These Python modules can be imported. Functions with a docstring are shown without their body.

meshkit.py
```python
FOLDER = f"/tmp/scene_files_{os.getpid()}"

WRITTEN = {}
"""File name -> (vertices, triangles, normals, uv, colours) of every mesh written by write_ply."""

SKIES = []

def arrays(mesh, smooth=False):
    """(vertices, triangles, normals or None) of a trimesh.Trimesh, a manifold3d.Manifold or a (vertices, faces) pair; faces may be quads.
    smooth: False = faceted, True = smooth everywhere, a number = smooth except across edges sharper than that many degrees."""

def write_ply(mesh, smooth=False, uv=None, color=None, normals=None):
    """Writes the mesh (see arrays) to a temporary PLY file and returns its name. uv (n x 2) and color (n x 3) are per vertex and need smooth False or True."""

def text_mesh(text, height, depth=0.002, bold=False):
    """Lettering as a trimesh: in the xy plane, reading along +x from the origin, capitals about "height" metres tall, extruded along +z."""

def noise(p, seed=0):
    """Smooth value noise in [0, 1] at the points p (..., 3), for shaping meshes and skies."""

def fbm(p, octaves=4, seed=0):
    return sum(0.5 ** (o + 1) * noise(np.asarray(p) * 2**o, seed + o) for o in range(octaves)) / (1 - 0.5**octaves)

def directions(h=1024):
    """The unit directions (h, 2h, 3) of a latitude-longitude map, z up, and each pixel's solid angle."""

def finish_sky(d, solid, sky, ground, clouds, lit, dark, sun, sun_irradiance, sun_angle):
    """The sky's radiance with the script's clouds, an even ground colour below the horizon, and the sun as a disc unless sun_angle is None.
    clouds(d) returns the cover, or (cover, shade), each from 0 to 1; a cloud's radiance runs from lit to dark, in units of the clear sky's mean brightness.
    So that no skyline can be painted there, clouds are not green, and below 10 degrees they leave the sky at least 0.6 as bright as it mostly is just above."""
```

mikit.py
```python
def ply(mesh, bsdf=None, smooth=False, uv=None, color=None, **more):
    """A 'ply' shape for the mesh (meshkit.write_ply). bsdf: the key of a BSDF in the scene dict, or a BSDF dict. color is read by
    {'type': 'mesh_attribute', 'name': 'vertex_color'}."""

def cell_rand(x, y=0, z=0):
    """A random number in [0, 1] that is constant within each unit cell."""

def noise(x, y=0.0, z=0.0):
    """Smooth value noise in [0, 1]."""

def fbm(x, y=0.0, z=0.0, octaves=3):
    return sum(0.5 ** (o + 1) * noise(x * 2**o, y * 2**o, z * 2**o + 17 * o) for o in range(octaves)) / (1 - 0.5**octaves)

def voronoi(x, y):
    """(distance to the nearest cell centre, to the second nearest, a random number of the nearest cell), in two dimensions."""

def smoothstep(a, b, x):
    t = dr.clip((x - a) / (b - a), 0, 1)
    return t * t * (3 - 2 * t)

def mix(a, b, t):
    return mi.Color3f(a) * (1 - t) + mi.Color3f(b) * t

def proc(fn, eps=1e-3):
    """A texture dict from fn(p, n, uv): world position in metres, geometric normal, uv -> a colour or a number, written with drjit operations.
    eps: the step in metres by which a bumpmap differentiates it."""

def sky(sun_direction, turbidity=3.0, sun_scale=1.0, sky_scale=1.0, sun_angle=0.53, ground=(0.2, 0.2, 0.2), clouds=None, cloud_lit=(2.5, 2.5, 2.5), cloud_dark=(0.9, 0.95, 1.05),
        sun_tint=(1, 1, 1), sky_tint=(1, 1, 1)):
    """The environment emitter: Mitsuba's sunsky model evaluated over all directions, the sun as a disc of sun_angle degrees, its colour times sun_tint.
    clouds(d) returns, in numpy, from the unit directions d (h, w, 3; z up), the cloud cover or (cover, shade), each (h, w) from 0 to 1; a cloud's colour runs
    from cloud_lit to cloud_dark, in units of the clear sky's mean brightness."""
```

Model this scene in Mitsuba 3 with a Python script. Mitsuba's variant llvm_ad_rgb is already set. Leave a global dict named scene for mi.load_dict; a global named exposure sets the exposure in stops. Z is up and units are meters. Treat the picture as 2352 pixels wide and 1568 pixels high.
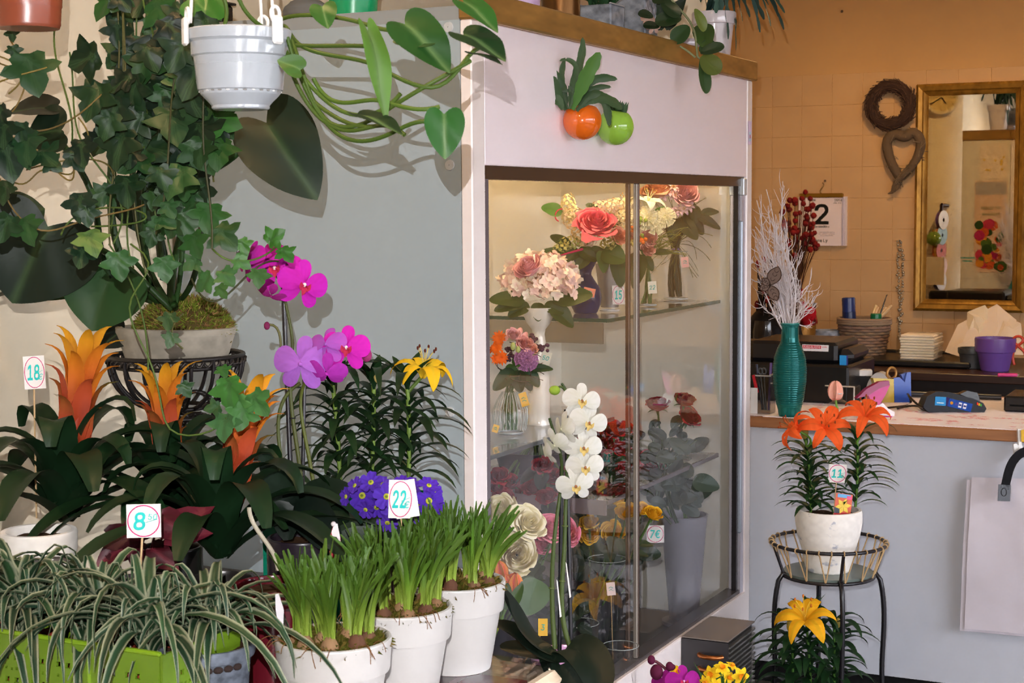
import math
import numpy as np, trimesh, drjit as dr, mitsuba as mi, mikit, meshkit
from mikit import noise, fbm, smoothstep, mix

# ---------------------------------------------------------------- camera, sky, lamps, exposure
T = mi.ScalarTransform4f
scene, labels = {}, {}
exposure = 0.22
EYE = np.array([0.0, 0.0, 1.65]); FOC, YAW, PITCH, ROLL = 3668.49, 0.456403, 0.0840507, -0.00626184
FWD = np.array([-math.sin(YAW) * math.cos(PITCH), math.cos(YAW) * math.cos(PITCH), -math.sin(PITCH)])
_r = np.array([math.cos(YAW), math.sin(YAW), 0.0]); _u = np.cross(_r, FWD)
RGT = math.cos(ROLL) * _r + math.sin(ROLL) * _u
UPV = -math.sin(ROLL) * _r + math.cos(ROLL) * _u
scene['camera'] = {'type': 'thinlens', 'aperture_radius': 0.0017, 'focus_distance': 3.6, 'fov': math.degrees(2 * math.atan(1176 / FOC)), 'fov_axis': 'x', 'near_clip': 0.05,
                   'to_world': T().look_at(EYE.tolist(), (EYE + FWD).tolist(), UPV.tolist())}

def C(h):
    """'#rrggbb' or 0..255 triple -> linear rgb"""
    if isinstance(h, str):
        h = [int(h[i:i + 2], 16) for i in (1, 3, 5)]
    c = np.asarray(h, float) / 255
    return np.where(c <= 0.04045, c / 12.92, ((c + 0.055) / 1.055) ** 2.4)
def rgb(h): return {'type': 'rgb', 'value': [float(x) for x in C(h)]}

scene['sky'] = mikit.sky([0.3, 0.5, 0.75], turbidity=6.0, sun_scale=0.0, sky_scale=45.0, sky_tint=(1.0, 0.975, 1.04), ground=(0.18, 0.17, 0.16),
                         clouds=lambda d: np.full(d.shape[:2], 0.8), cloud_lit=(1.3, 1.3, 1.35), cloud_dark=(0.9, 0.95, 1.0))
# the photographer's own camera flash, mounted just above and to the left of the lens
scene['flash'] = {'type': 'spot', 'to_world': T().look_at((EYE + UPV * 0.13 - RGT * 0.035).tolist(), (EYE + FWD * 5).tolist(), [0, 0, 1]),
                  'cutoff_angle': 38.0, 'beam_width': 30.0, 'intensity': {'type': 'rgb', 'value': [18.5, 18.3, 18.6]}}

# ---------------------------------------------------------------- materials
def K(h): return [float(x) for x in C(h)]
# every thing's own colours lie in one palette (a short ramp each); a mesh's uv says which ramp and where on it
KN = 6
PAL, _ramps = [], {}
def palette(p, n, uv):
    k = dr.floor(uv.y + 0.5); t = dr.clip(uv.x, 0, 1) * (KN - 1); i = dr.minimum(dr.floor(t), KN - 2); f = t - i
    j = mi.UInt32(k * KN + i)
    return mi.Color3f(*[dr.lerp(dr.gather(mi.Float, PALETTE[c], j), dr.gather(mi.Float, PALETTE[c], j + 1), f) for c in range(3)])
def ramp(c):
    """palette coordinates for a colour (3) or for a colour per vertex (n x 3)"""
    if c.ndim == 1: knots, t = np.tile(c, (KN, 1)), None
    else:
        m = c.mean(0); w = np.linalg.svd(c - m, full_matrices=False)[2][0]; t = (c - m) @ w; lo, hi = t.min(), t.max(); t = (t - lo) / max(hi - lo, 1e-9)
        if hi - lo < 1e-4: knots, t = np.tile(m, (KN, 1)), None
        else:
            g = np.linspace(0, 1, KN); wt = np.maximum(0, 1 - np.abs(t[:, None] - g) * (KN - 1)) + 1e-9 * (1 - np.abs(t[:, None] - g))
            knots = (wt.T @ c) / wt.sum(0)[:, None]
    key = tuple(np.round(knots, 3).ravel())
    if key not in _ramps: _ramps[key] = len(PAL); PAL.append(knots)
    return t, _ramps[key]
def pr(col=None, rough=0.5, **k):
    d = {'type': 'principled', 'roughness': rough, 'base_color': col if isinstance(col, dict) else (rgb(col) if col is not None else mikit.proc(palette))}
    d.update(k)
    return {'type': 'twosided', 'b': d}
def bump(inner, fn, scale, eps=1e-3):
    return {'type': 'twosided', 'b': {'type': 'bumpmap', 'arbitrary': mikit.proc(fn, eps), 'scale': scale, 'bsdf': inner['b']}}
scene['leaf'] = pr(None, 0.48, specular=0.24)
scene['petal'] = pr(None, 0.8, specular=0.2, sheen=0.15)
scene['matte'] = pr(None, 0.85, specular=0.2)
scene['plastic'] = pr(None, 0.3, specular=0.5)
scene['gloss'] = pr(None, 0.09, specular=0.5, clearcoat=0.6, clearcoat_gloss=0.95)
scene['metal'] = pr(None, 0.32, metallic=0.9)
scene['satin'] = pr(None, 0.45, metallic=0.6)
scene['glass'] = {'type': 'thindielectric', 'int_ior': 1.36}
scene['clearglass'] = {'type': 'thindielectric', 'int_ior': 1.35}
def tint(c): return {'type': 'thindielectric', 'int_ior': 1.3, 'specular_transmittance': rgb(c)}
scene['tealglass'] = tint('#6fbdb8'); scene['blueglass'] = tint('#4c66a0'); scene['greyglass'] = tint('#d8d8d8'); scene['film'] = {'type': 'thindielectric', 'int_ior': 1.4}
scene['mirror'] = {'type': 'conductor', 'specular_reflectance': rgb('#e6e2d8')}
def f_plaster(p, n, uv):
    a = fbm(p.x * 3, p.y * 3, p.z * 3, 3)
    return mix(K('#cfc0a6'), K('#dacdb6'), a)
def f_plaster_h(p, n, uv): return fbm(p.x * 70, p.y * 70, p.z * 70, 2)
scene['plaster'] = bump(pr(mikit.proc(f_plaster), 0.7, specular=0.3), f_plaster_h, 0.0022, 2e-3)
def f_ochre(p, n, uv):
    a = fbm(p.x * 1.4, p.y * 2, p.z * 1.4, 4)
    return mix(K('#b58a58'), K('#c39a66'), a)
scene['ochre'] = pr(mikit.proc(f_ochre), 0.65, specular=0.3)
scene['ochretile'] = pr(mikit.proc(lambda p, n, uv: mix(K('#b78f62'), K('#c19a6c'), fbm(p.x * 9, p.y * 9, p.z * 9, 2))), 0.5, specular=0.35)
def woodfn(a, b, sx, sy, sz):
    def f(p, n, uv):
        w = fbm(p.x * sx, p.y * sy, p.z * sz, 4)
        w2 = noise(p.x * sx * 4, p.y * sy * 4, p.z * sz * 4)
        return mix(K(a), K(b), dr.clip(w * 1.3 - 0.15 + 0.2 * (w2 - 0.5), 0, 1))
    return mikit.proc(f)
scene['oakedge'] = pr(woodfn('#7a4c2c', '#a06a40', 4, 40, 60), 0.45)
scene['darkwood'] = pr(woodfn('#25150f', '#3c2318', 3, 30, 60), 0.35)
scene['brass'] = pr(woodfn('#7d5c30', '#b08545', 9, 9, 25), 0.35, metallic=0.55)
scene['palewood'] = pr(woodfn('#cbb59a', '#e2d0b6', 8, 40, 40), 0.5)
def f_conc(p, n, uv):
    a = fbm(p.x * 30, p.y * 30, p.z * 30, 4)
    return mix(K('#6f6a5e'), K('#a09788'), dr.clip(a * 1.5 - 0.25, 0, 1))
scene['clay'] = pr(mikit.proc(f_conc), 0.85, specular=0.2)
def f_white_stone(p, n, uv):
    a = fbm(p.x * 26, p.y * 26, p.z * 34, 4); b = smoothstep(0.63, 0.72, a)
    return mix(mix(K('#d9d3ca'), K('#efe9e0'), fbm(p.x * 60, p.y * 60, p.z * 60, 2)), K('#8f93a0'), b * 0.75)
scene['whitestone'] = pr(mikit.proc(f_white_stone), 0.75, specular=0.25)
def f_zinc(p, n, uv):
    a = fbm(p.x * 55, p.y * 55, p.z * 55, 4)
    return mix(K('#5d636d'), K('#a3a9b4'), dr.clip(a * 1.6 - 0.3, 0, 1))
scene['darkzinc'] = pr(mikit.proc(lambda p, n, uv: mix(K('#333941'), K('#6a717d'), dr.clip(fbm(p.x * 75, p.y * 75, p.z * 75, 4) * 1.7 - .35, 0, 1))), 0.65, metallic=0.15)
scene['zinc'] = pr(mikit.proc(f_zinc), 0.6, metallic=0.25)
scene['moss'] = pr(None, 0.95, specular=0.05)
def f_paper(p, n, uv):
    a = smoothstep(0.60, 0.70, fbm(p.x * 14, p.y * 26, 0, 3)); s = smoothstep(0.45, 0.6, noise(p.x * 90, p.y * 160, 0))
    return mix(K('#e9dedd'), K('#cf6b74'), a * s * 0.7)
scene['wrappaper'] = pr(mikit.proc(f_paper), 0.8, specular=0.15)
scene['liner'] = bump(pr('#cfc9ba', 0.22, specular=0.6, metallic=0.1), lambda p, n, uv: fbm(p.x * 110, p.y * 110, p.z * 110, 2), 0.0007)
scene['floorstone'] = pr(woodfn('#4a443e', '#5f574f', 6, 6, 6), 0.4)

# ---------------------------------------------------------------- geometry helpers: every mesh is (vertices, faces)
def at(x, y, X=None, Y=None, Z=None, d=None):
    """the point of the place seen at pixel (x, y) of the 2352 x 1568 photograph, on a plane or at a depth"""
    v = FWD + RGT * (x - 1176) / FOC + UPV * (784 - y) / FOC
    k = (X - EYE[0]) / v[0] if X is not None else (Y - EYE[1]) / v[1] if Y is not None else (Z - EYE[2]) / v[2] if Z is not None else d
    return EYE + v * k
def depth(p): return float((np.asarray(p) - EYE) @ FWD)
def pxm(d): return d / FOC                      # metres per pixel at depth d
def unit(v): v = np.asarray(v, float); return v / (np.linalg.norm(v) + 1e-12)
def join(*ms):
    ms = [m for m in ms if m is not None]
    V, F, o = [], [], 0
    for m in ms:
        V.append(m[0]); F.append(m[1] + o); o += len(m[0])
    return np.vstack(V), np.vstack(F)
def quads(nu, nv, wrap=False):
    i, j = np.meshgrid(np.arange(nu - 1), np.arange(nv if wrap else nv - 1), indexing='ij')
    a = i * nv + j; b = i * nv + (j + 1) % nv; c = a + nv; d = b + nv
    return np.vstack([np.stack([a, c, d], -1).reshape(-1, 3), np.stack([a, d, b], -1).reshape(-1, 3)])
def box(x0, x1, y0, y1, z0, z1, b=0.0):
    b = min(b, 0.49 * min(x1 - x0, y1 - y0, z1 - z0))
    if b <= 0:
        m = trimesh.creation.box(bounds=[[x0, y0, z0], [x1, y1, z1]]); return np.array(m.vertices), np.array(m.faces)
    P = []
    for sx in (0, 1):
        for sy in (0, 1):
            for sz in (0, 1):
                c = np.array([[x0, x1][sx], [y0, y1][sy], [z0, z1][sz]]); s = np.array([1 - 2 * sx, 1 - 2 * sy, 1 - 2 * sz]) * b
                for k in range(3):
                    q = s.copy(); q[k] = 0; P.append(c + q)
    h = trimesh.Trimesh(np.array(P)).convex_hull
    return np.array(h.vertices), np.array(h.faces)
def basis(z, x=None):
    z = unit(z)
    if x is None: x = [1, 0, 0] if abs(z[0]) < 0.9 else [0, 1, 0]
    x = np.asarray(x, float) - z * np.dot(x, z)
    x = unit(x); return np.stack([x, np.cross(z, x), z])
def place(m, pos=(0, 0, 0), z=(0, 0, 1), x=None, s=1.0):
    return (m[0] * s) @ basis(z, x) + np.asarray(pos), m[1]
def obox(c, sx, sy, sz, ang=0.0, b=0.002):
    """box of a size centred over c (c = middle of its base), turned by ang about z"""
    m = box(-sx / 2, sx / 2, -sy / 2, sy / 2, 0, sz, b); k, s = math.cos(ang), math.sin(ang)
    return m[0] @ np.array([[k, s, 0], [-s, k, 0], [0, 0, 1]]) + np.asarray(c), m[1]
def lathe(prof, n=32, pos=(0, 0, 0), sx=1.0, sy=1.0, wob=None):
    prof = np.asarray(prof, float); a = np.arange(n) * 2 * np.pi / n
    r, z = prof[:, :1], prof[:, 1:]
    V = np.stack([r * np.cos(a) * sx, r * np.sin(a) * sy, z + 0 * a], -1)
    if wob is not None: V[..., :2] *= wob(a, prof[:, 1])[..., None]
    return V.reshape(-1, 3) + np.asarray(pos), quads(len(prof), n, True)
def spline(P, n):
    """n points on a smooth curve through P"""
    P = np.asarray(P, float)
    if len(P) == 2: return P[0] + (P[1] - P[0]) * np.linspace(0, 1, n)[:, None]
    from scipy.interpolate import PchipInterpolator, CubicSpline
    d = np.r_[0, np.cumsum(np.linalg.norm(np.diff(P, axis=0), axis=1) + 1e-9)]
    return CubicSpline(d / d[-1], P)(np.linspace(0, 1, n))
def tube(P, r, n=6, closed=False):
    P = np.asarray(P, float); r = np.broadcast_to(np.asarray(r, float), (len(P),))
    t = np.gradient(P, axis=0) if not closed else np.roll(P, -1, 0) - np.roll(P, 1, 0)
    t /= np.linalg.norm(t, axis=1, keepdims=True) + 1e-12
    x = basis(t[0])[0]; V = []
    a = np.arange(n) * 2 * np.pi / n
    for k in range(len(P)):
        x = unit(x - t[k] * np.dot(x, t[k])); y = np.cross(t[k], x)
        V.append(P[k] + r[k] * (np.cos(a)[:, None] * x + np.sin(a)[:, None] * y))
    V = np.vstack(V); F = quads(len(P), n, True)
    if closed:
        k = (len(P) - 1) * n; j = np.arange(n); jj = (j + 1) % n
        F = np.vstack([F, np.stack([k + j, j, jj], 1), np.stack([k + j, jj, k + jj], 1)])
    else:
        o = len(V); V = np.vstack([V, P[:1], P[-1:]]); j = np.arange(n); jj = (j + 1) % n; k = (len(P) - 1) * n
        F = np.vstack([F, np.stack([j * 0 + o, jj, j], 1), np.stack([j * 0 + o + 1, k + j, k + jj], 1)])
    return V, F
def ring(c, R, r, z=(0, 0, 1), n=40, m=8, sx=1, sy=1, twist=None):
    a = np.arange(n) * 2 * np.pi / n
    return tube(place((np.stack([np.cos(a) * R * sx, np.sin(a) * R * sy, 0 * a], 1), None), c, z)[0], r, m, True)
def ball(c, r, sub=2, s=(1, 1, 1)):
    m = trimesh.creation.icosphere(subdivisions=sub, radius=1.0)
    return np.array(m.vertices) * r * np.asarray(s) + np.asarray(c), np.array(m.faces)
def blade(P, W, side=None, up=(0, 0, 1), fold=0.25, n=10, m=5, roll=0.0, tipfn=None, wave=0.0, seed=0):
    """a leaf along the curve P with half width W * profile; returns (V, F), and u (-1..1 across), t (0..1 along) per vertex"""
    S = spline(P, n); t = np.linspace(0, 1, n)
    tan = np.gradient(S, axis=0); tan /= np.linalg.norm(tan, axis=1, keepdims=True) + 1e-12
    up = np.asarray(up, float); sd = np.cross(tan, up) if side is None else np.broadcast_to(np.asarray(side, float), S.shape)
    sd = sd - tan * (sd * tan).sum(1, keepdims=True); sd = sd / (np.linalg.norm(sd, axis=1, keepdims=True) + 1e-9)
    nor = np.cross(sd, tan)
    if roll: 
        c, s = np.cos(roll * t)[:, None], np.sin(roll * t)[:, None]; sd, nor = sd * c + nor * s, nor * c - sd * s
    w = W * (tipfn(t) if tipfn else np.sin(np.pi * np.clip(t, 0, 1) ** 0.8) ** 0.75 * 0.97 + 0.03)
    u = np.linspace(-1, 1, m)
    ww = w[:, None] * u[None]
    V = S[:, None] + sd[:, None] * ww[..., None] + nor[:, None] * (fold * np.abs(ww) + wave * w[:, None] * np.sin(t * 14 + seed)[:, None] * u[None] ** 2)[..., None]
    U, TT = np.meshgrid(u, t)
    return (V.reshape(-1, 3), quads(n, m)), U.ravel(), TT.ravel()
def fan(R, pos, z, x, rings=4, shape=None):
    """a flat-ish leaf or petal: outline R (n x 2: across, along) from the origin, shape(x, y, k) -> height; returns mesh and (k, angle) per vertex"""
    R = np.asarray(R, float); n = len(R); k = np.linspace(0, 1, rings + 1)[1:]
    xy = R[None] * k[:, None, None]; kk = np.repeat(k, n)
    xy = np.vstack([[[0, 0]], xy.reshape(-1, 2)]); kk = np.r_[0, kk]
    h = shape(xy[:, 0], xy[:, 1], kk) if shape else 0 * kk
    V = np.column_stack([xy, h]); j = np.arange(n); jj = (j + 1) % n
    F = [np.stack([j * 0, 1 + j, 1 + jj], 1)]
    for q in range(rings - 1):
        a = 1 + q * n; F += [np.stack([a + j, a + n + j, a + n + jj], 1), np.stack([a + j, a + n + jj, a + jj], 1)]
    # local frame: y = along, x = across, z = normal
    return place((V, np.vstack(F)), pos, z, x), kk, xy

# ---------------------------------------------------------------- scene entries
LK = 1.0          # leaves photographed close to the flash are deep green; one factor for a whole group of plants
_seen = {}
def num(base):
    k = _seen.get(base, 0); _seen[base] = k + 1
    return base if k == 0 else f'{base}_{k:03d}'
def thing(name, label, cat, group=None, kind=None):
    k = num(name); labels[k] = {'label': label, 'category': cat}
    if group: labels[k]['group'] = group
    if kind: labels[k]['kind'] = kind
    return k
def put(key, mesh, mat, col=None, smooth=35, label=None):
    """one entry; col: a colour for the whole mesh, or one linear rgb per vertex"""
    V, F = mesh
    if scene.get(mat, {}).get('type') != 'thindielectric' and mat in VC:
        c = C('#888888') if col is None else col
        c = C(c) if isinstance(c, (str, tuple)) else np.asarray(c, float)
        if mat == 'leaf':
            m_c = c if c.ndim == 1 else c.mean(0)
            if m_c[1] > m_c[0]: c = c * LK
        if smooth not in (False, True):
            if c.ndim == 1:
                tm = trimesh.graph.smooth_shade(trimesh.Trimesh(V, F, process=False), angle=math.radians(smooth), facet_minarea=None)
                V, F = np.array(tm.vertices), np.array(tm.faces)
            smooth = True
        t, k = ramp(np.clip(c, 0, 1)); uv = np.column_stack([np.full(len(V), .5) if t is None else t, np.full(len(V), float(k))])
        scene[key] = mikit.ply((V, F), mat, smooth=smooth, uv=uv)
    else:
        scene[key] = mikit.ply((V, F), mat, smooth=smooth)
    if label: labels[key] = {'label': label}
    return key
VC = {'leaf', 'petal', 'matte', 'plastic', 'gloss', 'metal', 'satin', 'moss'}
def part(parent, name, mesh, mat, col=None, smooth=35, label=None):
    return put(num(parent + '__' + name), mesh, mat, col, smooth, label)
def struct(name, mesh, mat, col=None, smooth=False, label=None):
    k = num(name); put(k, mesh, mat, col, smooth); labels[k] = {'kind': 'structure'}
    if label: labels[k]['label'] = label
    return k
def lerp(a, b, t): t = np.asarray(t)[..., None]; return np.asarray(a) * (1 - t) + np.asarray(b) * t
def jit(c, rng, a=0.12):
    """a colour varied a little"""
    c = C(c) if isinstance(c, (str, tuple)) else np.asarray(c)
    return np.clip(c * (1 + rng.uniform(-a, a)) * (1 + rng.uniform(-a / 3, a / 3, 3)), 0, 1)
# ---------------------------------------------------------------- the room
XL, YB, XF, Y0, Y1, ZT = -2.41, 7.75, -1.60, 3.07, 5.04, 2.09   # left wall, back wall, cooler front, near end, far end, cooler top
struct('floor', box(-3.3, 3.1, -2.6, YB + .1, -0.1, 0), 'floorstone')
struct('ceiling', box(-3.3, 3.1, -2.6, YB + .1, 2.95, 3.05), 'matte', '#d9cbb4')
struct('wall_left', join(box(XL - .1, XL, -2.6, 5.15, 0, 2.95), box(-3.3, XL - .1, 5.05, 5.15, 0, 2.95), box(-3.3, -3.2, 5.15, YB, 0, 2.95)), 'plaster')
struct('wall_right', join(box(3.0, 3.1, -2.6, YB, 0, .6), box(3.0, 3.1, -2.6, YB, 2.6, 2.95), box(3.0, 3.1, -2.6, -1.5, .6, 2.6), box(3.0, 3.1, 4.6, YB, .6, 2.6)), 'matte', '#cdbb9d')
w1 = struct('window_1', join(*[box(3.01, 3.09, a, a + .06, .6, 2.6) for a in (-1.5, .5, 2.5, 4.54)]), 'plastic', '#e8e8e6')
put(w1 + '__pane', (np.array([[3.05, -1.44, .6], [3.05, 4.54, .6], [3.05, 4.54, 2.6], [3.05, -1.44, 2.6]]), np.array([[0, 1, 2], [0, 2, 3]])), 'glass', smooth=False)
wb = struct('wall_back', box(-3.3, 3.0, YB, YB + .1, 0, 2.95), 'ochre')
# square wall tiles below the plaster, each with its own edges
tz = at(2030, 165, Y=YB)[2]; tp = (at(1800, 246, Y=YB)[2] - at(1800, 596, Y=YB)[2]) / 5
tx0 = at(1911, 300, Y=YB)[0]
rng = np.random.default_rng(3)
for j in range(12):
    for i in range(-8, 8):
        xa, za = tx0 + i * tp, tz - (j + 1) * tp
        part(wb, 'tile', box(xa + .0009, xa + tp - .0009, YB - .0025, YB + .002, za + .0009, za + tp - .0009, 0.0008), 'ochretile', smooth=False)
struct('wall_front', box(XL, 3.0, -2.6, -2.5, 0, 2.95), 'matte', '#cdbb9d')
# round column beside the far end of the cooler (seen only in the mirror)
struct('pillar', lathe([(.001, 0), (.15, 0), (.15, 2.95), (.001, 2.95)], 40, (-2.02, 5.36, 0)), 'matte', '#e6dac0', 35)
# ceiling lamps of the shop, warm bulbs in white shades
def ceiling_lamp(x, y, z, power, col, label):
    k = thing('ceiling_lamp', label, 'lamp')
    part(k, 'shade', lathe([(.02, .14), (.03, .13), (.13, .0), (.136, 0), (.04, .14), (.02, .15)], 32, (x, y, z)), 'plastic', '#e9e4da')
    scene[part(k, 'bulb', ball((x, y, z + .03), .045, 2), 'matte', '#ffffff')]['emitter'] = {'type': 'area', 'radiance': {'type': 'rgb', 'value': [float(c * power) for c in col]}}
    part(k, 'cord', tube([(x, y, z + .14), (x, y, 2.95)], .006), 'plastic', '#333333')
WARM = (1.0, 0.62, 0.26)
ceiling_lamp(-1.35, 6.55, 2.72, 560, WARM, 'white lamp shade hanging over the shop counter')
ceiling_lamp(0.9, 6.3, 2.62, 70, WARM, 'white lamp shade hanging over the right end of the counter')
ceiling_lamp(-1.35, 1.7, 2.72, 330, (1, .64, .32), 'white lamp shade hanging over the plant display')
# ---------------------------------------------------------------- builders shared by several objects
CR, CU = RGT, UPV              # directions towards the right and the top of a sign that faces the shop's customers
def frm(o, right, up):
    r = unit(right); u = np.asarray(up, float); u = unit(u - r * np.dot(u, r)); return np.asarray(o, float), r, u, np.cross(r, u)
def local(m, fr):
    o, r, u, n = fr
    return m[0] @ np.stack([r, u, n]) + o, m[1]
def text(t, h, fr, x=0.0, y=0.0, dep=0.0006, bold=False, shear=0.0, sx=1.0, lift=0.0012):
    """lettering centred on (x, y) of the frame fr"""
    m = meshkit.text_mesh(t, h, dep, bold); V = np.array(m.vertices)
    V[:, 0] += V[:, 1] * shear; V[:, 0] = (V[:, 0] - (V[:, 0].min() + V[:, 0].max()) / 2) * sx + x; V[:, 1] += y - h / 2; V[:, 2] += lift
    return local((V, np.array(m.faces)), fr)
def plate(fr, w, h, th=0.0008, x=0.0, y=0.0, b=0.0, lift=0.0):
    return local(box(x - w / 2, x + w / 2, y - h / 2, y + h / 2, lift - th, lift, b), fr)
def hoop(fr, rx, ry, r, x=0.0, y=0.0, lift=0.0005):
    a = np.arange(48) * 2 * np.pi / 48
    P = np.stack([x + rx * np.cos(a), y + ry * np.sin(a), lift + 0 * a], 1)
    return local(tube(P, r, 5, True), fr)
PINK, TEAL = '#c2186b', '#2fb3ab'
def price_sign(px, py, d, wpx, hpx, txt, label, stick=None, tilt=0.0, turn=0.0, group=None, extra=None, oval=1.0, mark=None, parent=None, card='#d6d2cc', second=None):
    k = pxm(d); w, h = wpx * k, hpx * k
    r = CR * math.cos(turn) + FWD * math.sin(turn); r = unit(r * math.cos(tilt) + CU * math.sin(tilt))
    fr = frm(at(px, py, d=d), r, CU * math.cos(tilt) - CR * math.sin(tilt) + 0 * CU)
    s = thing('price_sign', label, 'price sign', group)
    if second:
        part(s, 'card', plate(frm(fr[0] + FWD * .004 + r * w * second, r * .985 + CU * .17, fr[2]), w * .98, h * .98), 'matte', '#e9e4dd', False)
    part(s, 'card', plate(fr, w, h), 'matte', card, False)
    part(s, 'ring', hoop(fr, w * .46, h * .46, w * .016), 'matte', PINK, True, 'pink ring')
    tm = text(txt, 1.0, frm((0, 0, 0), (1, 0, 0), (0, 1, 0)), shear=.12)[0]; wd = np.ptp(tm[:, 0])
    th = h * (.5 if len(txt) < 2 else .44); fit = min(.95, w * (.34 if len(txt) < 2 else .56) / (wd * th))
    part(s, 'digits', text(txt, th, fr, -w * (.05 if mark and len(txt) > 1 else .12 if mark else 0), 0, shear=.12, sx=fit, bold=True), 'matte', TEAL, False, 'teal handwritten price')
    if mark:
        part(s, 'digits', text(mark, h * .17, fr, w * .27, h * .12 if mark == '50' else -h * .14, shear=.15), 'matte', TEAL, False)
        part(s, 'underline', local(tube([(w * .02, -h * .06, .001), (w * .4, h * .05, .001)], w * .008, 5), fr), 'matte', TEAL, False)
    if stick:
        b = at(stick[0], stick[1], d=d + stick[2] if len(stick) > 2 else d)
        part(s, 'stick', tube([fr[0] + fr[2] * h * .35 - fr[3] * .003, b - fr[3] * .002], .0016, 6), 'matte', '#b89a72', True)
    return s

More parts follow.
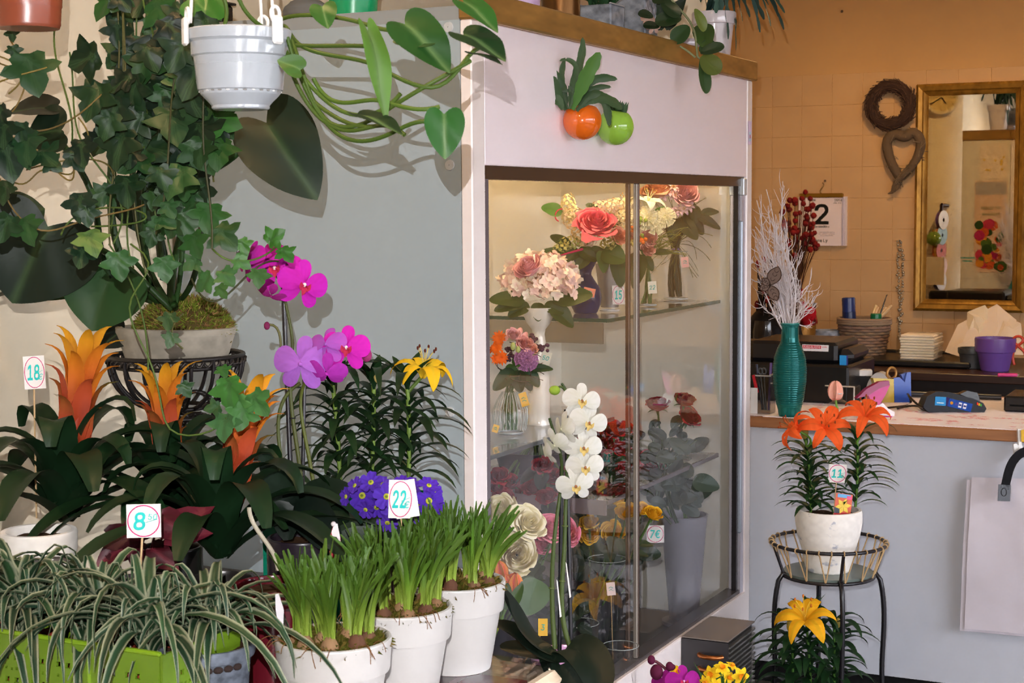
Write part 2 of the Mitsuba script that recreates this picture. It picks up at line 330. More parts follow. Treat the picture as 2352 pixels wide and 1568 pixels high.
def rose(c, r, axis, seed=0, layers=((.08, 2), (.17, 3), (.27, 3), (.38, 4), (.5, 5), (.63, 5), (.78, 5), (.95, 6)), openness=1.0):
    """a garden rose head: whorls of cupped, overlapping petals with rolled rims; returns the mesh and a petal-depth value per vertex"""
    rg = np.random.default_rng(seed); ms, ks = [], []
    u = np.linspace(-1, 1, 7); t = np.linspace(0, 1, 7); U, TT = np.meshgrid(u, t)
    for f, n in layers:
        ph0 = rg.uniform(0, 6.3)
        for i in range(n):
            ph = ph0 + i * 2 * np.pi / n + rg.uniform(-.2, .2); span = min(2 * np.pi / n * 1.25, 3.3); hz = rg.uniform(-.1, .08); tone = rg.uniform(-.12, .12)
            fr = f * rg.uniform(.94, 1.06); top = 1 - .26 * np.abs(U) ** 2.2 + .06 * np.sin(U * 5 + i * 2 + seed) + hz
            tt = TT * top; lipp = np.clip(tt - .74, 0, 1) / .26
            rho = r * fr * (.42 + .58 * np.sin(np.pi / 2 * np.clip(tt / .8, 0, 1))) * (1 + .16 * U * (.3 + .7 * tt)) + r * openness * .2 * f * lipp ** 1.3 * (1 - .3 * U ** 2)
            zz = r * (-.55 + tt * (1.22 - .42 * f)) - r * (.08 + .2 * openness) * f * lipp ** 2
            a = ph + U * span / 2 * (.75 + .25 * tt)
            V = np.stack([rho * np.cos(a), rho * np.sin(a), zz], -1).reshape(-1, 3)
            ms.append((V, quads(7, 7))); ks.append(np.clip(np.clip(lipp, 0, 1) * .6 + .4 * f + tone, 0, 1).ravel())
    m = join(*ms)
    return place(m, c, axis), np.concatenate(ks)
def rose_head(parent, c, r, axis, inner, outer, seed=0, name='bloom', openness=1.0, label=None):
    m, k = rose(c, r, axis, seed, openness=openness)
    return part(parent, name, m, 'petal', lerp(C(inner), C(outer), np.clip(k, 0, 1) ** 1.5), True, label)
def sepals(parent, c, r, axis, col='#4d6b35', n=5):
    ms = []; B = basis(axis)
    for i in range(n):
        a = i * 2 * np.pi / n; o = B[0] * math.cos(a) + B[1] * math.sin(a)
        ms.append(blade([c - B[2] * r * .5, c - B[2] * r * .35 + o * r * .6, c - B[2] * r * .55 + o * r * 1.15], r * .16, up=B[2], n=6, m=3)[0])
    part(parent, 'sepal_whorl', join(*ms), 'leaf', col, True)
def lily(parent, c, axis, R, cin, cout, seed=0, name='bloom', recurve=1.0, stam='#d98a2c', anther='#4a2413', roll=0.0, open_=1.0):
    rg = np.random.default_rng(seed); B = basis(axis); bk = None
    for i in range(6):
        a = roll + i * np.pi / 3 + rg.uniform(-.06, .06); o = B[0] * math.cos(a) + B[1] * math.sin(a); rr = R * rg.uniform(.93, 1.05) * (1 if i % 2 else .95)
        P = [c, c + B[2] * rr * .38 + o * rr * .22 * open_, c + B[2] * rr * .55 + o * rr * .6 * open_, c + B[2] * rr * (.5 - .12 * recurve) + o * rr * .92 * open_, c + B[2] * rr * (.36 - .38 * recurve) + o * rr * 1.06 * open_]
        m, u, t = blade(P, R * (.27 if i % 2 else .2), up=np.cross(o, B[2]) * 0 + B[2] + o * .01, side=np.cross(o, B[2]), fold=-.22, n=12, m=7, tipfn=lambda t: np.sin(np.pi * np.clip(t * .93 + .06, 0, 1) ** .95) ** .8, wave=.06, seed=i)
        col = lerp(C(cin), C(cout), np.clip(t * 1.6, 0, 1)) * (1 - .12 * np.exp(-(u * 6) ** 2))[:, None]
        k = part(parent, name, m, 'petal', col, True) if i == 0 else None
        if i == 0: bk = k
        else: put(num(bk + '__tepal'), m, 'petal', col, True)
    for i in range(6):
        a = roll + i * np.pi / 3 + .5; o = B[0] * math.cos(a) + B[1] * math.sin(a)
        e = c + B[2] * R * .95 + o * R * .3
        put(num(bk + '__stamen'), tube(spline([c + B[2] * R * .2, c + B[2] * R * .6 + o * R * .1, e], 7), R * .014, 5), 'petal', stam, True)
        put(num(bk + '__anther'), ball(e, R * .035, 1, (1, 1, 1.8)), 'matte', anther, True)
    return bk
def orchid(parent, c, axis, up, R, pet, edge, lip='#c9a13a', lipc='#b04a4a', seed=0, name='bloom', back=False):
    """a moth orchid: three sepals, two broad petals and a lip"""
    rg = np.random.default_rng(seed); Z = unit(axis); Y = unit(np.asarray(up, float) - Z * np.dot(up, Z)); X = np.cross(Y, Z)
    def petal(ang, L, W, tip, lift, nm, holder, sq=1.0):
        th = np.linspace(0, 2 * np.pi, 22, endpoint=False)
        yy = L * (.5 - .5 * np.cos(th)); xx = W * np.sin(th) * (np.clip(.5 - .5 * np.cos(th), 0, 1) ** tip * 1.25)
        dirn = Y * math.cos(ang) + X * math.sin(ang); side = np.cross(dirn, Z)
        m, k, xy = fan(np.column_stack([xx, yy]), c + Z * lift * R, Z, side, 4, lambda x, y, q: -.9 * (x / R) ** 2 * R * .6 - .3 * (y / R) ** 2 * R + .1 * R * np.abs(x / R) + .04 * R * np.sin(y / R * 9 + ang) * (np.abs(x) / R))
        tt = np.clip(xy[:, 1] / L, 0, 1)
        col = lerp(C(pet), C(edge), tt ** .8) * (1 - .07 * (np.sin(xy[:, 0] / R * 38) > .4))[:, None]
        return put(num(holder + '__' + nm), m, 'petal', col, True)
    b = num(parent + '__' + name)
    m = ball(c, R * .1, 1); put(b, m, 'petal', pet, True)
    for a in (0, 2.45, -2.45): petal(a + rg.uniform(-.1, .1), R * 1.0, R * .29, .45, -.12, 'sepal', b)
    for a in (1.32, -1.32): petal(a + rg.uniform(-.06, .06), R * 1.04, R * .46, .3, .05, 'petal', b)
    if not back:
        lm = join(*[blade([c + Z * R * .05, c + Z * R * .25 + X * s * R * .12 - Y * R * .08, c + Z * R * .3 + X * s * R * .2 + Y * R * .12], R * .12, up=Z, fold=.4, n=7, m=5)[0] for s in (-1, 1)],
                  blade([c, c + Z * R * .22 - Y * R * .12, c + Z * R * .2 - Y * R * .4], R * .12, up=Z, side=X, fold=-.3, n=8, m=5)[0])
        put(b + '__lip', lm, 'petal', lip, True)
        put(b + '__column', ball(c + Z * R * .16 + Y * R * .03, R * .075, 1, (1, 1, 1.2)), 'petal', lipc, True)
    return b
def heart(n=40, notch=.28, wide=1.0):
    """a heart shaped leaf outline: the stalk joins at the origin, the tip lies at y = 1"""
    q = notch / .28; h = [(0, 0), (.1, -.11 * q), (.27, -.2 * q), (.44, -.14 * q), (.56, .06), (.58, .28), (.5, .52), (.34, .75), (.15, .91), (.04, .98), (0, 1.0)]
    S = spline(np.column_stack([h, np.zeros(len(h))]), n // 2 + 1)[:, :2]; S[:, 0] = np.maximum(S[:, 0], 0) * wide
    return np.vstack([S, (S * [-1, 1])[1:-1][::-1]])
IVY = np.array([(0, 0), (.10, -.20), (.30, -.26), (.46, -.14), (.42, .04), (.62, .10), (.80, .26), (.56, .42), (.34, .46), (.36, .62), (.20, .84), (0, 1.0)])
IVY = np.vstack([IVY[1:], (IVY * [-1, 1])[1:-1][::-1]])
def flat_leaf(parent, name, R, c, tip, nrm, size, col, vein=None, cup=.25, rings=4, droop=.3, wav=.04, mat='leaf', seed=0, label=None, wide=1.0):
    """a leaf blade of a given outline: stalk end at c, pointing along tip, its face towards nrm"""
    z = unit(nrm); y = unit(np.asarray(tip, float) - z * np.dot(tip, z)); x = np.cross(y, z)
    Rr = np.asarray(R) * size * np.array([wide, 1])
    m, k, xy = fan(Rr, c, z, x, rings, lambda a, b, q: cup * np.abs(a) - droop * b * np.abs(b) / size + wav * size * np.sin(a / size * 9 + b / size * 7 + seed))
    cc = C(col) if isinstance(col, (str, tuple)) else np.asarray(col)
    cols = np.tile(cc, (len(m[0]), 1))
    if vein is not None:
        w = np.exp(-(xy[:, 0] / size / .045) ** 2) * .8
        cols = lerp(cols, np.tile(C(vein), (len(cols), 1)), w)
    return part(parent, name, m, mat, cols, True, label)
def strap(parent, name, P, W, col, tipc=None, fold=.3, n=12, up=(0, 0, 1), mat='leaf', edge=None, roll=0.0, tipfn=None, side=None, label=None, m=5):
    """a long leaf along points P; edge = a paler margin"""
    ms, u, t = blade(P, W, up=up, fold=fold, n=n, m=m, roll=roll, tipfn=tipfn, side=side)
    cc = np.tile(C(col) if isinstance(col, (str, tuple)) else col, (len(u), 1))
    if tipc is not None: cc = lerp(cc, np.tile(C(tipc) if isinstance(tipc, (str, tuple)) else tipc, (len(u), 1)), np.clip(t, 0, 1) ** 1.5)
    if edge is not None: cc = lerp(cc, np.tile(C(edge), (len(u), 1)), np.clip((np.abs(u) - .55) * 4, 0, 1))
    return part(parent, name, ms, mat, cc, True, label)
def lily_stem(parent, P, n, L, W, col, rg, stemc='#6c8f2c', r=.0035, droop=.35, lo=.02, hi=1.0, grow=0.0):
    """an upright lily stem with whorls of narrow leaves"""
    S = spline(P, 40); part(parent, 'stem', tube(S, r, 7), 'leaf', stemc, True)
    for i in range(n):
        f = lo + (hi - lo) * (i + rg.uniform(-.3, .3)) / n; b = S[int(np.clip(f, 0, 1) * 39)]
        a = i * 2.4 + rg.uniform(-.3, .3); o = np.array([math.cos(a), math.sin(a), 0]); l = L * rg.uniform(.75, 1.15) * (1 - grow * f)
        up0 = .38 if f < .9 else .7
        q = [b, b + o * l * .4 + np.array([0, 0, l * up0 * .55]), b + o * l * .75 + np.array([0, 0, l * (up0 * .6 - droop * .25)]), b + o * l + np.array([0, 0, l * (up0 * .35 - droop * .6)])]
        strap(parent, 'leaf', q, W * rg.uniform(.8, 1.2), jit(col, rg, .25), fold=.25, n=9, m=3)
    return S
def pot(parent, c, R, H, mat, col, prof=None, n=40, name='body', label=None, rim=.28, foot=.7, thick=.006, lip=.004):
    """a flower pot standing with its base centre at c"""
    c = np.asarray(c, float)
    p = prof or [(.001, 0), (foot * R - .004, 0), (foot * R, .004), (R * (foot + (1 - foot) * .62), H * (1 - rim) - .002), (R * .965, H * (1 - rim)), (R * .985, H * (1 - rim) + .004), (R, H - .004), (R - .002, H), (R - thick, H), (R - thick - .002, H - .006), (R * foot, .012), (.001, .012)]
    return part(parent, name, lathe(p, n, c), mat, col, 35, label)
def soil(parent, c, R, z, name='soil', col='#3a2a1e', mat='moss', bumpy=.006, seed=0, n=36, rings=7):
    a = np.arange(n) * 2 * np.pi / n; k = np.linspace(0, 1, rings)[1:]
    V = np.vstack([[[0, 0, 0]], np.stack([np.outer(k, np.cos(a)) * R, np.outer(k, np.sin(a)) * R, 0 * np.outer(k, a)], -1).reshape(-1, 3)])
    V = V + np.array([c[0], c[1], z]); V[:, 2] += bumpy * (meshkit.fbm(V * 60, 3, seed) - .4) * 2
    j = np.arange(n); jj = (j + 1) % n; F = [np.stack([j * 0, 1 + j, 1 + jj], 1)]
    for q in range(rings - 2):
        o = 1 + q * n; F += [np.stack([o + j, o + n + j, o + n + jj], 1), np.stack([o + j, o + n + jj, o + jj], 1)]
    cc = jit(col, np.random.default_rng(seed)) * (.6 + .8 * meshkit.fbm(V * 110, 2, seed + 3))[:, None]
    return part(parent, name, (V, np.vstack(F)), mat, cc, True)
def tufts(c, R, z, n, L, rg, w=.0012, sx=1.0, sy=1.0, dome=0.0):
    """short moss sprigs over a disc, as one mesh"""
    q = rg.normal(size=(n, 3)); a = rg.uniform(0, 6.283, n); rr = R * np.sqrt(rg.uniform(0, 1, n))
    b = np.column_stack([c[0] + rr * np.cos(a) * sx, c[1] + rr * np.sin(a) * sy, z + dome * (1 - (rr / R) ** 2) + 0 * a])
    d = np.column_stack([np.cos(a) * .7 + q[:, 0] * .5, np.sin(a) * .7 + q[:, 1] * .5, .35 + np.abs(q[:, 2]) * .6]); d /= np.linalg.norm(d, axis=1, keepdims=True)
    l = L * rg.uniform(.5, 1.3, n)[:, None]; s = np.cross(d, q); s /= np.linalg.norm(s, axis=1, keepdims=True)
    V = np.stack([b - s * w, b + s * w, b + d * l * .6 + s * w * 1.2, b + d * l + np.array([0, 0, -.3]) * l], 1).reshape(-1, 3)
    k = np.arange(n)[:, None] * 4
    return V, np.vstack([k + [0, 1, 2], k + [0, 2, 3]])
# ---------------------------------------------------------------- the flower cooler
ck = thing('flower_cooler', 'large white refrigerated flower display with two sliding glass doors and grey side panel', 'display cooler')
LB, LE = -2.25, 4.965       # inner back face, inner far face
Zs = at(1712, 1357, X=XF)[2]           # top of the base rail at the front
zh = at(1115, 379, X=XF)[2]            # underside of the header
zt = at(1100, 47, X=XF)[2]             # underside of the brass trim
print('sill', Zs, 'header', zh, 'trim', zt)
GREY, WHT, POST = '#98a4aa', '#f0e4ea', '#e6dcd9'
part(ck, 'side_panel', box(XL + .012, XF - .028, Y0, Y0 + .05, .05, zt), 'plastic', GREY, False, 'flat grey side panel')
for x, z in ((-1.635, zt - .015), (-1.635, zt - .31), (-1.64, zt - .85)):
    part(ck, 'screw_cap', place(lathe([(.012, 0), (.011, .0025), (.001, .003)], 16), (x - .02, Y0, z), (0, -1, 0)), 'plastic', '#b3b6b8')
part(ck, 'back_panel', box(XL + .012, LB - .01, Y0 + .05, Y1, .05, zt), 'plastic', GREY, False)
part(ck, 'end_panel', box(LB - .01, XF - .03, LE + .01, Y1, .05, zt), 'plastic', '#d8d2c2', False)
for y0, y1 in ((Y0, Y0 + .062), (Y1 - .05, Y1)):
    part(ck, 'post', box(XF - .028, XF, y0, y1, .05, zt, .003), 'plastic', POST, False, 'pale edge post')
part(ck, 'header', box(XF - .05, XF - .002, Y0 + .064, Y1 - .052, zh, zt, .002), 'plastic', WHT, False, 'broad pinkish white header panel above the doors')
part(ck, 'top_board', box(XL + .012, XF - .03, Y0 + .002, Y1 - .002, zt, zt + .03), 'plastic', '#8b8f90', False)
part(ck, 'trim', box(XF - .03, XF + .014, Y0 - .004, Y1 + .012, zt, zt + .062, .004), 'brass', None, False, 'worn brass coloured edge strip along the top')
part(ck, 'trim', box(XL + .012, XF - .03, Y1 - .02, Y1 + .012, zt, zt + .062, .004), 'brass', None, False)
part(ck, 'lining', join(box(LB - .008, LB, Y0 + .05, LE, Zs - .1, zt), box(LB, XF - .05, LE, LE + .008, Zs - .1, zt), box(LB, XF - .06, Y0 + .05, Y0 + .056, Zs - .1, zt)), 'liner', None, False, 'pale embossed metal lining')
part(ck, 'lining', box(LB, XF - .06, Y0 + .05, LE, zh + .16, zh + .17), 'liner', None, False)
part(ck, 'floor_tray', box(LB, XF - .05, Y0 + .05, LE, Zs - .12, Zs - .085), 'metal', '#5a585c', False)
part(ck, 'base_rail', box(XF - .06, XF + .004, Y0 + .062, Y1 - .05, Zs - .125, Zs, .003), 'plastic', POST, False, 'pale rail under the doors')
part(ck, 'plinth', box(XL + .05, XF - .08, Y0 + .05, Y1 - .03, .0, Zs - .125), 'plastic', '#222226', False)
part(ck, 'door_track', box(XF - .055, XF - .008, Y0 + .064, Y1 - .052, Zs, Zs + .012), 'plastic', '#3a3638', False, 'dark lower track')
part(ck, 'door_track', box(XF - .055, XF - .01, Y0 + .064, Y1 - .052, zh - .03, zh + .0), 'plastic', '#3a2b22', False, 'dark upper track')
part(ck, 'gasket', box(XF - .05, XF - .006, Y0 + .062, Y0 + .088, Zs, zh - .03), 'plastic', '#5b5358', False, 'dark seal strip')
part(ck, 'gasket', box(XF - .03, XF - .014, Y1 - .1, Y1 - .085, Zs, zh - .03), 'plastic', '#1c1a1c', False)
part(ck, 'door_rail', box(XF - .045, XF - .006, Y1 - .08, Y1 - .05, Zs, zh - .03), 'satin', '#c9c6d2', False, 'grey metal guide rail')
part(ck, 'door_rail', box(XF - .03, XF - .004, Y1 - .085, Y1 - .07, Zs + .2, zh - .14, .004), 'satin', '#a9b3c0', False)
# two sliding panes; the near one runs in the outer track
xa, xb = XF - .022, XF - .042
ym1, ym0 = at(1462, 900, X=xa)[1], at(1440, 900, X=xb)[1]
for x, y0, y1, nm in ((xa, Y0 + .088, ym1, 'near'), (xb, ym0, Y1 - .08, 'far')):
    dk = part(ck, 'door', (np.array([[x, y0, Zs + .012], [x, y1, Zs + .012], [x, y1, zh - .03], [x, y0, zh - .03]]), np.array([[0, 1, 2], [0, 2, 3]])), 'glass', None, False, 'clear sliding glass door')
    e = (y1 - .012, y1) if nm == 'near' else (y0, y0 + .012)
    put(dk + '__edge_strip', box(x - .006, x + .006, e[0], e[1], Zs + .012, zh - .03, .002), 'satin', '#8f867c' if nm == 'near' else '#5a4a40', False)
    if nm == 'near':
        put(dk + '__edge_strip_001', box(x - .007, x + .007, y1, y1 + .007, Zs + .012, zh - .03, .002), 'metal', '#4a3a34', False)
part(ck, 'corner_block', box(XF - .05, XF + .001, Y1 - .085, Y1 - .052, zh - .06, zh - .004, .003), 'satin', '#ccd2d6', False)
# glass shelves with their wire edges
def shelf(px, py, xf, y1, th, lab, edge, x0=LB):
    p = at(px, py, X=xf); z, y0 = p[2], p[1]
    k = part(ck, 'shelf', box(x0, xf, y0, y1, z - th, z), 'greyglass', None, False, lab)
    put(k + '__front_edge', box(xf - .001, xf + .004, y0 - .002, y1, z - th, z), 'plastic', edge, False)
    put(k + '__side_edge', box(x0, xf, y0 - .004, y0, z - th, z), 'plastic', edge, False)
    return z, y0
ZU, YU = shelf(1396, 732, -1.685, LE, .01, 'upper glass shelf', '#25463c')
part(ck, 'light_baffle', box(LB, -1.70, YU, YU + .006, ZU - .07, ZU - .012), 'metal', '#a8a398', False)
ZM, YM = at(1408, 957, X=-1.685)[2], at(1408, 957, X=-1.685)[1]
k = part(ck, 'shelf', box(LB, -1.685, Y0 + .06, YM, ZM - .01, ZM), 'greyglass', None, False, 'middle glass shelf')
put(k + '__front_edge', box(-1.686, -1.681, Y0 + .06, YM, ZM - .01, ZM), 'plastic', '#3a3f3c', False)
ZLo0 = at(1396, 1150, X=-1.685)[2]
k2 = part(ck, 'shelf', box(LB, -1.685, YU, LE, ZLo0 - .008, ZLo0), 'greyglass', None, False, 'lower glass shelf')
part(ck, 'shelf_skirt', box(LB, -1.69, YU - .003, YU + .001, ZLo0 - .042, ZLo0), 'satin', '#9b8a90', False, 'pinkish metal skirt of the lower shelf')
part(ck, 'shelf_skirt', box(-1.69, -1.684, YU - .003, LE, ZLo0 - .012, ZLo0), 'satin', '#6b6468', False)
ZLo = at(1396, 1150, X=-1.685)[2]
print('shelves', ZU, YU, ZM, YM, ZLo)
# warm strip lamp behind the header
lk = part(ck, 'strip_lamp', box(XF - .14, XF - .11, Y0 + .2, LE - .1, zh + .06, zh + .085, .004), 'matte', '#ffffff', False, 'warm strip lamp')
scene[lk]['emitter'] = {'type': 'area', 'radiance': {'type': 'rgb', 'value': [20.0, 14.5, 7.5]}}
# the condenser below
cu = thing('condenser_unit', 'dark grey finned cooling condenser on the floor before the far end of the cooler', 'cooling unit')
cx0, cx1, cy0, cy1, cz = XF + .006, -1.45, 4.37, 4.622, .381
part(cu, 'casing', box(cx0, cx1 - .008, cy0 + .004, cy1, .0, cz, .003), 'metal', '#3f3c3c', False)
part(cu, 'top_plate', box(cx0, cx1, cy0, cy1 + .004, cz, cz + .004, .001), 'satin', '#8b817c', False, 'grey top plate')
part(cu, 'end_plate', box(cx0, cx1, cy0, cy0 + .004, .0, cz - .002), 'plastic', '#2b292b', False)
for i in range(24):
    z = .02 + i * .0148
    part(cu, 'fin', box(cx1 - .009, cx1 + .003, cy0 + .006, cy1 - .002, z, z + .006), 'metal', '#a5a29c', False)
for z in (cz - .045, cz - .085, cz - .125):
    a = np.linspace(0, np.pi, 9)
    part(cu, 'copper_bend', tube(np.stack([cx0 + .09 - .035 * np.cos(a), cy0 - .02 * np.sin(a), 0 * a + z], 1), .007, 8), 'metal', '#b06a3c', True, 'copper pipe bend')
# ---------------------------------------------------------------- shop counter, back desk and what stands and hangs there
YC, ZC = 5.229, 0.93
k = thing('shop_counter', 'long white shop counter with a brown wooden edge and black plinth', 'counter')
part(k, 'front_panel', box(-1.8, 1.2, YC + .03, YC + .06, .075, ZC - .036), 'plastic', '#bcbec6', False, 'glossy white front panel')
part(k, 'carcass', box(-1.8, 1.2, YC + .06, 6.1, .075, ZC - .036), 'plastic', '#cfcfd0', False)
part(k, 'plinth', box(-1.8, 1.2, YC + .045, 6.05, 0, .075), 'matte', '#0f0e0f', False, 'black plinth')
part(k, 'worktop', box(-1.83, 1.22, YC, 6.15, ZC - .036, ZC, .003), 'oakedge', None, False, 'brown wooden worktop edge')
k = thing('wrapping_paper', 'white wrapping paper printed with faint pink flowers covering the counter top', 'paper')
part(k, 'sheet', box(-1.62, 1.2, YC + .012, 6.1, ZC, ZC + .0025), 'wrappaper', None, False)
part(k, 'sheet', box(-1.8, -1.6, YC + .03, 6.0, ZC, ZC + .0012), 'wrappaper', None, False)
ZW = ZC + .003
def on(x, y): return at(x, y, Z=ZW)
# teal vase with white twigs
c = on(1813, 955); d = depth(c); m_ = pxm(d)
k = thing('vase', 'tall teal ribbed glass bottle vase at the left end of the counter', 'vase')
H = 213 * m_
pf = [(0, 0), (23, 0), (25, 3), (26, 14), (33, 40), (38, 80), (38.5, 110), (36, 135), (29, 155), (21.5, 170), (20, 180), (19.5, 206), (21.5, 210), (21.5, 213), (19.5, 213), (18.5, 206), (18.5, 180), (20, 170), (27.5, 155), (34.5, 135), (36.5, 110), (36.5, 80), (31, 40), (24, 14), (0, 5)]
pz = np.array([(max(r, .01) * m_, z * m_) for r, z in pf])
zz = np.linspace(0, 213, 170); rr = np.interp(zz, [q[1] for q in pf[1:14]], [q[0] for q in pf[1:14]])
rr = rr + .55 * np.sin(zz * 2 * np.pi / 5.2) * ((zz > 22) & (zz < 168))
scene['tealbody'] = {'type': 'blendbsdf', 'weight': 0.5, 'a': {'type': 'thindielectric', 'specular_transmittance': rgb('#7fc4bd')}, 'b': pr('#1f7f7c', 0.16, specular=.6, metallic=.35)}
part(k, 'body', lathe(np.vstack([[(.0004, 0)], np.column_stack([rr * m_, zz * m_])]), 48, c), 'tealbody', None, True, 'ribbed teal glass')
part(k, 'rim', ring(c + [0, 0, H], 20 * m_, 1.6 * m_), 'gloss', '#3f9a92', True)
vt = c + [0, 0, H]
rng = np.random.default_rng(11)
k = thing('twig_bunch', 'bunch of white painted twigs fanning out of the teal vase', 'twigs')
def twig(P, r, lev, ms):
    ms.append(tube(P, np.linspace(r, r * .45, len(P)), 5))
    if lev == 0: return
    for _ in range(rng.integers(4, 7)):
        i = rng.integers(len(P) // 4, len(P) - 1); dd = unit(unit(P[i + 1 if i + 1 < len(P) else i] - P[i - 1]) + rng.normal(0, .42, 3)); l = rng.uniform(.04, .11) * (1.2 if lev > 1 else .6)
        q = spline([P[i], P[i] + dd * l * .5 + rng.normal(0, .006, 3), P[i] + dd * l + [0, 0, l * .2]], 6); twig(q, r * .62, lev - 1, ms)
ends = [(1738, 460), (1760, 435), (1735, 520), (1772, 500), (1790, 490), (1745, 590), (1762, 560), (1800, 540), (1785, 580), (1812, 575), (1740, 640), (1818, 600), (1822, 660), (1826, 690), (1795, 620), (1770, 640), (1808, 640), (1834, 735), (1752, 545), (1780, 545)]
for i, (x, y) in enumerate(ends):
    e = at(x, y, d=d + rng.uniform(-.09, .09)); b = vt + [rng.uniform(-.012, .012), rng.uniform(-.012, .012), -.05]
    mid = b + (e - b) * .5 + [rng.uniform(-.02, .02) , rng.uniform(-.02, .02), .02]
    ms = []; twig(spline([b, b + (mid - b) * .5 + rng.normal(0, .006, 3), mid, mid + (e - mid) * .5 + rng.normal(0, .01, 3), e], 14), .0034, 2, ms)
    part(k, 'branch', join(*ms), 'matte', '#d9d3d6', True)
k = thing('butterfly_ornament', 'brown wire butterfly clipped to the white twigs', 'ornament')
bc = at(1768, 655, d=d - .1)
for s, tip, q in ((1, (1788, 612), (1750, 640)), (1, (1785, 690), (1758, 668)), (-1, (1745, 664), (1758, 672)), (-1, (1750, 640), (1752, 652))):
    a, e = bc, at(*tip, d=d - .12); o = e - a; n_ = np.cross(unit(o), FWD); w = np.linalg.norm(o) * .33
    P = [a, a + o * .5 + n_ * w, e, a + o * .6 - n_ * w]
    loop = np.vstack([spline([P[0], P[1], P[2]], 9)[:-1], spline([P[2], P[3], P[0]], 9)])
    wk = part(k, 'wing', tube(loop, .0016, 5), 'matte', '#3c2b22', True)
    put(wk + '__membrane', (np.vstack([loop, a + o * .5]), np.array([[i, i + 1, len(loop)] for i in range(len(loop) - 1)])), 'matte', '#6d5a50', False)
    for f in (.35, .6, .8): put(num(wk + '__vein'), ring(a + o * f, w * .3, .001, FWD, 16, 4), 'matte', '#3c2b22', True)
part(k, 'body', tube([bc - CU * .02, bc + CU * .02], [.003, .004], 6), 'matte', '#2c2019', True)
# the back desk
ZD = .93; YD0, YD1 = 6.9, YB - .012
k = thing('back_desk', 'dark brown wooden desk along the tiled back wall', 'desk')
part(k, 'top', box(-2.3, 1.6, YD0, YD1, ZD - .035, ZD, .003), 'darkwood', None, False)
part(k, 'front', box(-2.28, 1.58, YD0 + .03, YD0 + .05, .06, ZD - .035), 'plastic', '#191517', False)
part(k, 'drawer', box(-.9, 1.2, YD0 + .012, YD0 + .03, ZD - .19, ZD - .05, .003), 'plastic', '#24242a', False)
part(k, 'carcass', box(-2.28, 1.58, YD0 + .05, YD1, 0, ZD - .035), 'plastic', '#1b1718', False)
def desk(x, y): return at(x, y, Z=ZD)
# wicker basket with cans
c = desk(1984, 824); c[1] = min(c[1], 7.5); c = at(1984, 824, Y=7.48); c[2] = ZD; m_ = pxm(depth(c))
k = thing('wicker_basket', 'grey brown round wicker basket on the back desk', 'basket')
hb = 82 * m_; r0, r1 = 44 * m_, 58 * m_
for j in range(11):
    z = hb * (j + .5) / 12; R = r0 + (r1 - r0) * j / 11; a = np.linspace(0, 2 * np.pi, 73)[:-1]
    P = np.stack([(R + .003 * np.cos(a * 12 + j * np.pi)) * np.cos(a), (R + .003 * np.cos(a * 12 + j * np.pi)) * np.sin(a), z + 0 * a], 1) + c
    part(k, 'weave', tube(P, hb / 22, 5, True), 'matte', jit('#8a715b', rng, .18), True)
for j in range(24):
    a = j * np.pi / 12; part(k, 'stake', tube([c + [r0 * math.cos(a), r0 * math.sin(a), 0], c + [r1 * math.cos(a), r1 * math.sin(a), hb]], .004, 5), 'matte', '#75604c', True)
for j in range(3): part(k, 'rim', ring(c + [0, 0, hb - .004 + j * .009], r1 + .002, .008, n=40), 'matte', jit('#8c7762', rng), True)
part(k, 'base', lathe([(.001, 0), (r0, 0), (r0, .006), (.001, .006)], 32, c), 'matte', '#6b5848', False)
def can(name, label, x, ytop, wpx, hpx, Y, col, capc, capf, lab=None, tilt=0.0):
    p = at(x, ytop, Y=Y); mm = pxm(depth(p)); R, Hh = wpx * mm / 2, hpx * mm; p = p - [0, 0, Hh]
    q = thing(name, label, 'spray can'); ax = np.array([tilt, 0, 1.0])
    part(q, 'body', place(lathe([(.001, 0), (R, 0), (R, Hh * (1 - capf)), (R * .85, Hh * (1 - capf) + .006), (.001, Hh * (1 - capf) + .006)], 28), p, ax), 'plastic', col)
    part(q, 'cap', place(lathe([(R * .97, Hh * (1 - capf)), (R * .97, Hh - .005), (R * .9, Hh), (.001, Hh)], 28), p, ax), 'plastic', capc)
    if lab:
        f = frm(p + [0, 0, Hh * .3] - np.array([0, R + .001, 0]), (1, 0, 0), (0, 0, 1)); part(q, 'print', plate(f, R * 1.1, R * .3, y=.02), 'matte', lab, False); part(q, 'print', plate(f, R * .9, R * .2, y=0), 'matte', lab, False)
can('spray_can', 'dark blue spray can with a blue cap standing in the wicker basket', 1954, 683, 31, 110, 7.47, '#16264f', '#1b2d66', .3, '#b9c2d4', -.05)
can('spray_can', 'can with a bright green cap in the wicker basket', 2012, 720, 26, 42, 7.48, '#d9d5c8', '#0d6a42', .35)
k = thing('paint_brush', 'thin dark handled brush leaning out of the wicker basket', 'brush')
part(k, 'handle', tube([at(2014, 745, Y=7.5), at(2036, 679, Y=7.52)], [.004, .0022], 6), 'plastic', '#1f1a18', True)
part(k, 'bristles', tube([at(2036, 679, Y=7.52), at(2039, 676, Y=7.52)], [.003, .001], 6), 'matte', '#3a2c22', True)
k = thing('bamboo_fan', 'folded pale paper straws in the wicker basket', 'straws')
for i in range(7): part(k, 'straw', tube([at(1996 + i, 750, Y=7.5), at(2012 + i * 6, 700 + (i % 3) * 5, Y=7.53)], .007, 6), 'matte', jit('#d9b98a', rng), True)
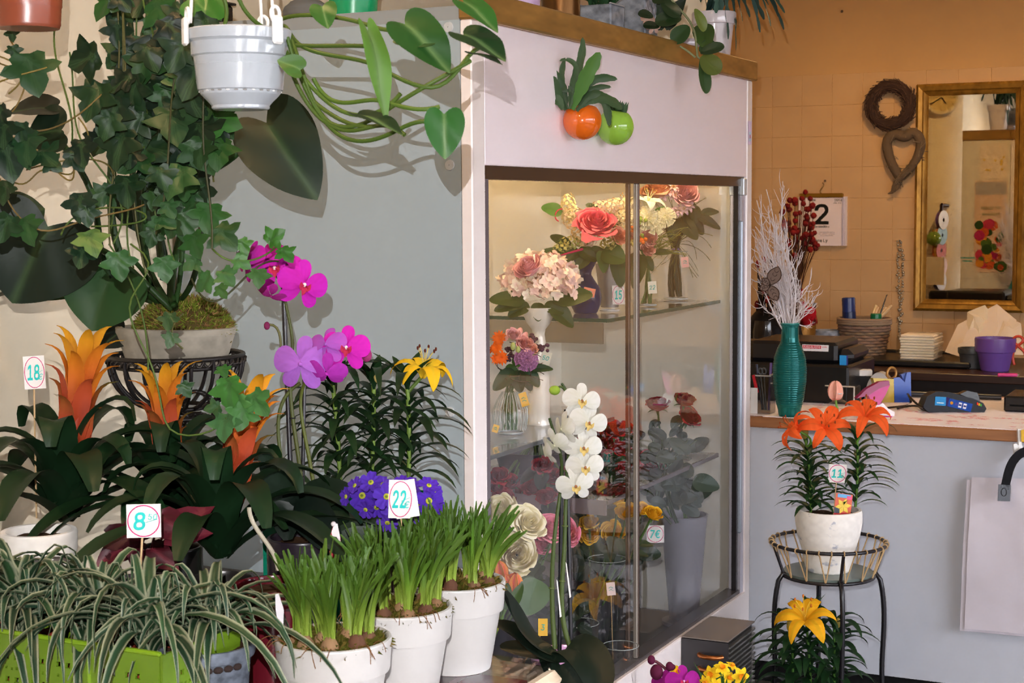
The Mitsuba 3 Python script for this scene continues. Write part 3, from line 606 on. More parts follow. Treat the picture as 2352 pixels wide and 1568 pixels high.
# tulips, gold pot, dark pots left of the basket
c = at(1843, 790, Y=7.3); c[2] = ZD; m_ = pxm(depth(c))
k = thing('flower_pot', 'small gold coloured pot on the back desk behind the teal vase', 'pot'); pot(k, c, 30 * m_, 78 * m_, 'satin', '#9a6a2c'); gp = c
HN = ('topmost', 'upper left', 'middle', 'upper right', 'far right', 'lower left', 'lowest')
for i, (x, y, r) in enumerate(((1834, 672, 11), (1823, 705, 14), (1842, 712, 14), (1852, 730, 14), (1864, 722, 12), (1833, 738, 11), (1858, 748, 9))):
    k = thing('felt_heart', HN[i] + ' red felt heart on a stick in the gold pot', 'decoration', 'red felt hearts in the gold pot')
    p = at(x, y, Y=7.3 + .02 * (i % 3)); q = r * m_ * 1.15
    V, F = ball((0, 0, 0), 1, 3); ax = np.abs(V[:, 0]); V = np.column_stack([V[:, 0] * .8, V[:, 1] * .45, V[:, 2] * 1.25 + ax * .25])
    part(k, 'heart', (V * q + p, F), 'matte', jit('#a3121f', rng), True); part(k, 'stick', tube([p - [0, 0, q], gp + [rng.uniform(-.02, .02), 0, .06]], .0025, 5), 'matte', '#7a2218', True)
k = thing('ribbon_roll', 'dark red bow ribbon beside the red felt hearts', 'ribbon')
part(k, 'loop', ring(at(1874, 733, Y=7.35), .016, .006, (1, .3, .2), 20, 6), 'matte', '#8b2a22', True); part(k, 'tail', tube([at(1870, 735, Y=7.35), at(1868, 770, Y=7.33)], .008, 6), 'matte', '#7c2a2a', True)
c = at(1900, 812, Y=7.45); c[2] = ZD; m_ = pxm(depth(c))
k = thing('flower_pot', 'dark grey pot with cut edge between gold pot and wicker basket', 'pot'); pot(k, c, 32 * m_, 62 * m_, 'zinc', None)
k = thing('pen', 'black marker pen leaning behind the red felt hearts', 'pen'); part(k, 'body', tube([gp + [.02, 0, .03], at(1858, 735, Y=7.36), at(1872, 697, Y=7.41)], .009, 8), 'plastic', '#111111', True)
# dried red flowers in a dark vase
c = at(1822, 830, Y=7.15); c[2] = ZD; m_ = pxm(depth(c))
k = thing('vase', 'dark narrow vase behind the cash register holding dried red flowers', 'vase'); part(k, 'body', lathe([(.001, 0), (.045, 0), (.05, .1), (.03, .17), (.034, .19), (.03, .19), (.001, .02)], 28, c), 'gloss', '#1c1614')
vb = c + [0, 0, .18]
k = thing('dried_flower_bunch', 'bunch of dried dark red button flowers on thin brown stems', 'dried flowers', None)
ds = depth(vb)
for i in range(64):
    fx, fy = rng.uniform(0, 1), rng.uniform(0, 1); x = 1800 + 74 * fx + (fy - .5) * 18; y = 450 + 120 * fy + abs(fx - .62) * 60
    if i < 12: x, y = [(1850, 441), (1861, 456), (1866, 472), (1808, 472), (1814, 460), (1826, 467), (1842, 456), (1845, 468), (1869, 495), (1868, 513), (1866, 550), (1861, 555)][i]
    e = at(x, y, d=ds + rng.uniform(-.1, .1)); b = vb + rng.normal(0, .008, 3) * [1, 1, 0]
    s_ = spline([b, b + (e - b) * .45 + [0, 0, .05], e], 9)
    part(k, 'stem', tube(s_, .0016, 4), 'matte', '#4a2c1c', True)
    V, F = ball((0, 0, 0), 1, 2); V = V * (1 + .28 * (meshkit.noise(V * 4.5, i)[:, None] - .5) * 2)
    part(k, 'bloom', (V * rng.uniform(.010, .0145) + e, F), 'matte', jit('#6e1613', rng, .3), True)
k = thing('dried_stalk_bunch', 'dark dried stalks with dull red tips beside the end of the cooler', 'dried flowers')
for i in range(26):
    x = 1738 + rng.uniform(0, 52); y = rng.uniform(575, 720); b = at(1758 + (x - 1760) * .3, 770, Y=7.0); e = at(x, y, Y=7.0 + rng.uniform(-.05, .05))
    part(k, 'stalk', tube(spline([b, b + (e - b) * .5 + rng.normal(0, .01, 3), e], 7), .0035, 5), 'matte', jit('#2b1d18', rng), True)
    if i % 2: part(k, 'tip', ball(e, .011, 1, (1, 1, 1.7)), 'matte', jit('#7c1f18', rng), True)
c = at(1758, 800, Y=7.0); c[2] = ZD
k = thing('vase', 'dark vase with dried stalks beside the cooler', 'vase'); part(k, 'body', lathe([(.001, 0), (.05, 0), (.06, .15), (.05, .2), (.045, .2), (.001, .02)], 28, c), 'gloss', '#14100f')
# calendar on the wall
k = thing('tear_off_calendar', 'tear off wall calendar showing a large black 2 under a brass clip', 'calendar')
f = frm(at(1888, 508, Y=YB - .02), (1, 0, 0), (0, 0, 1)); mm = pxm(depth(f[0]))
part(k, 'backing', plate(f, 110 * mm, 112 * mm, .02, lift=0, x=2 * mm), 'matte', '#d5c9cc', False)
for i in range(4): part(k, 'leaf_edge', plate(f, 2.2 * mm, 110 * mm, .012, x=(48 + i * 2.6) * mm, lift=.006 - i * .003), 'matte', '#cfc4d0' if i % 2 else '#b9aebb', False)
part(k, 'page', plate(f, 100 * mm, 112 * mm, .002, x=-4 * mm, lift=.008), 'matte', '#e2d2d2', False)
part(k, 'clip', local(box(-52 * mm, 50 * mm, 54 * mm, 64 * mm, 0, .016, .004), f), 'metal', '#a87f2f', False, 'brass clip'); part(k, 'hook', local(tube(spline([(0, 62 * mm, .006), (-3 * mm, 72 * mm, .006), (3 * mm, 80 * mm, .004), (0, 88 * mm, 0)], 12), .0025, 6), f), 'metal', '#8a6a30', True)
part(k, 'numeral', text('2', 44 * mm, f, 0, 16 * mm, bold=True, lift=.0085, sx=1.1), 'matte', '#15140f', False, 'large black numeral')
for t_, h_, x_, y_, s_ in (('2013', 5, 38, 48, 1), ('vko 14', 4, 36, 42, 1), ('huhti', 5, -22, 49, 1), ('Keskiviikko', 5, 0, -12, 1), ('Pere Ly', 7, -2, -44, 1.1)):
    part(k, 'print', text(t_, h_ * mm, f, x_ * mm, y_ * mm, lift=.0085, bold=h_ > 4), 'matte', '#3a3432', False)
for i, w in enumerate((36, 38, 30)): part(k, 'print', plate(f, w * mm, 1.1 * mm, .0003, x=12 * mm, y=(-25 - i * 4) * mm, lift=.0086), 'matte', '#a08f8f', False)
# wreath and heart
c = at(2046, 242, Y=YB - .03); mm = pxm(depth(c)); k = thing('twig_wreath', 'dark brown round twig wreath hanging beside the mirror', 'wreath')
ms = []
for i in range(1000):
    a = rng.uniform(0, 6.283); ph = rng.uniform(0, 6.283); R = 44 * mm; rr_ = 15 * mm * math.sqrt(rng.uniform(.1, 1))
    def tor(a_, q): return c + np.array([(R + q * math.cos(ph)) * math.cos(a_), q * math.sin(ph) * .8 - .012, (R + q * math.cos(ph)) * math.sin(a_)])
    ms.append((tube([tor(a, rr_), tor(a + .16, rr_ * 1.02), tor(a + .34, rr_ * 1.15 + .012 * rng.uniform(-.5, 1))], .0018, 4)))
part(k, 'core', place(ring((0, 0, 0), 44 * mm, 12.5 * mm, (0, 0, 1), 40, 10), c + [0, -.012, 0], (0, 1, 0)), 'matte', '#33231d', True)
tk = part(k, 'twig_tangle', join(*ms), 'matte', '#4a352b', True); labels[tk] = {'kind': 'stuff'}
c = at(2076, 380, Y=YB - .03); k = thing('moss_heart', 'grey brown heart shaped wreath with a long tail hanging beside the mirror', 'wreath')
hp = [(2048, 442), (2065, 412), (2092, 385), (2111, 350), (2112, 318), (2097, 305), (2078, 314), (2058, 308), (2040, 320), (2040, 350), (2053, 385), (2065, 412), (2052, 438), (2040, 445)]
S = spline([at(x, y, Y=YB - .035 + .012 * (i == 11)) for i, (x, y) in enumerate(hp)], 90)
part(k, 'hoop', tube(S, np.interp(np.linspace(0, 1, 90), [0, .1, .5, .85, .93, 1], [.004, .018, .026, .022, .014, .003]), 9), 'matte', '#5c4b3a', True)
ms = [tube([S[i] + rng.normal(0, .012, 3), S[min(i + 4, 89)] + rng.normal(0, .014, 3)], .0018, 4) for i in rng.integers(4, 80, 240)]
tk = part(k, 'fibre', join(*ms), 'matte', '#75644f', True); labels[tk] = {'kind': 'stuff'}
# mirror
f0, f1 = at(2107, 195, Y=YB), at(2101, 712, Y=YB); xr = at(2346, 300, Y=YB)[0] + .03; xl = (f0[0] + f1[0]) / 2; z1, z0 = f0[2], f1[2]
k = thing('wall_mirror', 'tall mirror in a wide gold frame on the tiled wall', 'mirror')
fw = 27 * pxm(depth(f0))
def frame_bar(ax, a0, a1, pos, sgn):
    prof = [(0, 0), (0, .03), (.012, .04), (.03, .034), (.04, .022), (fw - .02, .03), (fw - .008, .022), (fw, .012), (fw, 0)]
    V = []
    for e, (t0, mit) in enumerate(((a0, 1), (a1, -1))):
        for w, h in prof:
            V.append((t0 + mit * w, YB - h, pos + sgn * w) if ax == 0 else (pos + sgn * w, YB - h, t0 + mit * w))
    n = len(prof); return np.array(V), np.vstack([[(i, i + 1, n + i + 1), (i, n + i + 1, n + i)] for i in range(n - 1)])
scene['gilt'] = pr(woodfn('#77501c', '#b98a3a', 30, 30, 12), 0.35, metallic=0.6)
part(k, 'frame_side', frame_bar(0, xl, xr, z1, -1), 'gilt', None, 30); part(k, 'frame_side', frame_bar(0, xl, xr, z0, 1), 'gilt', None, 30)
part(k, 'frame_side', frame_bar(1, z0, z1, xl, 1), 'gilt', None, 30); part(k, 'frame_side', frame_bar(1, z0, z1, xr, -1), 'gilt', None, 30)
part(k, 'glass', box(xl + fw - .004, xr - fw + .004, YB - .012, YB - .008, z0 + fw - .004, z1 - fw + .004), 'mirror', None, False, 'mirror glass')
# tinsel strand hanging on the wall
k = thing('tinsel_chain', 'thin silver tinsel strand hanging from a nail left of the mirror', 'decoration')
S = spline([at(2066, 553, Y=YB - .012), at(2063, 640, Y=YB - .012), at(2066, 700, Y=YB - .012), at(2064, 770, Y=YB - .012)], 40)
S2 = spline([at(2066, 553, Y=YB - .012), at(2073, 600, Y=YB - .012), at(2073, 650, Y=YB - .012), at(2066, 775, Y=YB - .012)], 40)
ms = [ball(p + rng.normal(0, .004, 3) * [1, .3, 1], rng.uniform(.004, .008), 1) for q in (S, S2) for p in q]
part(k, 'strand', join(*ms), 'metal', '#b7ab95', True); part(k, 'nail', tube([at(2066, 552, Y=YB), at(2066, 552, Y=YB - .02)], .004, 6), 'metal', '#888888', True)
for x, y in ((1934, 26), (1895, 415)): kk = thing('wall_nail', 'small nail stub high on the bare ochre wall' if y < 100 else 'small nail holding up the calendar', 'nail'); part(kk, 'shaft', tube([at(x, y, Y=YB), at(x, y, Y=YB - .015)], .006, 8), 'matte', '#6b5540', True)
# tray, napkins, tissue, pots on the desk
k = thing('tray', 'flat black tray under the napkins on the back desk', 'tray')
a, b = at(2016, 820, Z=ZD), at(2265, 826, Z=ZD)
part(k, 'plate', box(a[0], b[0], 7.12, 7.62, ZD, ZD + .018, .006), 'plastic', '#0e0d0e', False); part(k, 'lip', box(a[0] - .015, b[0] + .015, 7.1, 7.125, ZD + .004, ZD + .03, .006), 'plastic', '#121112', False); part(k, 'lip', box(a[0] - .015, b[0] + .015, 7.615, 7.64, ZD + .004, ZD + .03, .006), 'plastic', '#121112', False)
k = thing('napkin_pack', 'stack of folded white napkins in clear film on the black tray', 'napkins')
a, b = at(2066, 808, Y=7.3), at(2150, 808, Y=7.3); zb = ZD + .018
for i in range(9): part(k, 'napkin', box(a[0] + rng.uniform(0, .008), b[0] - rng.uniform(0, .008), 7.28, 7.48, zb + i * .0125, zb + i * .0125 + .0115, .004), 'matte', jit('#efe6d2', rng, .05), False)
part(k, 'wrapper', box(a[0] - .012, b[0] + .012, 7.27, 7.49, zb, zb + .122, .01), 'film', None, False)
k = thing('tissue_paper', 'loose sheets of white tissue paper propped on the back desk under the mirror', 'paper')
for P in ([(2170, 808), (2200, 745), (2290, 698), (2335, 735), (2300, 815), (2215, 822)], [(2218, 780), (2222, 716), (2262, 700), (2300, 752), (2250, 815)], [(2262, 812), (2300, 724), (2345, 742), (2352, 815)]):
    q = np.array([at(x, y, Y=7.62 - .32 * (y - 690) / 130 + .02 * (i % 2)) for i, (x, y) in enumerate(P)]); n_ = len(q); cc_ = q.mean(0) + [0, -.03, 0]
    th = [q * .5 + cc_ * .5 + rng.normal(0, .008, (n_, 3))]
    V = np.vstack([q, th[0], cc_]); j = np.arange(n_); jj = (j + 1) % n_
    part(k, 'sheet', (V, np.vstack([np.stack([j, jj, n_ + jj], 1), np.stack([j, n_ + jj, n_ + j], 1), np.stack([n_ + j, n_ + jj, j * 0 + 2 * n_], 1)])), 'matte', jit('#e2d3bf', rng, .06), False)
c = at(2285, 851, Z=ZD); m_ = pxm(depth(c))
k = thing('flower_pot', 'purple plastic pot near the right end of the back desk', 'pot'); pot(k, c, 46 * m_, 76 * m_, 'plastic', '#6b4a98', foot=.68, rim=.42)
c = at(2228, 848, Z=ZD); m_ = pxm(depth(c)); c[1] += .05
k = thing('flower_pot', 'small dark zinc pot beside the purple pot', 'pot'); pot(k, c, 33 * m_, 48 * m_, 'satin', '#55585a', foot=.75)
k = thing('pen', 'pink pen lying on the edge of the back desk', 'pen'); a, b = at(2292, 861, Z=ZD + .0075), at(2336, 861, Z=ZD + .0075); part(k, 'barrel', tube([a, b], .0075, 8), 'plastic', '#e0468c', True); part(k, 'tip', tube([b, b + (b - a) * .12], [.005, .001], 8), 'plastic', '#d9d0d0', True)
k = thing('ribbon', 'loose curl of orange red ribbon at the right of the purple pot', 'ribbon')
part(k, 'curl', tube(spline([at(x, y, Y=7.1) for x, y in ((2330, 838), (2326, 820), (2336, 795), (2350, 780), (2340, 772), (2328, 778), (2345, 800), (2354, 815))], 40), .006, 6), 'plastic', '#c8442e', True)
# cash register
k = thing('cash_register', 'black cash register behind the teal vase', 'cash register')
p0, p1 = at(1842, 930, Y=5.72), at(1945, 930, Y=5.72)
part(k, 'base', box(-1.83, p1[0] + .02, 5.66, 6.06, ZW, ZW + .14, .008), 'plastic', '#0d0d0f', False)
zt_ = at(1880, 786, Y=5.72)[2]
part(k, 'body', box(-1.82, at(1922, 850, Y=5.72)[0], 5.72, 6.04, ZW + .14, zt_, .012), 'plastic', '#121215', False)
part(k, 'screen_hood', box(at(1912, 850, Y=5.70)[0], at(1952, 850, Y=5.70)[0], 5.74, 6.0, ZW + .14, at(1930, 803, Y=5.72)[2], .02), 'plastic', '#17181c', False)
part(k, 'display', box(-1.95, at(1830, 850, Y=5.8)[0], 5.8, 5.9, ZW + .1, at(1780, 784, Y=5.8)[2], .01), 'plastic', '#0c0c0e', False)
part(k, 'column', box(-1.9, -1.78, 5.84, 5.9, ZW, ZW + .15), 'plastic', '#0c0c0e', False)
f = frm(at(1873, 799, Y=5.715), (1, 0, 0), (0, .15, 1)); mm = pxm(depth(f[0]))
part(k, 'sticker', plate(f, 62 * mm, 15 * mm, .0006, lift=.002), 'matte', '#e4e0e2', False, 'white sticker with red print'); part(k, 'sticker_print', plate(f, 43 * mm, 7.5 * mm, .0004, x=-8 * mm, y=2 * mm, lift=.0026), 'matte', '#c22a3c', False)
part(k, 'lettering', text('KASSALAITE', 4.6 * mm, f, -8 * mm, 2 * mm, lift=.0028, bold=True, dep=.0004), 'matte', '#efe6e8', False); part(k, 'lettering', text('com', 4 * mm, f, 21 * mm, 3 * mm, lift=.0026, dep=.0004), 'matte', '#c22a3c', False)
f = frm(at(1938, 838, Y=5.69), (1, 0, 0), (0, 0, 1)); part(k, 'sticker', plate(f, 19 * mm, 44 * mm, .0006, lift=.002), 'matte', '#2f8fd0', False, 'light blue sticker'); part(k, 'sticker_print', plate(f, 3 * mm, 36 * mm, .0004, x=8 * mm, y=4 * mm, lift=.0026), 'matte', '#3a2f78', False)
for i, w in enumerate((12, 10)): part(k, 'sticker_print', plate(f, w * mm, 3 * mm, .0004, x=-2 * mm, y=(-6 - 5 * i) * mm, lift=.0027), 'matte', '#d6ecf7', False)
k = thing('shoulder_bag', 'black rounded leather bag behind the cash register beside the cooler', 'bag')
c = at(1748, 800, Y=6.75); V, F = ball((0, 0, 0), 1, 3); V = np.sign(V) * np.abs(V) ** .75; part(k, 'body', (V * [.12, .09, .13] + [c[0] - .03, 7.05, ZD + .13], F), 'satin', '#131318', True); part(k, 'strap', tube(spline([(c[0] - .12, 7.05, ZD + .2), (c[0] - .03, 7.03, ZD + .32), (c[0] + .07, 7.05, ZD + .2)], 16), .009, 6), 'plastic', '#0f0f12', True)
# pens in a clear holder
k = thing('pen_holder', 'clear acrylic pen holder at the left end of the counter', 'pen holder')
c = on(1752, 950); mm = pxm(depth(c))
part(k, 'wall', join(box(c[0] - .028, c[0] + .026, c[1], c[1] + .003, ZW, ZW + 88 * mm), box(c[0] - .028, c[0] + .026, c[1] + .06, c[1] + .063, ZW, ZW + 95 * mm), box(c[0] + .023, c[0] + .026, c[1], c[1] + .063, ZW, ZW + 90 * mm), box(c[0] - .028, c[0] - .025, c[1], c[1] + .063, ZW, ZW + 90 * mm)), 'greyglass', None, False)
part(k, 'rim', join(box(c[0] - .029, c[0] + .027, c[1] - .001, c[1] + .004, ZW + 86 * mm, ZW + 89 * mm), box(c[0] + .0225, c[0] + .0275, c[1], c[1] + .06, ZW + 88 * mm, ZW + 91 * mm)), 'plastic', '#b9b6b4', False)
def penl(label, a, b, col, r=.004):
    q = thing('pen', label, 'pen'); part(q, 'barrel', tube([a, b], r, 8), 'plastic', col, True); part(q, 'cap', tube([b - (b - a) * .25, b], r * 1.15, 8), 'plastic', col, True)
penl('lilac pen standing in the clear pen holder', c + [.012, .03, .01], at(1771, 833, Y=c[1] + .03), '#7b62a8')
penl('dark blue pen standing in the clear pen holder', c + [-.01, .03, .01], at(1738, 836, Y=c[1] + .04), '#23304e')
k = thing('scissors', 'scissors with grey ring handles in the clear pen holder', 'scissors')
for x in (1747, 1755): part(k, 'handle', place(ring((0, 0, 0), .009, .0028, n=20, m=6, sx=.8, sy=1.2), at(x, 852, Y=c[1] + .03), (0, 1, .2)), 'plastic', '#55595f', True); part(k, 'blade', tube([at(x, 862, Y=c[1] + .03), c + [(x - 1750) * .0006, .03, .01]], .003, 6), 'metal', '#8d9096', True)
k = thing('card', 'red and white card tucked at the front of the pen holder', 'card')
q = [at(x, y, Y=c[1] - .004) for x, y in ((1727, 862), (1733, 860), (1743, 900), (1736, 905))]; part(k, 'sheet', (np.array(q + [x + [0, .001, 0] for x in q]), np.array([[0, 1, 2], [0, 2, 3], [4, 6, 5], [4, 7, 6]])), 'matte', '#b3242c', False)
k = thing('card', 'white folded leaflet below the red card beside the pen holder', 'card')
part(k, 'sheet', box(at(1724, 935, Y=c[1] - .01)[0], at(1740, 935, Y=c[1] - .01)[0], c[1] - .012, c[1] - .01, ZW, ZW + 60 * mm), 'matte', '#dedcda', False)
# black card box, tulip in round vase
c = on(1908, 935); c[1] += .1; mm = pxm(depth(c))
k = thing('card_box', 'black open box with white edges behind the little glass vase', 'box')
part(k, 'body', box(c[0] - 36 * mm, c[0] + 38 * mm, c[1], c[1] + .09, ZW, ZW + 40 * mm, .002), 'plastic', '#0d0d0d', False); part(k, 'edge', box(c[0] + 36 * mm, c[0] + 39 * mm, c[1] - .003, c[1] + .0, ZW, ZW + 42 * mm), 'plastic', '#d8d5d0', False); part(k, 'edge', box(c[0] - 30 * mm, c[0] + 39 * mm, c[1] - .003, c[1], ZW + 40 * mm, ZW + 43 * mm), 'plastic', '#c8b9a8', False)
c = on(1922, 968); mm = pxm(depth(c)); c[1] += .02
k = thing('bud_vase', 'small round clear glass bud vase on the counter', 'vase'); a = np.linspace(-1.2, 1.25, 12)
part(k, 'body', lathe([(.001, .002)] + [(26 * mm * math.cos(t_) + .001, 26 * mm * (math.sin(t_) + .95)) for t_ in a] + [(8 * mm, 56 * mm), (10 * mm, 64 * mm)], 28, c), 'clearglass', None, True); part(k, 'rim', ring(c + [0, 0, 64 * mm], 10 * mm, 1.2 * mm), 'gloss', '#c9cdd0', True)
def tulip(parent, c, r, h, axis, cin, cout, seed=0, stem=None):
    ms, cs = [], []; B = basis(axis)
    for i in range(6):
        a_ = i * np.pi / 3 + seed; o = B[0] * math.cos(a_) + B[1] * math.sin(a_); f = 1 if i % 2 else .9
        m, u, t = blade([c, c + o * r * .85 * f + B[2] * h * .18, c + o * r * f + B[2] * h * .45, c + o * r * .75 * f + B[2] * h * .8, c + o * r * .25 * f + B[2] * h], r * .72, side=np.cross(o, B[2]), fold=-.5, n=10, m=7, tipfn=lambda t: np.sin(np.pi * np.clip(t * .9 + .09, 0, 1)) ** .6)
        ms.append(m); cs.append(lerp(C(cin), C(cout), np.clip(np.abs(u) * 1.1, 0, 1) * np.clip(t * 2, 0, 1)))
    b = part(parent, 'bloom', join(*ms), 'petal', np.vstack(cs), True)
    if stem is not None: part(parent, 'stem', tube(spline(stem, 10), .004, 6), 'leaf', '#6f9a3c', True)
    return b
k = thing('tulip', 'single peach pink tulip in the small round glass vase', 'flower')
b = at(1919, 917, d=depth(c)); tulip(k, b, 13 * mm, 43 * mm, (0, 0, 1), '#e8a08c', '#f0b39c', .3, [c + [0, 0, .02], b])
# dome, tape, gun, terminal ...
c = on(1988, 935); c[1] += .2; mm = pxm(depth(c))
k = thing('tape_reel', 'white half round plastic reel standing behind the magenta tape dispenser', 'reel')
a = np.linspace(0, np.pi, 20); P = np.column_stack([33 * mm * np.cos(a), 0 * a, 66 * mm * np.sin(a)]); P = np.vstack([P, [[-33 * mm, 0, 0]]]); n_ = len(P) - 1
V = np.vstack([P[:n_], P[:n_] + [0, .05, 0], [[0, 0, 0], [0, .05, 0]]]) + c; j = np.arange(n_ - 1)
part(k, 'body', (V, np.vstack([np.stack([j, j + n_, j + n_ + 1], 1), np.stack([j, j + n_ + 1, j + 1], 1), np.stack([j, j + 1, j * 0 + 2 * n_], 1), np.stack([j + n_ + 1, j + n_, j * 0 + 2 * n_ + 1], 1)])), 'plastic', '#b9b7b6', 30)
k = thing('paper_box', 'small white paper box on top of the black base behind the white reel', 'box'); q = at(1985, 862, Y=5.85); part(k, 'body', obox((q[0], 5.85, q[2] - .0), .055, .05, .022, .3), 'matte', '#dcd8d2', False)
part(k, 'stand', obox((q[0], 5.86, ZW), .05, .06, q[2] - ZW, .0), 'plastic', '#141414', False)
k = thing('tape_dispenser', 'magenta and white hand tape dispenser on the counter', 'tape dispenser')
c = on(2025, 955); dd = depth(c) ; mm = pxm(dd)
Q = [(1968, 915), (1990, 895), (2020, 880), (2038, 876), (2044, 884), (2035, 905), (2020, 930), (2005, 930), (1995, 908)]
def slab(Q, d0, th, inset=0.0):
    P = np.array([at(x, y, d=d0) for x, y in Q]); n_ = len(P); c_ = P.mean(0); V = np.vstack([P, P + FWD * th, [c_, c_ + FWD * th]]); j = np.arange(n_); jj = (j + 1) % n_
    return V, np.vstack([np.stack([j, jj, j * 0 + 2 * n_], 1), np.stack([n_ + jj, n_ + j, j * 0 + 2 * n_ + 1], 1), np.stack([j, n_ + j, n_ + jj], 1), np.stack([j, n_ + jj, jj], 1)])
part(k, 'handle', slab(Q, dd, .045), 'plastic', '#c01378', 25, 'shiny magenta handle'); part(k, 'top', slab([(1968, 915), (1992, 892), (2022, 876), (2042, 874), (2044, 884), (2020, 892), (1995, 908)], dd - .004, .05), 'plastic', '#8e0f50', 25)
part(k, 'foot', slab([(1998, 930), (2018, 930), (2028, 925), (2040, 938), (2055, 946), (2054, 956), (2005, 956)], dd, .045), 'plastic', '#e2dde2', 25, 'white foot'); part(k, 'label', box(c[0] - .01, c[0] + .04, c[1] - .02, c[1] - .019, ZW, ZW + .004), 'matte', '#c63a9a', False)
k = thing('tape_dispenser', 'blue and yellow desk tape dispenser with a roll of tan tape', 'tape dispenser')
c = on(2050, 932); c[1] += .12; mm = pxm(depth(c)); dd = depth(c)
part(k, 'body', slab([(2055, 932), (2053, 868), (2066, 866), (2079, 878), (2083, 856), (2092, 854), (2093, 910), (2088, 932)], dd, .05), 'plastic', '#2b54b4', 25, 'blue plastic body'); part(k, 'side', slab([(2005, 868), (2053, 870), (2054, 930), (2030, 932), (2015, 900)], dd - .002, .05), 'plastic', '#c9ab2c', 25, 'yellow side'); part(k, 'wing', slab([(2070, 860), (2088, 854), (2090, 905), (2080, 885)], dd + .02, .03), 'plastic', '#3763c6', 25)
part(k, 'tape', place(ring((0, 0, 0), 13 * mm, 3.2 * mm, n=28, m=8), at(2048, 857, d=dd + .03), (.75, -.6, 0)), 'satin', '#b98a4e', True, 'tan tape roll')
k = thing('card_terminal', 'black payment card terminal with blue stickers on the counter', 'card terminal')
c = on(2190, 945); dd = depth(c); mm = pxm(dd)
part(k, 'body', slab([(2120, 935), (2130, 910), (2150, 899), (2180, 900), (2200, 906), (2235, 915), (2258, 925), (2266, 938), (2258, 952), (2245, 955), (2200, 945), (2160, 946), (2135, 948)], dd - .02, .08), 'satin', '#17181c', 25)
part(k, 'roll_cover', slab([(2205, 905), (2222, 897), (2245, 902), (2253, 925), (2235, 918)], dd + .01, .05), 'plastic', '#0f0f12', 25)
f = frm(at(2160, 921, d=dd - .022), RGT * 1 - UPV * .06, UPV); part(k, 'sticker', plate(f, 25 * mm, 20 * mm, .0005, lift=.001), 'matte', '#3b93d2', False, 'light blue sticker'); part(k, 'sticker', plate(f, 6 * mm, 20 * mm, .0005, x=16 * mm, lift=.001), 'matte', '#342a5e', False); part(k, 'sticker', plate(f, 16 * mm, 2.4 * mm, .0003, y=-4 * mm, lift=.0014), 'matte', '#d9eefa', False)
f = frm(at(2205, 930, d=dd - .022), RGT - UPV * .25, UPV); part(k, 'sticker', plate(f, 55 * mm, 19 * mm, .0005, lift=.001), 'matte', '#234a9a', False, 'dark blue sticker with card symbols')
for x_, cl in ((-20, '#c98a2c'), (-9, '#4a4a9a')): part(k, 'emblem', local(lathe([(.0001, .0016), (3.6 * mm, .0016), (3.6 * mm, .001)], 16), (f[0] + f[1] * x_ * mm, f[1], f[2], f[3])), 'matte', cl, False)
for x_ in (0, 11): part(k, 'emblem', plate(f, 7.5 * mm, 12 * mm, .0004, x=x_ * mm, lift=.0015), 'matte', '#dfe3ee', False); part(k, 'emblem', plate(f, 6 * mm, 4 * mm, .0004, x=x_ * mm, lift=.0019), 'matte', '#39407a', False)
for i, cl in enumerate(('#d83a2a', '#e0b52c', '#47a04a')): part(k, 'stripe', plate(frm(at(2245 + 4 * i, 927 + 1.5 * i, d=dd - .022), RGT, UPV), 3.4 * mm, 6 * mm, .0005, lift=.001), 'matte', cl, False)
part(k, 'cable', tube(spline([at(2120, 935, Z=ZW + .02), at(2100, 922, Z=ZW + .03), at(2085, 905, Z=ZW + .04), at(2092, 920, Z=ZW + .006), at(2060, 934, Z=ZW + .006), at(2020, 940, Z=ZW + .006)], 30), .004, 6), 'plastic', '#0e0e10', True); part(k, 'cable', tube(spline([at(2122, 940, Z=ZW + .015), at(2090, 932, Z=ZW + .006), at(2062, 938, Z=ZW + .006)], 16), .004, 6), 'plastic', '#0e0e10', True)
c = on(2305, 945); k = thing('receipt_printer', 'flat black box at the right end of the counter', 'box'); part(k, 'body', box(c[0], c[0] + .25, c[1], c[1] + .22, ZW, ZW + .055, .006), 'plastic', '#101012', False); part(k, 'slot', box(c[0] + .02, c[0] + .23, c[1] - .002, c[1], ZW + .02, ZW + .026), 'matte', '#050505', False)
k = thing('pipe', 'dark grey bar lying along the back of the counter', 'bar'); part(k, 'bar', tube([at(2092, 905, Z=ZW + .012), at(2300, 912, Z=ZW + .012)], .011, 10), 'plastic', '#2b2d33', True)
# hook with bags
k = thing('bag_hook', 'white plastic hook with a yellow tag on the counter edge', 'hook')
hx = at(2345, 1010, Y=YC - .01)
part(k, 'clamp', slab([(2338, 985), (2346, 985), (2347, 1020), (2352, 1035), (2344, 1048), (2330, 1044), (2328, 1020), (2334, 1018), (2336, 1038), (2343, 1036), (2340, 1020)], depth(hx), .012), 'plastic', '#dcdad6', 25); part(k, 'tag', slab([(2345, 988), (2360, 984), (2360, 1016), (2346, 1014)], depth(hx) - .01, .002), 'matte', '#d3a63a', False, 'yellow tag')
k = thing('strap', 'black strap hanging from the white hook in front of the counter', 'strap')
dd = depth(hx) - .02
P = [at(2356, 1036, d=dd), at(2338, 1046, d=dd), at(2325, 1062, d=dd), at(2316, 1085, d=dd), at(2307, 1122, d=dd)]
part(k, 'band', blade(spline(P, 12), .014, side=RGT, n=12, m=3, fold=0, tipfn=lambda t: 0 * t + 1)[0], 'matte', '#131316', False); part(k, 'buckle', slab([(2294, 1112), (2322, 1114), (2320, 1151), (2292, 1150)], dd, .004), 'plastic', '#2c2f36', False); f = frm(at(2306, 1130, d=dd - .001), RGT, UPV); part(k, 'ring', hoop(f, 6 * pxm(dd), 9 * pxm(dd), .0012), 'plastic', '#101014', True)
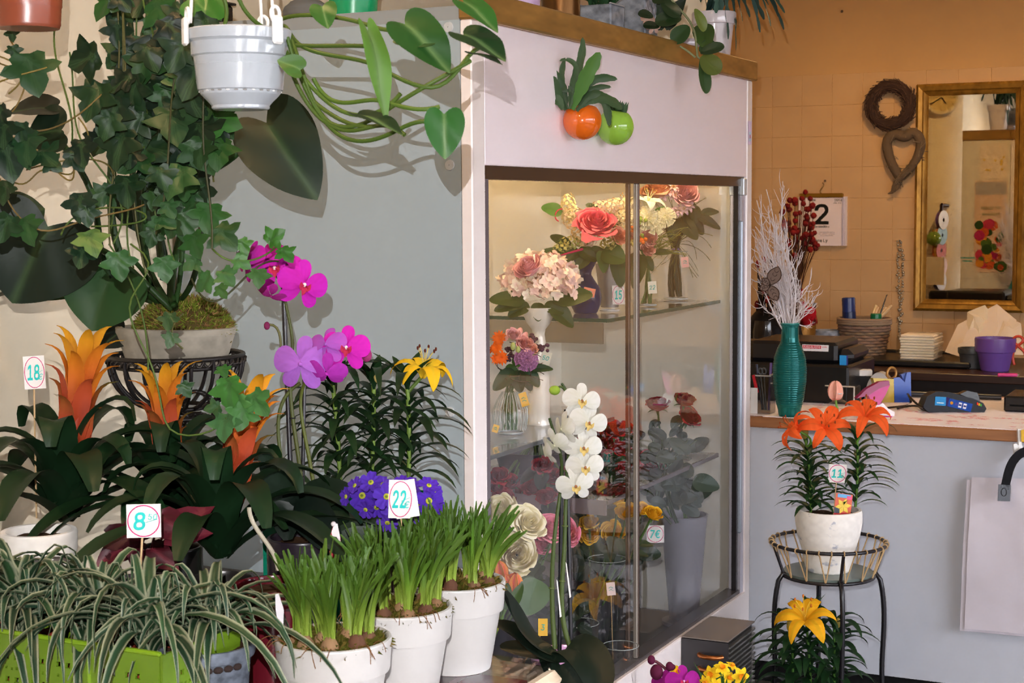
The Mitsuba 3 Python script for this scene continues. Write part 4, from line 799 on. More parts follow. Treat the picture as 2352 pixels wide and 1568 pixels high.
k = thing('paper_bag', 'white paper bag sheets hanging on the front of the counter', 'paper bag')
xs, zs = np.linspace(0, 1, 24), np.linspace(0, 1, 30); X_, Z_ = np.meshgrid(xs, zs)
tl, tr, bl, br = at(2222, 1100, Y=YC), at(2420, 1106, Y=YC), at(2206, 1446, Y=YC), at(2420, 1466, Y=YC)
V = ((tl * (1 - X_[..., None]) + tr * X_[..., None]) * (1 - Z_[..., None]) + (bl * (1 - X_[..., None]) + br * X_[..., None]) * Z_[..., None])
V[..., 1] += -.006 - .012 * (meshkit.fbm(np.stack([X_ * 3, Z_ * 4, 0 * X_], -1), 3, 5) - .3) - .015 * np.sin(Z_ * 3.1) ** 2
V2 = V.reshape(-1, 3); part(k, 'sheet', (V2, quads(30, 24)), 'plastic', '#c3bcc4', True); V3 = V2 + [.004, -.004, .0]; part(k, 'sheet', (V3 * 1.0 + [.012, -.003, .01], quads(30, 24)), 'plastic', '#cbc3ca', True)
# things on the column, seen in the mirror
k = thing('wall_clock', 'round cream wall clock on the column, seen in the mirror', 'clock')
def mir(x, y, Y): return at(x, y, Y=2 * (YB - .01) - Y) * [1, -1, 1] + [0, 2 * (YB - .01), 0]
c = mir(2162, 225, 5.50); nrm = unit([.25, 1, 0]); R_ = .1
part(k, 'case', place(lathe([(.001, 0), (R_, 0), (R_ + .004, .02), (R_, .05), (R_ - .012, .052), (R_ - .016, .044), (.001, .044)], 40), c, nrm), 'plastic', '#e6d9b8', 30); part(k, 'face', place(lathe([(R_ - .016, .045), (.0005, .045)], 40), c, nrm), 'matte', '#cdb27a', False)
f = frm(c + nrm * .046, np.cross((0, 0, 1), nrm), (0, 0, 1))
for i in range(12):
    a = i * np.pi / 6; part(k, 'hour_mark', local(tube([(R_ * .72 * math.sin(a), R_ * .72 * math.cos(a), .001), (R_ * .8 * math.sin(a), R_ * .8 * math.cos(a), .001)], .0025, 5), f), 'matte', '#3a2c1c', True)
for a, l in ((2.15, .72), (-2.5, .45)): part(k, 'hand', local(tube([(0, 0, .003), (R_ * l * math.sin(a), R_ * l * math.cos(a), .003)], .003, 5), f), 'matte', '#20180f', True)
part(k, 'print', plate(f, .05, .018, .0005, y=.05, lift=.001), 'matte', '#7a3c28', False)
for i, (x, y, cl, c2) in enumerate(((2163, 505, '#d8cfc4', '#5b3f86'), (2160, 540, '#8fb6c6', '#c98a5a'), (2158, 575, '#c3553c', '#e0a63a'), (2160, 610, '#d6b0a8', '#c46a6a'), (2158, 645, '#cfc6c0', '#4a4a86'))):
    k = thing('ribbon_spool', ('white and purple', 'silvery blue', 'orange', 'pale pink', 'white and navy')[i] + ' ribbon spool on the column, seen in the mirror', 'ribbon spool')
    c = mir(x, y, 5.56); ax = unit([1, .35, 0])
    part(k, 'ribbon', place(lathe([(.02, -.012), (.052, -.012), (.052, .012), (.02, .012)], 28), c, ax), 'gloss', c2, 30); part(k, 'flange', place(lathe([(.012, .012), (.058, .012), (.058, .015), (.012, .015)], 28), c, ax), 'plastic', cl, 30); part(k, 'flange', place(lathe([(.012, -.015), (.058, -.015), (.058, -.012), (.012, -.012)], 28), c, ax), 'plastic', cl, 30)
k = thing('spool_rack', 'dark rod holding the ribbon spools on the column, seen in the mirror', 'rack'); part(k, 'rod', tube([mir(2163, 470, 5.56), mir(2156, 690, 5.56)], .011, 8), 'plastic', '#2a1410', True); part(k, 'arm', tube([mir(2163, 470, 5.56), mir(2178, 472, 5.48)], .01, 8), 'plastic', '#2a1410', True)
k = thing('bauble', 'green glass bauble hanging at the ribbon spools, seen in the mirror', 'ornament'); part(k, 'ball', ball(mir(2145, 548, 5.62), .045, 3), 'gloss', '#6c8a2c', True); part(k, 'cap', ball(mir(2145, 531, 5.62), .012, 2), 'metal', '#b08a3a', True)
k = thing('note', 'white note sheet hanging under the ribbon spools, seen in the mirror', 'note'); f = frm(mir(2147, 622, 5.64), (-1, 0, 0), (0, 0, 1)); part(k, 'sheet', plate(f, .115, .17, .002), 'matte', '#d9ccb8', False)
fe = lambda x, y: frm(mir(x, y, Y1 + .004) - [.0, 0, 0], (-1, 0, 0), (0, 0, 1))
k = thing('poster', 'flower poster on the end of the cooler, seen in the mirror', 'poster'); f = fe(2275, 520); part(k, 'sheet', plate(f, .2, .58, .002), 'matte', '#d9b9a0', False)
part(k, 'picture', plate(f, .19, .08, .001, y=.24, lift=.001), 'matte', '#a9a29c', False)
for i in range(46):
    x_, y_ = rng.uniform(-.075, .075), rng.uniform(-.26, .02); cl = ['#c23a52', '#c7582a', '#4d6b2c', '#d98a2c', '#b02a5a', '#2f4a22'][i % 6]
    part(k, 'picture', local(lathe([(.0005, .0012 + i * 5e-5), (rng.uniform(.018, .036), .001 + i * 5e-5)], 9), (f[0] + f[1] * x_ + f[2] * y_, f[1], f[2], f[3])), 'matte', cl, False)
part(k, 'lettering', text('on upeat', .022, f, 0, .12, lift=.002), 'matte', '#5a7a50', False); part(k, 'lettering', text('kaulukset', .018, f, 0, .08, lift=.002), 'matte', '#5a7a50', False)
k = thing('note', 'white drawing with yellow flowers above the poster, seen in the mirror', 'note'); f = fe(2283, 370); part(k, 'sheet', plate(f, .17, .22, .002), 'matte', '#e4d3bd', False)
for i in range(9): part(k, 'mark', local(lathe([(.0005, .0012), (.009, .001)], 8), (f[0] + f[1] * rng.uniform(-.06, .06) + f[2] * rng.uniform(-.08, .08), f[1], f[2], f[3])), 'matte', '#d0a83c', False)
k = thing('note', 'small white note with teal writing beside the poster, seen in the mirror', 'note'); f = fe(2222, 610); part(k, 'sheet', plate(f, .13, .16, .002), 'matte', '#d9d0bf', False); part(k, 'mark', plate(f, .09, .008, .001, y=.05, lift=.001), 'matte', '#4a9a92', False); part(k, 'mark', plate(f, .06, .008, .001, y=.03, lift=.001), 'matte', '#4a9a92', False)
k = thing('sticker', 'small pink and white picture sticker on the right edge of the cooler header', 'sticker'); f = frm(at(1722, 305, X=XF + .002), (0, 1, 0), (0, 0, 1)); part(k, 'sheet', plate(f, .03, .075, .0006, lift=.0008), 'matte', '#cdb9d2', False); part(k, 'picture', plate(f, .02, .03, .0004, y=-.012, lift=.0013), 'matte', '#a9bccb', False); part(k, 'picture', plate(f, .008, .012, .0004, y=-.012, lift=.0017), 'matte', '#b04a6a', False)
# the wire plant stand with the orange lily, and the yellow lily below
ks = thing('plant_stand', 'black wire plant stand with a rattan laced basket rim in front of the counter', 'plant stand')
cs = at(1902, 1318, d=4.95); m_ = pxm(4.95)
rt, rb = 130 * m_, 104 * m_; zb = cs[2]; ztp = zb + 75 * m_
cb = np.array([cs[0], cs[1], zb])
part(ks, 'top_ring', ring(cb + [0, 0, ztp - zb], rt, 4.2 * m_, n=56), 'plastic', '#16151a', True); part(ks, 'bottom_ring', ring(cb, rb, 4 * m_, n=56), 'plastic', '#16151a', True)
part(ks, 'glass_plate', lathe([(.001, .004), (rb - .004, .004), (rb - .004, .012), (.001, .012)], 48, cb), 'plastic', '#55605a', 30, 'round green edged glass plate')
for i in range(30):
    a0, a1 = i * 2 * np.pi / 30, (i + (.5 if i % 2 else -.5)) * 2 * np.pi / 30
    p, q = cb + [rt * math.cos(a0), rt * math.sin(a0), ztp - zb], cb + [rb * math.cos(a1), rb * math.sin(a1), 0]
    part(ks, 'lacing', tube([p, q], .0022, 5), 'matte', '#b2946b', True, None); part(ks, 'wrap', place(ring((0, 0, 0), 5 * m_, 1.6 * m_, n=12, m=5), p, (-math.sin(a0), math.cos(a0), 0)), 'matte', '#b2946b', True)
for i, a in enumerate((-2.55, -1.05, .35, 2.0)):
    o = np.array([math.cos(a), math.sin(a), 0]); p = cb + o * rb
    part(ks, 'leg', tube(spline([p - o * .03, p + o * .012, p + o * .022 - [0, 0, .03], p + o * .03 - [0, 0, .2], np.array([p[0], p[1], 0]) + o * .075], 20), .0078, 8), 'plastic', '#121116', True)
    part(ks, 'upright', tube([p, cb + o * rt + [0, 0, ztp - zb]], .005, 6), 'plastic', '#16151a', True)
kp = thing('flower_pot', 'white weathered stone pot standing on the wire plant stand', 'pot')
R_ = 76 * m_; Hp = 142 * m_; pc = cb + [0, 0, .0125]
pot(kp, pc, R_, Hp, 'whitestone', None, [(.001, 0), (R_ * .62, 0), (R_ * .68, .008), (R_ * .8, Hp * .35), (R_ * .94, Hp * .6), (R_, Hp * .8), (R_, Hp * .94), (R_ * .97, Hp), (R_ * .88, Hp), (R_ * .85, Hp * .9), (.001, Hp * .88)])
k = thing('lily_plant', 'potted lily with two stems of orange flowers in the white stone pot', 'plant')
soil(k, pc, R_ * .85, pc[2] + Hp * .9)
rg = np.random.default_rng(21); zt_ = pc[2] + Hp * .9
d0 = depth(pc)
for (bx, tx, ty, n, f0, f1) in ((1862, 1850, 1010, 48, .04, .92), (1962, 1968, 1000, 30, .15, 1.0)):
    b = at(bx, 1185, d=d0 + .02); t_ = at(tx, ty, d=d0); S = lily_stem(k, [b, (b + t_) / 2 + [.006, 0, 0], t_], n + 14, .118, .0105, '#1c3a1c', rg, '#54782c', .0042, lo=f0, hi=f1, droop=.12)
for (x, y, ax, r, rl) in ((1892, 985, (.35, -.7, .5), .078, .3), (1838, 992, (-.8, -.35, .5), .068, .1), (1985, 965, (.25, -.45, .75), .083, .5)):
    c_ = at(x, y, d=d0 - .05) ; sx_ = 1850 if x < 1940 else 1968
    part(k, 'pedicel', tube(spline([at(sx_, 1030 if x < 1940 else 1015, d=d0), c_ - unit(ax) * .03, c_], 8), .0035, 6), 'leaf', '#5f8a32', True)
    lily(k, c_, ax, r, '#e0622a', '#e0531c', int(x), roll=rl, stam='#d86a2a', anther='#8a3a16')
part(k, 'bud', ball(at(1848, 992, d=d0), .012, 2, (1, 1, 1.9)), 'leaf', '#8a7a36', True)
price_sign(1924, 1087, d0 - .06, 42, 42, '11', 'small square price sign reading 11 in front of the orange lily', (1914, 1190), mark='€', tilt=-.03)
k = thing('plant_label', 'picture plant label with a yellow lily and the word lilium in the white stone pot', 'plant label')
f = frm(at(1936, 1166, d=d0 - .06), RGT + UPV * -.12, UPV + RGT * .14); mm = pxm(d0)
part(k, 'card', plate(f, 38 * mm, 64 * mm, .0008), 'plastic', '#d0542a', False); part(k, 'band', plate(f, 38 * mm, 20 * mm, .0004, y=-21 * mm, lift=.0008), 'plastic', '#b3202c', False); part(k, 'sky_patch', plate(f, 30 * mm, 8 * mm, .0004, y=27 * mm, lift=.0008), 'plastic', '#5aa0d0', False)
part(k, 'dark_patch', plate(f, 12 * mm, 14 * mm, .0003, x=-13 * mm, y=-6 * mm, lift=.0009), 'plastic', '#1f2a3a', False); part(k, 'pink_patch', plate(f, 12 * mm, 8 * mm, .0003, x=12 * mm, y=24 * mm, lift=.001), 'plastic', '#d8447a', False)
for i in range(6):
    a = i * np.pi / 3 + .2; o = np.array([math.cos(a), math.sin(a)]) * 19 * mm; s_ = np.array([-math.sin(a), math.cos(a)]) * 5 * mm
    q = np.array([(0, 0), o * .5 + s_, o, o * .5 - s_]); part(k, 'printed_petal', local((np.column_stack([q + [0, 4 * mm], [.0012 + i * 4e-5] * 4]), np.array([[0, 1, 2], [0, 2, 3]])), f), 'plastic', '#e3c22c', False)
part(k, 'lettering', text('lilium', 9 * mm, f, -1 * mm, -22 * mm, lift=.0014, bold=True, dep=.0004), 'matte', '#f0d8dc', False)
k = thing('lily_plant', 'yellow flowering lily on the floor below the wire plant stand', 'plant')
d1 = 4.85; b0 = at(1880, 1700, d=d1)
for (bx, tx, ty, n) in ((1822, 1820, 1440, 40), (1916, 1916, 1430, 40), (1868, 1852, 1420, 30)):
    b = at(bx, 1640, d=d1 + .02); t_ = at(tx, ty, d=d1); lily_stem(k, [b, (b + t_) / 2, t_], n + 12, .13, .013, '#173218', rg, '#3f6424', .004, droop=.3)
for i in range(7):
    a = i * .9; b = at(1852, 1425, d=d1); o = np.array([math.cos(a), math.sin(a) * .5, 0]); strap(k, 'leaf', [b, b + o * .03 + [0, 0, .05], b + o * .06 + [0, 0, .09 - .01 * i]], .012, jit('#1b3a1c', rg), n=8, m=3)
lily(k, at(1850, 1432, d=d1 - .06), (.05, -.5, .85), .092, '#d8a81c', '#d99a12', 4, roll=.25, stam='#d9b03a', anther='#b8661c')
part(k, 'bud', ball(at(1815, 1436, d=d1 - .02), .011, 2, (1, 1, 2)), 'leaf', '#a98a34', True); part(k, 'bud', ball(at(1925, 1430, d=d1 - .02), .008, 2, (1, 1, 2)), 'leaf', '#8a7a36', True)
fb = at(1870, 1640, d=d1); pb = np.array([fb[0], fb[1], 0.0])
kp2 = thing('flower_pot', 'dark pot on the floor under the wire plant stand', 'pot'); pot(kp2, pb, .085, max(fb[2], .12), 'plastic', '#1c1c1e'); soil(k, pb, .08, max(fb[2], .12) - .012)
# ---------------------------------------------------------------- pots along the top of the cooler and on its header
ZTB = zt + .03
rng = np.random.default_rng(44)
def topat(x, X=-1.735): p = at(x, 40, X=X); return np.array([p[0], p[1], ZTB])
def toppot(x, R, H, mat, col, label, name='flower_pot', X=-1.735, **kw):
    c = topat(x, X); k = thing(name, label, 'pot'); pot(k, c, R, H, mat, col, **kw); soil(k, c, R * .85, c[2] + H - .015); return c, H
toppot(1186, .066, .12, 'plastic', '#b79cc0', 'lilac plastic pot at the near end of the cooler top', foot=.78)
toppot(1288, .052, .13, 'metal', '#6b4a2a', 'shiny bronze coloured pot beside the lilac pot on the cooler top', foot=.95, rim=.1)
def square_pot(x0, x1, H, label, ang=0.0, relief=False):
    a, b = topat(x0), topat(x1); c = (a + b) / 2; w = min(.1, abs(b[1] - a[1]) * .9); k = thing('square_pot', label, 'pot')
    part(k, 'body', join(obox(c, w, w, H, ang, .004)), 'zinc', None, False)
    for s in (-1, 1): part(k, 'rim', obox(c + [s * w / 2 - s * .003, 0, H], .006, w, .004, 0, .001), 'satin', '#b4b7c0', False)
    if relief:
        for i in range(26): part(k, 'relief', ball(c + [w / 2, rng.uniform(-.45, .45) * w, rng.uniform(.05, .95) * H], rng.uniform(.007, .012), 1, (.25, 1, 1.2)), 'satin', '#b9bac6', True)
    return k, c, w
k, c, w = square_pot(1330, 1428, .115, 'square pale zinc pot holding a small dark leaved succulent')
kp = thing('succulent', 'small dark leaved succulent in the square zinc pot', 'plant')
for i in range(26):
    a = i * 2.4; b = c + [rng.uniform(-.03, .03), rng.uniform(-.03, .03), .112]; o = np.array([math.cos(a), math.sin(a), .9])
    strap(kp, 'leaf', [b, b + o * .025, b + o * .045 + [o[0] * .02, o[1] * .02, -.012]], .009, jit('#2c4a2c', rng, .3), fold=.3, n=7, m=3)
k, c, w = square_pot(1432, 1486, .2, 'tall square pot with raised silver leaf relief', relief=True)
c, H = toppot(1575, .05, .075, 'gloss', '#a79aa0', 'low grey glazed pot under the trailing wax plant', X=-1.7)
c2, H2 = toppot(1640, .072, .19, 'gloss', '#d9d2d8', 'large white glazed pot at the far end of the cooler top', X=-1.715, foot=.66, rim=.2)
toppot(1484, .014, .04, 'plastic', '#4a8a5a', 'tiny green plastic cup on the cooler top', name='plastic_cup', X=-1.63, foot=.8)
kf = thing('fern', 'blue green fern with ragged hanging fronds in the large white pot', 'plant')
for (x, y) in ((1705, 50), (1722, 40), (1745, 74), (1770, 60), (1786, 38), (1800, 68), (1802, 30), (1690, 60), (1735, 20), (1765, 12), (1790, 5), (1672, 90), (1700, 8), (1690, 115), (1755, 45), (1645, 30), (1610, 5), (1560, 12)):
    b = c2 + [rng.uniform(-.03, .03), rng.uniform(-.03, .03), H2]; e = at(x, y, d=depth(c2) + rng.uniform(-.1, .05)); m_ = (b + e) / 2; m_[2] = max(b[2], e[2]) + .09
    strap(kf, 'frond', spline([b, m_, e], 9), .017, jit('#3e5a50', rng, .25), fold=.2, n=24, m=3, tipfn=lambda t: np.clip((.35 + .65 * np.abs(np.sin(t * 15))) * np.sin(np.pi * np.clip(t * .9 + .08, 0, 1)) ** .5, .02, 1), roll=rng.uniform(-.6, .6))
kh = thing('wax_plant', 'trailing wax plant with thick oval leaves hanging over the far end of the trim', 'plant')
HOYA = np.array([(.30 * math.sin(a) * (1 - .25 * math.cos(a)) , .5 - .5 * math.cos(a)) for a in np.linspace(0, 2 * np.pi, 24, endpoint=False)])
dd = depth(at(1560, 90, X=-1.6)) - .03
for P in ([(1445, 68), (1470, 80), (1505, 85), (1545, 98), (1580, 118), (1597, 132)], [(1530, -20), (1560, 20), (1590, 60), (1600, 110), (1602, 130)], [(1602, 130), (1612, 140), (1618, 160)]):
    part(kh, 'vine', tube(spline([at(x, y, d=dd) for x, y in P], 20), .0035, 6), 'leaf', '#7a7f5a', True)
for (x, y, x2, y2, w, cl) in ((1565, 42, 1505, 50, 1.0, '#1e3318'), (1582, 60, 1545, 98, 1.2, '#25401f'), (1596, 20, 1622, 68, .9, '#5e6b2e'), (1622, 112, 1612, 40, 1.15, '#33491f'), (1606, 118, 1640, 85, 1, '#253c1e'), (1608, 122, 1664, 108, .85, '#23371d'), (1612, 128, 1655, 172, 1.2, '#4d5a26'), (1610, 135, 1620, 216, .6, '#2a4320'), (1476, 82, 1436, 70, .6, '#20351c'), (1510, 88, 1495, 76, .8, '#1e3319'), (1540, 0, 1500, -10, 1, '#1c3018'), (1520, 5, 1560, 40, 1, '#1c3018'), (1500, 40, 1470, 20, 1, '#172a15'), (1515, 62, 1480, 48, .9, '#172a15')):
    a, b = at(x, y, d=dd - .01), at(x2, y2, d=dd - .02); L = np.linalg.norm(b - a)
    flat_leaf(kh, 'leaf', HOYA, a, b - a, -FWD + UPV * .35 + RGT * rng.uniform(-.5, .5), L, jit(cl, rng), None, .25, 4, .15, .01, 'plastic', wide=w)
kk = thing('orchid_plant', 'small pale flowered plant behind the wax plant on the cooler top', 'plant')
for (x, y) in ((1495, 52), (1502, 62), (1488, 44)):
    orchid(kk, at(x, y, d=dd + .02), (.6, -.8, .1), (0, 0, 1), .02, '#d9c0b0', '#c99a86', '#b06a5a', back=True)
for i in range(12):
    b = at(1500 + rng.uniform(-20, 40), 70, d=dd + .1); e = at(1490 + rng.uniform(-30, 90), rng.uniform(-30, 30), d=dd + .1); strap(kk, 'leaf', [b, (b + e) / 2 + [0, 0, .02], e], .022, jit('#1a2c18', rng, .3), n=8, m=3, side=RGT)
c3 = np.array([*at(470, 12, Y=Y0 + .12)[:2], ZTB])
k = thing('tray', 'black plastic tray at the wall end of the cooler top', 'tray'); part(k, 'body', obox(c3, .1, .1, .06, 0, .006), 'plastic', '#101012', False); part(k, 'rim', obox(c3 + [0, 0, .06], .11, .11, .006, 0, .002), 'plastic', '#19191c', False)
k = thing('stone', 'flat grey stone lying at the front of the cooler top', 'stone'); c4 = np.array([*at(705, 14, Y=Y0 + .1)[:2], ZTB]); V, F = ball((0, 0, 0), 1, 3); part(k, 'body', ((V * (1 + .2 * (meshkit.noise(V * 3)[:, None] - .5))) * [.06, .045, .03] + c4 + [0, 0, .024], F), 'matte', '#6b6a68', True)
# wall pots on the header
def wall_pot(x, y, r, col, label, cat='pot'):
    c = at(x, y, X=XF); m_ = pxm(depth(c)); R = r * m_; c = c + [R * .86, 0, 0]; k = thing('wall_pot', label, cat)
    t = np.linspace(-np.pi / 2 + .02, .95, 22); pr_ = [(R * math.cos(a), R * math.sin(a)) for a in t]; top = pr_[-1]
    pr_ += [(top[0] - .003, top[1] + .001), (top[0] - .005, top[1] - .002)] + [((R - .005) * math.cos(a), (R - .005) * math.sin(a)) for a in t[::-1][1:]]
    part(k, 'body', place(lathe([(.0005, -R)] + pr_, 40), c, (.18, .05, 1)), 'gloss', col, True)
    part(k, 'back_plate', place(lathe([(.001, 0), (R * .5, 0), (R * .5, .004), (.001, .004)], 24), (XF + .0005, c[1], c[2]), (1, 0, 0)), 'plastic', col, 30)
    return k, c, R
_, co, Ro = wall_pot(1303, 278, 44, '#d4600f', 'glossy orange round wall pot stuck on the header panel')
_, cg, Rg = wall_pot(1380, 292, 42, '#86b13a', 'glossy lime green round wall pot stuck on the header panel')
k = thing('leaf_cactus', 'leaf cactus with flat notched stems growing from the orange wall pot', 'plant')
d0 = depth(co)
soil(k, co, Ro * .6, co[2] + Ro * .6)
for i, (P, w) in enumerate((([(1300, 250), (1290, 195), (1245, 144)], .011), ([(1305, 250), (1290, 190), (1298, 132)], .008), ([(1310, 250), (1318, 190), (1330, 150), (1338, 86)], .011), ([(1315, 252), (1335, 200), (1378, 120)], .020), ([(1318, 252), (1350, 190), (1418, 182)], .012), ([(1320, 255), (1360, 205), (1404, 200)], .008), ([(1325, 252), (1380, 225), (1428, 252)], .013), ([(1325, 255), (1370, 215), (1400, 290)], .011), ([(1318, 255), (1345, 250), (1356, 285)], .011), ([(1300, 252), (1280, 215), (1272, 175)], .013), ([(1292, 252), (1275, 228), (1262, 240)], .012), ([(1308, 250), (1325, 170), (1318, 145), (1285, 140)], .007), ([(1315, 250), (1335, 225), (1392, 235)], .011), ([(1340, 255), (1346, 290), (1360, 290)], .009), ([(1312, 250), (1305, 205), (1290, 210)], .010))):
    S = spline([at(x, y, d=d0 - .02 - .012 * (i % 4) - (.04 * j / len(P) if i % 3 == 0 else 0)) for j, (x, y) in enumerate(P)], 9)
    strap(k, 'stem', S, w, jit('#2c4425' if w < .018 else '#3e6a2c', rng, .22), fold=.15, n=26, m=5, side=CR * (1 if abs(P[-1][0] - P[0][0]) < 60 else 0) + CU * (1 if abs(P[-1][0] - P[0][0]) >= 60 else 0), tipfn=lambda t: (.3 + .7 * np.clip(t * 2.2, 0, 1)) * np.sqrt(np.clip(1 - t ** 5, 0, 1)) * (1 - .13 * (np.sin(t * 30) > .3)) + .02)
k = thing('rosette_plant', 'dense small leaved green plant in the lime green wall pot', 'plant'); d0 = depth(cg)
soil(k, cg, Rg * .6, cg[2] + Rg * .6)
for i in range(70):
    a = i * 2.4; rr_ = Rg * .55 * math.sqrt(i / 70); b = cg + [rr_ * math.cos(a), rr_ * math.sin(a), Rg * .6]; o = unit([math.cos(a) * .5 * rr_ / Rg, math.sin(a) * .5 * rr_ / Rg, 1]); l = rng.uniform(.02, .04)
    strap(k, 'leaf', [b, b + o * l * .6, b + o * l], .0032, jit('#27441f', rng, .3), n=5, m=3, side=np.cross(o, (0, .3, 1)))
c5 = np.array([*at(812, 8, Y=Y0 + .13)[:2], ZTB]); k = thing('flower_pot', 'bright green plastic pot on the cooler top above the grey panel', 'pot'); pot(k, c5, .062, .1, 'plastic', '#12925c', foot=.85); soil(k, c5, .05, ZTB + .085)
# ---------------------------------------------------------------- bouquets and cut flowers inside the cooler
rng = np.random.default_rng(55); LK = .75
TC = -FWD                                     # towards the customer
def ax(r=0.0, u=0.0, f=1.0): return unit(TC * f + RGT * r + UPV * u)
LEAFO = np.array([(.27 * math.sin(a) * (1 + .25 * math.cos(a)), .5 - .5 * math.cos(a)) for a in np.linspace(0, 2 * np.pi, 26, endpoint=False)])
def leaf2(parent, x, y, x2, y2, d, w=1.0, col='#3f5a28', vein=None, n=None, dd=0.0, name='leaf', mat='leaf', droop=.25, seed=0, R=LEAFO):
    a, b = at(x, y, d=d), at(x2, y2, d=d + dd); L = np.linalg.norm(b - a)
    nn = -FWD + UPV * .5 + RGT * rng.uniform(-.4, .4) if n is None else n
    return flat_leaf(parent, name, R, a, b - a, nn, L, jit(col, rng, .15), vein, .2, 4, droop, .015, mat, seed, wide=w * .88)
def floret_ball(parent, c, rx, ry, rz, n, r, cols, name='bloom', petals=4, seed=0, half=True, mat='petal'):
    """a dome packed with little four petalled flowers"""
    rg = np.random.default_rng(seed); ms, cs = [], []
    for i in range(n):
        z = 1 - (i + .5) / n * (1.35 if half else 2); a = i * 2.39996; q = math.sqrt(max(0, 1 - z * z)); v = np.array([q * math.cos(a), q * math.sin(a), z])
        p = c + v * [rx, ry, rz] * rg.uniform(.9, 1.06); nz = unit(v / np.array([rx, ry, rz]) + rg.normal(0, 8, 3)); B = basis(nz, rg.normal(size=3))
        cc = jit(cols[rg.integers(len(cols))], rg, .08)
        for j in range(petals):
            t = j * 2 * np.pi / petals; o = B[0] * math.cos(t) + B[1] * math.sin(t); s = B[0] * -math.sin(t) + B[1] * math.cos(t); rr = r * rg.uniform(.85, 1.1)
            V = np.array([p, p + o * rr * .5 + s * rr * .5 + nz * rr * .12, p + o * rr * 1.02 + s * rr * .3 + nz * rr * .02, p + o * rr * 1.02 - s * rr * .3 + nz * rr * .02, p + o * rr * .5 - s * rr * .5 + nz * rr * .12, p + o * rr * .6 + nz * rr * .03])
            ms.append((V, np.array([[0, 1, 5], [1, 2, 5], [2, 3, 5], [3, 4, 5], [4, 0, 5]]))); cs.append(np.vstack([cc * .8] + [cc] * 5))
    return part(parent, name, join(*ms), mat, np.vstack(cs), False)
def clear_vase(k, c, prof, rimr, H, mat='clearglass', rc='#9aa19e', foot=True, n=36):
    part(k, 'body', lathe(prof, n, c), mat, None, True, 'clear glass')
    part(k, 'rim', ring(c + [0, 0, H], rimr, .0011, n=36, m=6), 'gloss', rc, True)
    if foot: part(k, 'foot', ring(c + [0, 0, .006], prof[1][0] * .97, .003, n=36, m=6), 'gloss', rc, True)
def tag(label, x, y, d, w, h, col, tilt=0.0, txt=None, tc='#3a9a94', ring_=False):
    k = thing('price_tag', label, 'price tag'); f = frm(at(x, y, d=d), RGT * math.cos(tilt) + UPV * math.sin(tilt), UPV); mm = pxm(d)
    part(k, 'card', plate(f, w * mm, h * mm), 'matte', col, False)
    if ring_: part(k, 'ring', hoop(f, w * .45 * mm, h * .45 * mm, .8 * mm), 'matte', PINK, True)
    if txt: part(k, 'digits', text(txt, h * .34 * mm, f, 0, 0, shear=.15, sx=.9), 'matte', tc, False)
    else:
        for i in range(2): part(k, 'scribble', local(tube([(-w * .25 * mm, (h * (.08 - .2 * i)) * mm, .001), (0, h * (.16 - .2 * i) * mm, .001), (w * .25 * mm, h * (.04 - .2 * i) * mm, .001)], .6 * mm, 4), f), 'matte', tc, False)
    return k
# tall white vase with the hydrangea
c = at(1238, 973, Z=ZM); d = depth(c); m_ = pxm(d)
k = thing('vase', 'tall white goblet shaped vase on the middle glass shelf under the hydrangea bouquet', 'vase')
pf = [(.1, 0), (27, 0), (27, 6), (25, 12), (25, 60), (24, 120), (20, 165), (15, 195), (13.5, 207), (16, 218), (27, 232), (35, 250), (37.5, 268), (36, 268), (33, 250), (24, 234), (.1, 225)]
part(k, 'body', lathe([(r * m_, z * m_) for r, z in pf], 40, c), 'gloss', '#d9d2c4', 35); part(k, 'foot', lathe([(.001, 0), (31 * m_, 0), (31 * m_, 3 * m_), (.001, 3 * m_)], 36, c), 'clearglass', None, 35)
k = thing('hydrangea_bouquet', 'pale pink and cream hydrangea bouquet with a dusty pink rose in the white vase', 'bouquet')
hb = at(1238, 652, d=d); floret_ball(k, hb, 88 * m_, 76 * m_, 72 * m_, 190, 13.5 * m_, ['#f0e3c8', '#efdcc4', '#ecc9ba', '#e3b6ac', '#f3e8d2', '#eac4ba'], 'hydrangea_bloom', seed=3)
rose_head(k, at(1212, 612, d=d - .09), 33 * m_, ax(-.5, .8, .7), '#cc888a', '#dcaaac', 4, 'rose_bloom', .6)
for q in ((1205, 690, 1132, 672, 1.1), (1200, 695, 1140, 700, 1.0), (1270, 690, 1352, 650, 1.2), (1260, 700, 1330, 722, 1.3), (1235, 695, 1235, 728, 1.6), (1215, 700, 1170, 712, 1.3), (1250, 700, 1290, 705, 1.4), (1190, 690, 1155, 660, 1)):
    leaf2(k, *q[:4], d - .05, q[4], '#35491f', droop=.3, dd=-.03)
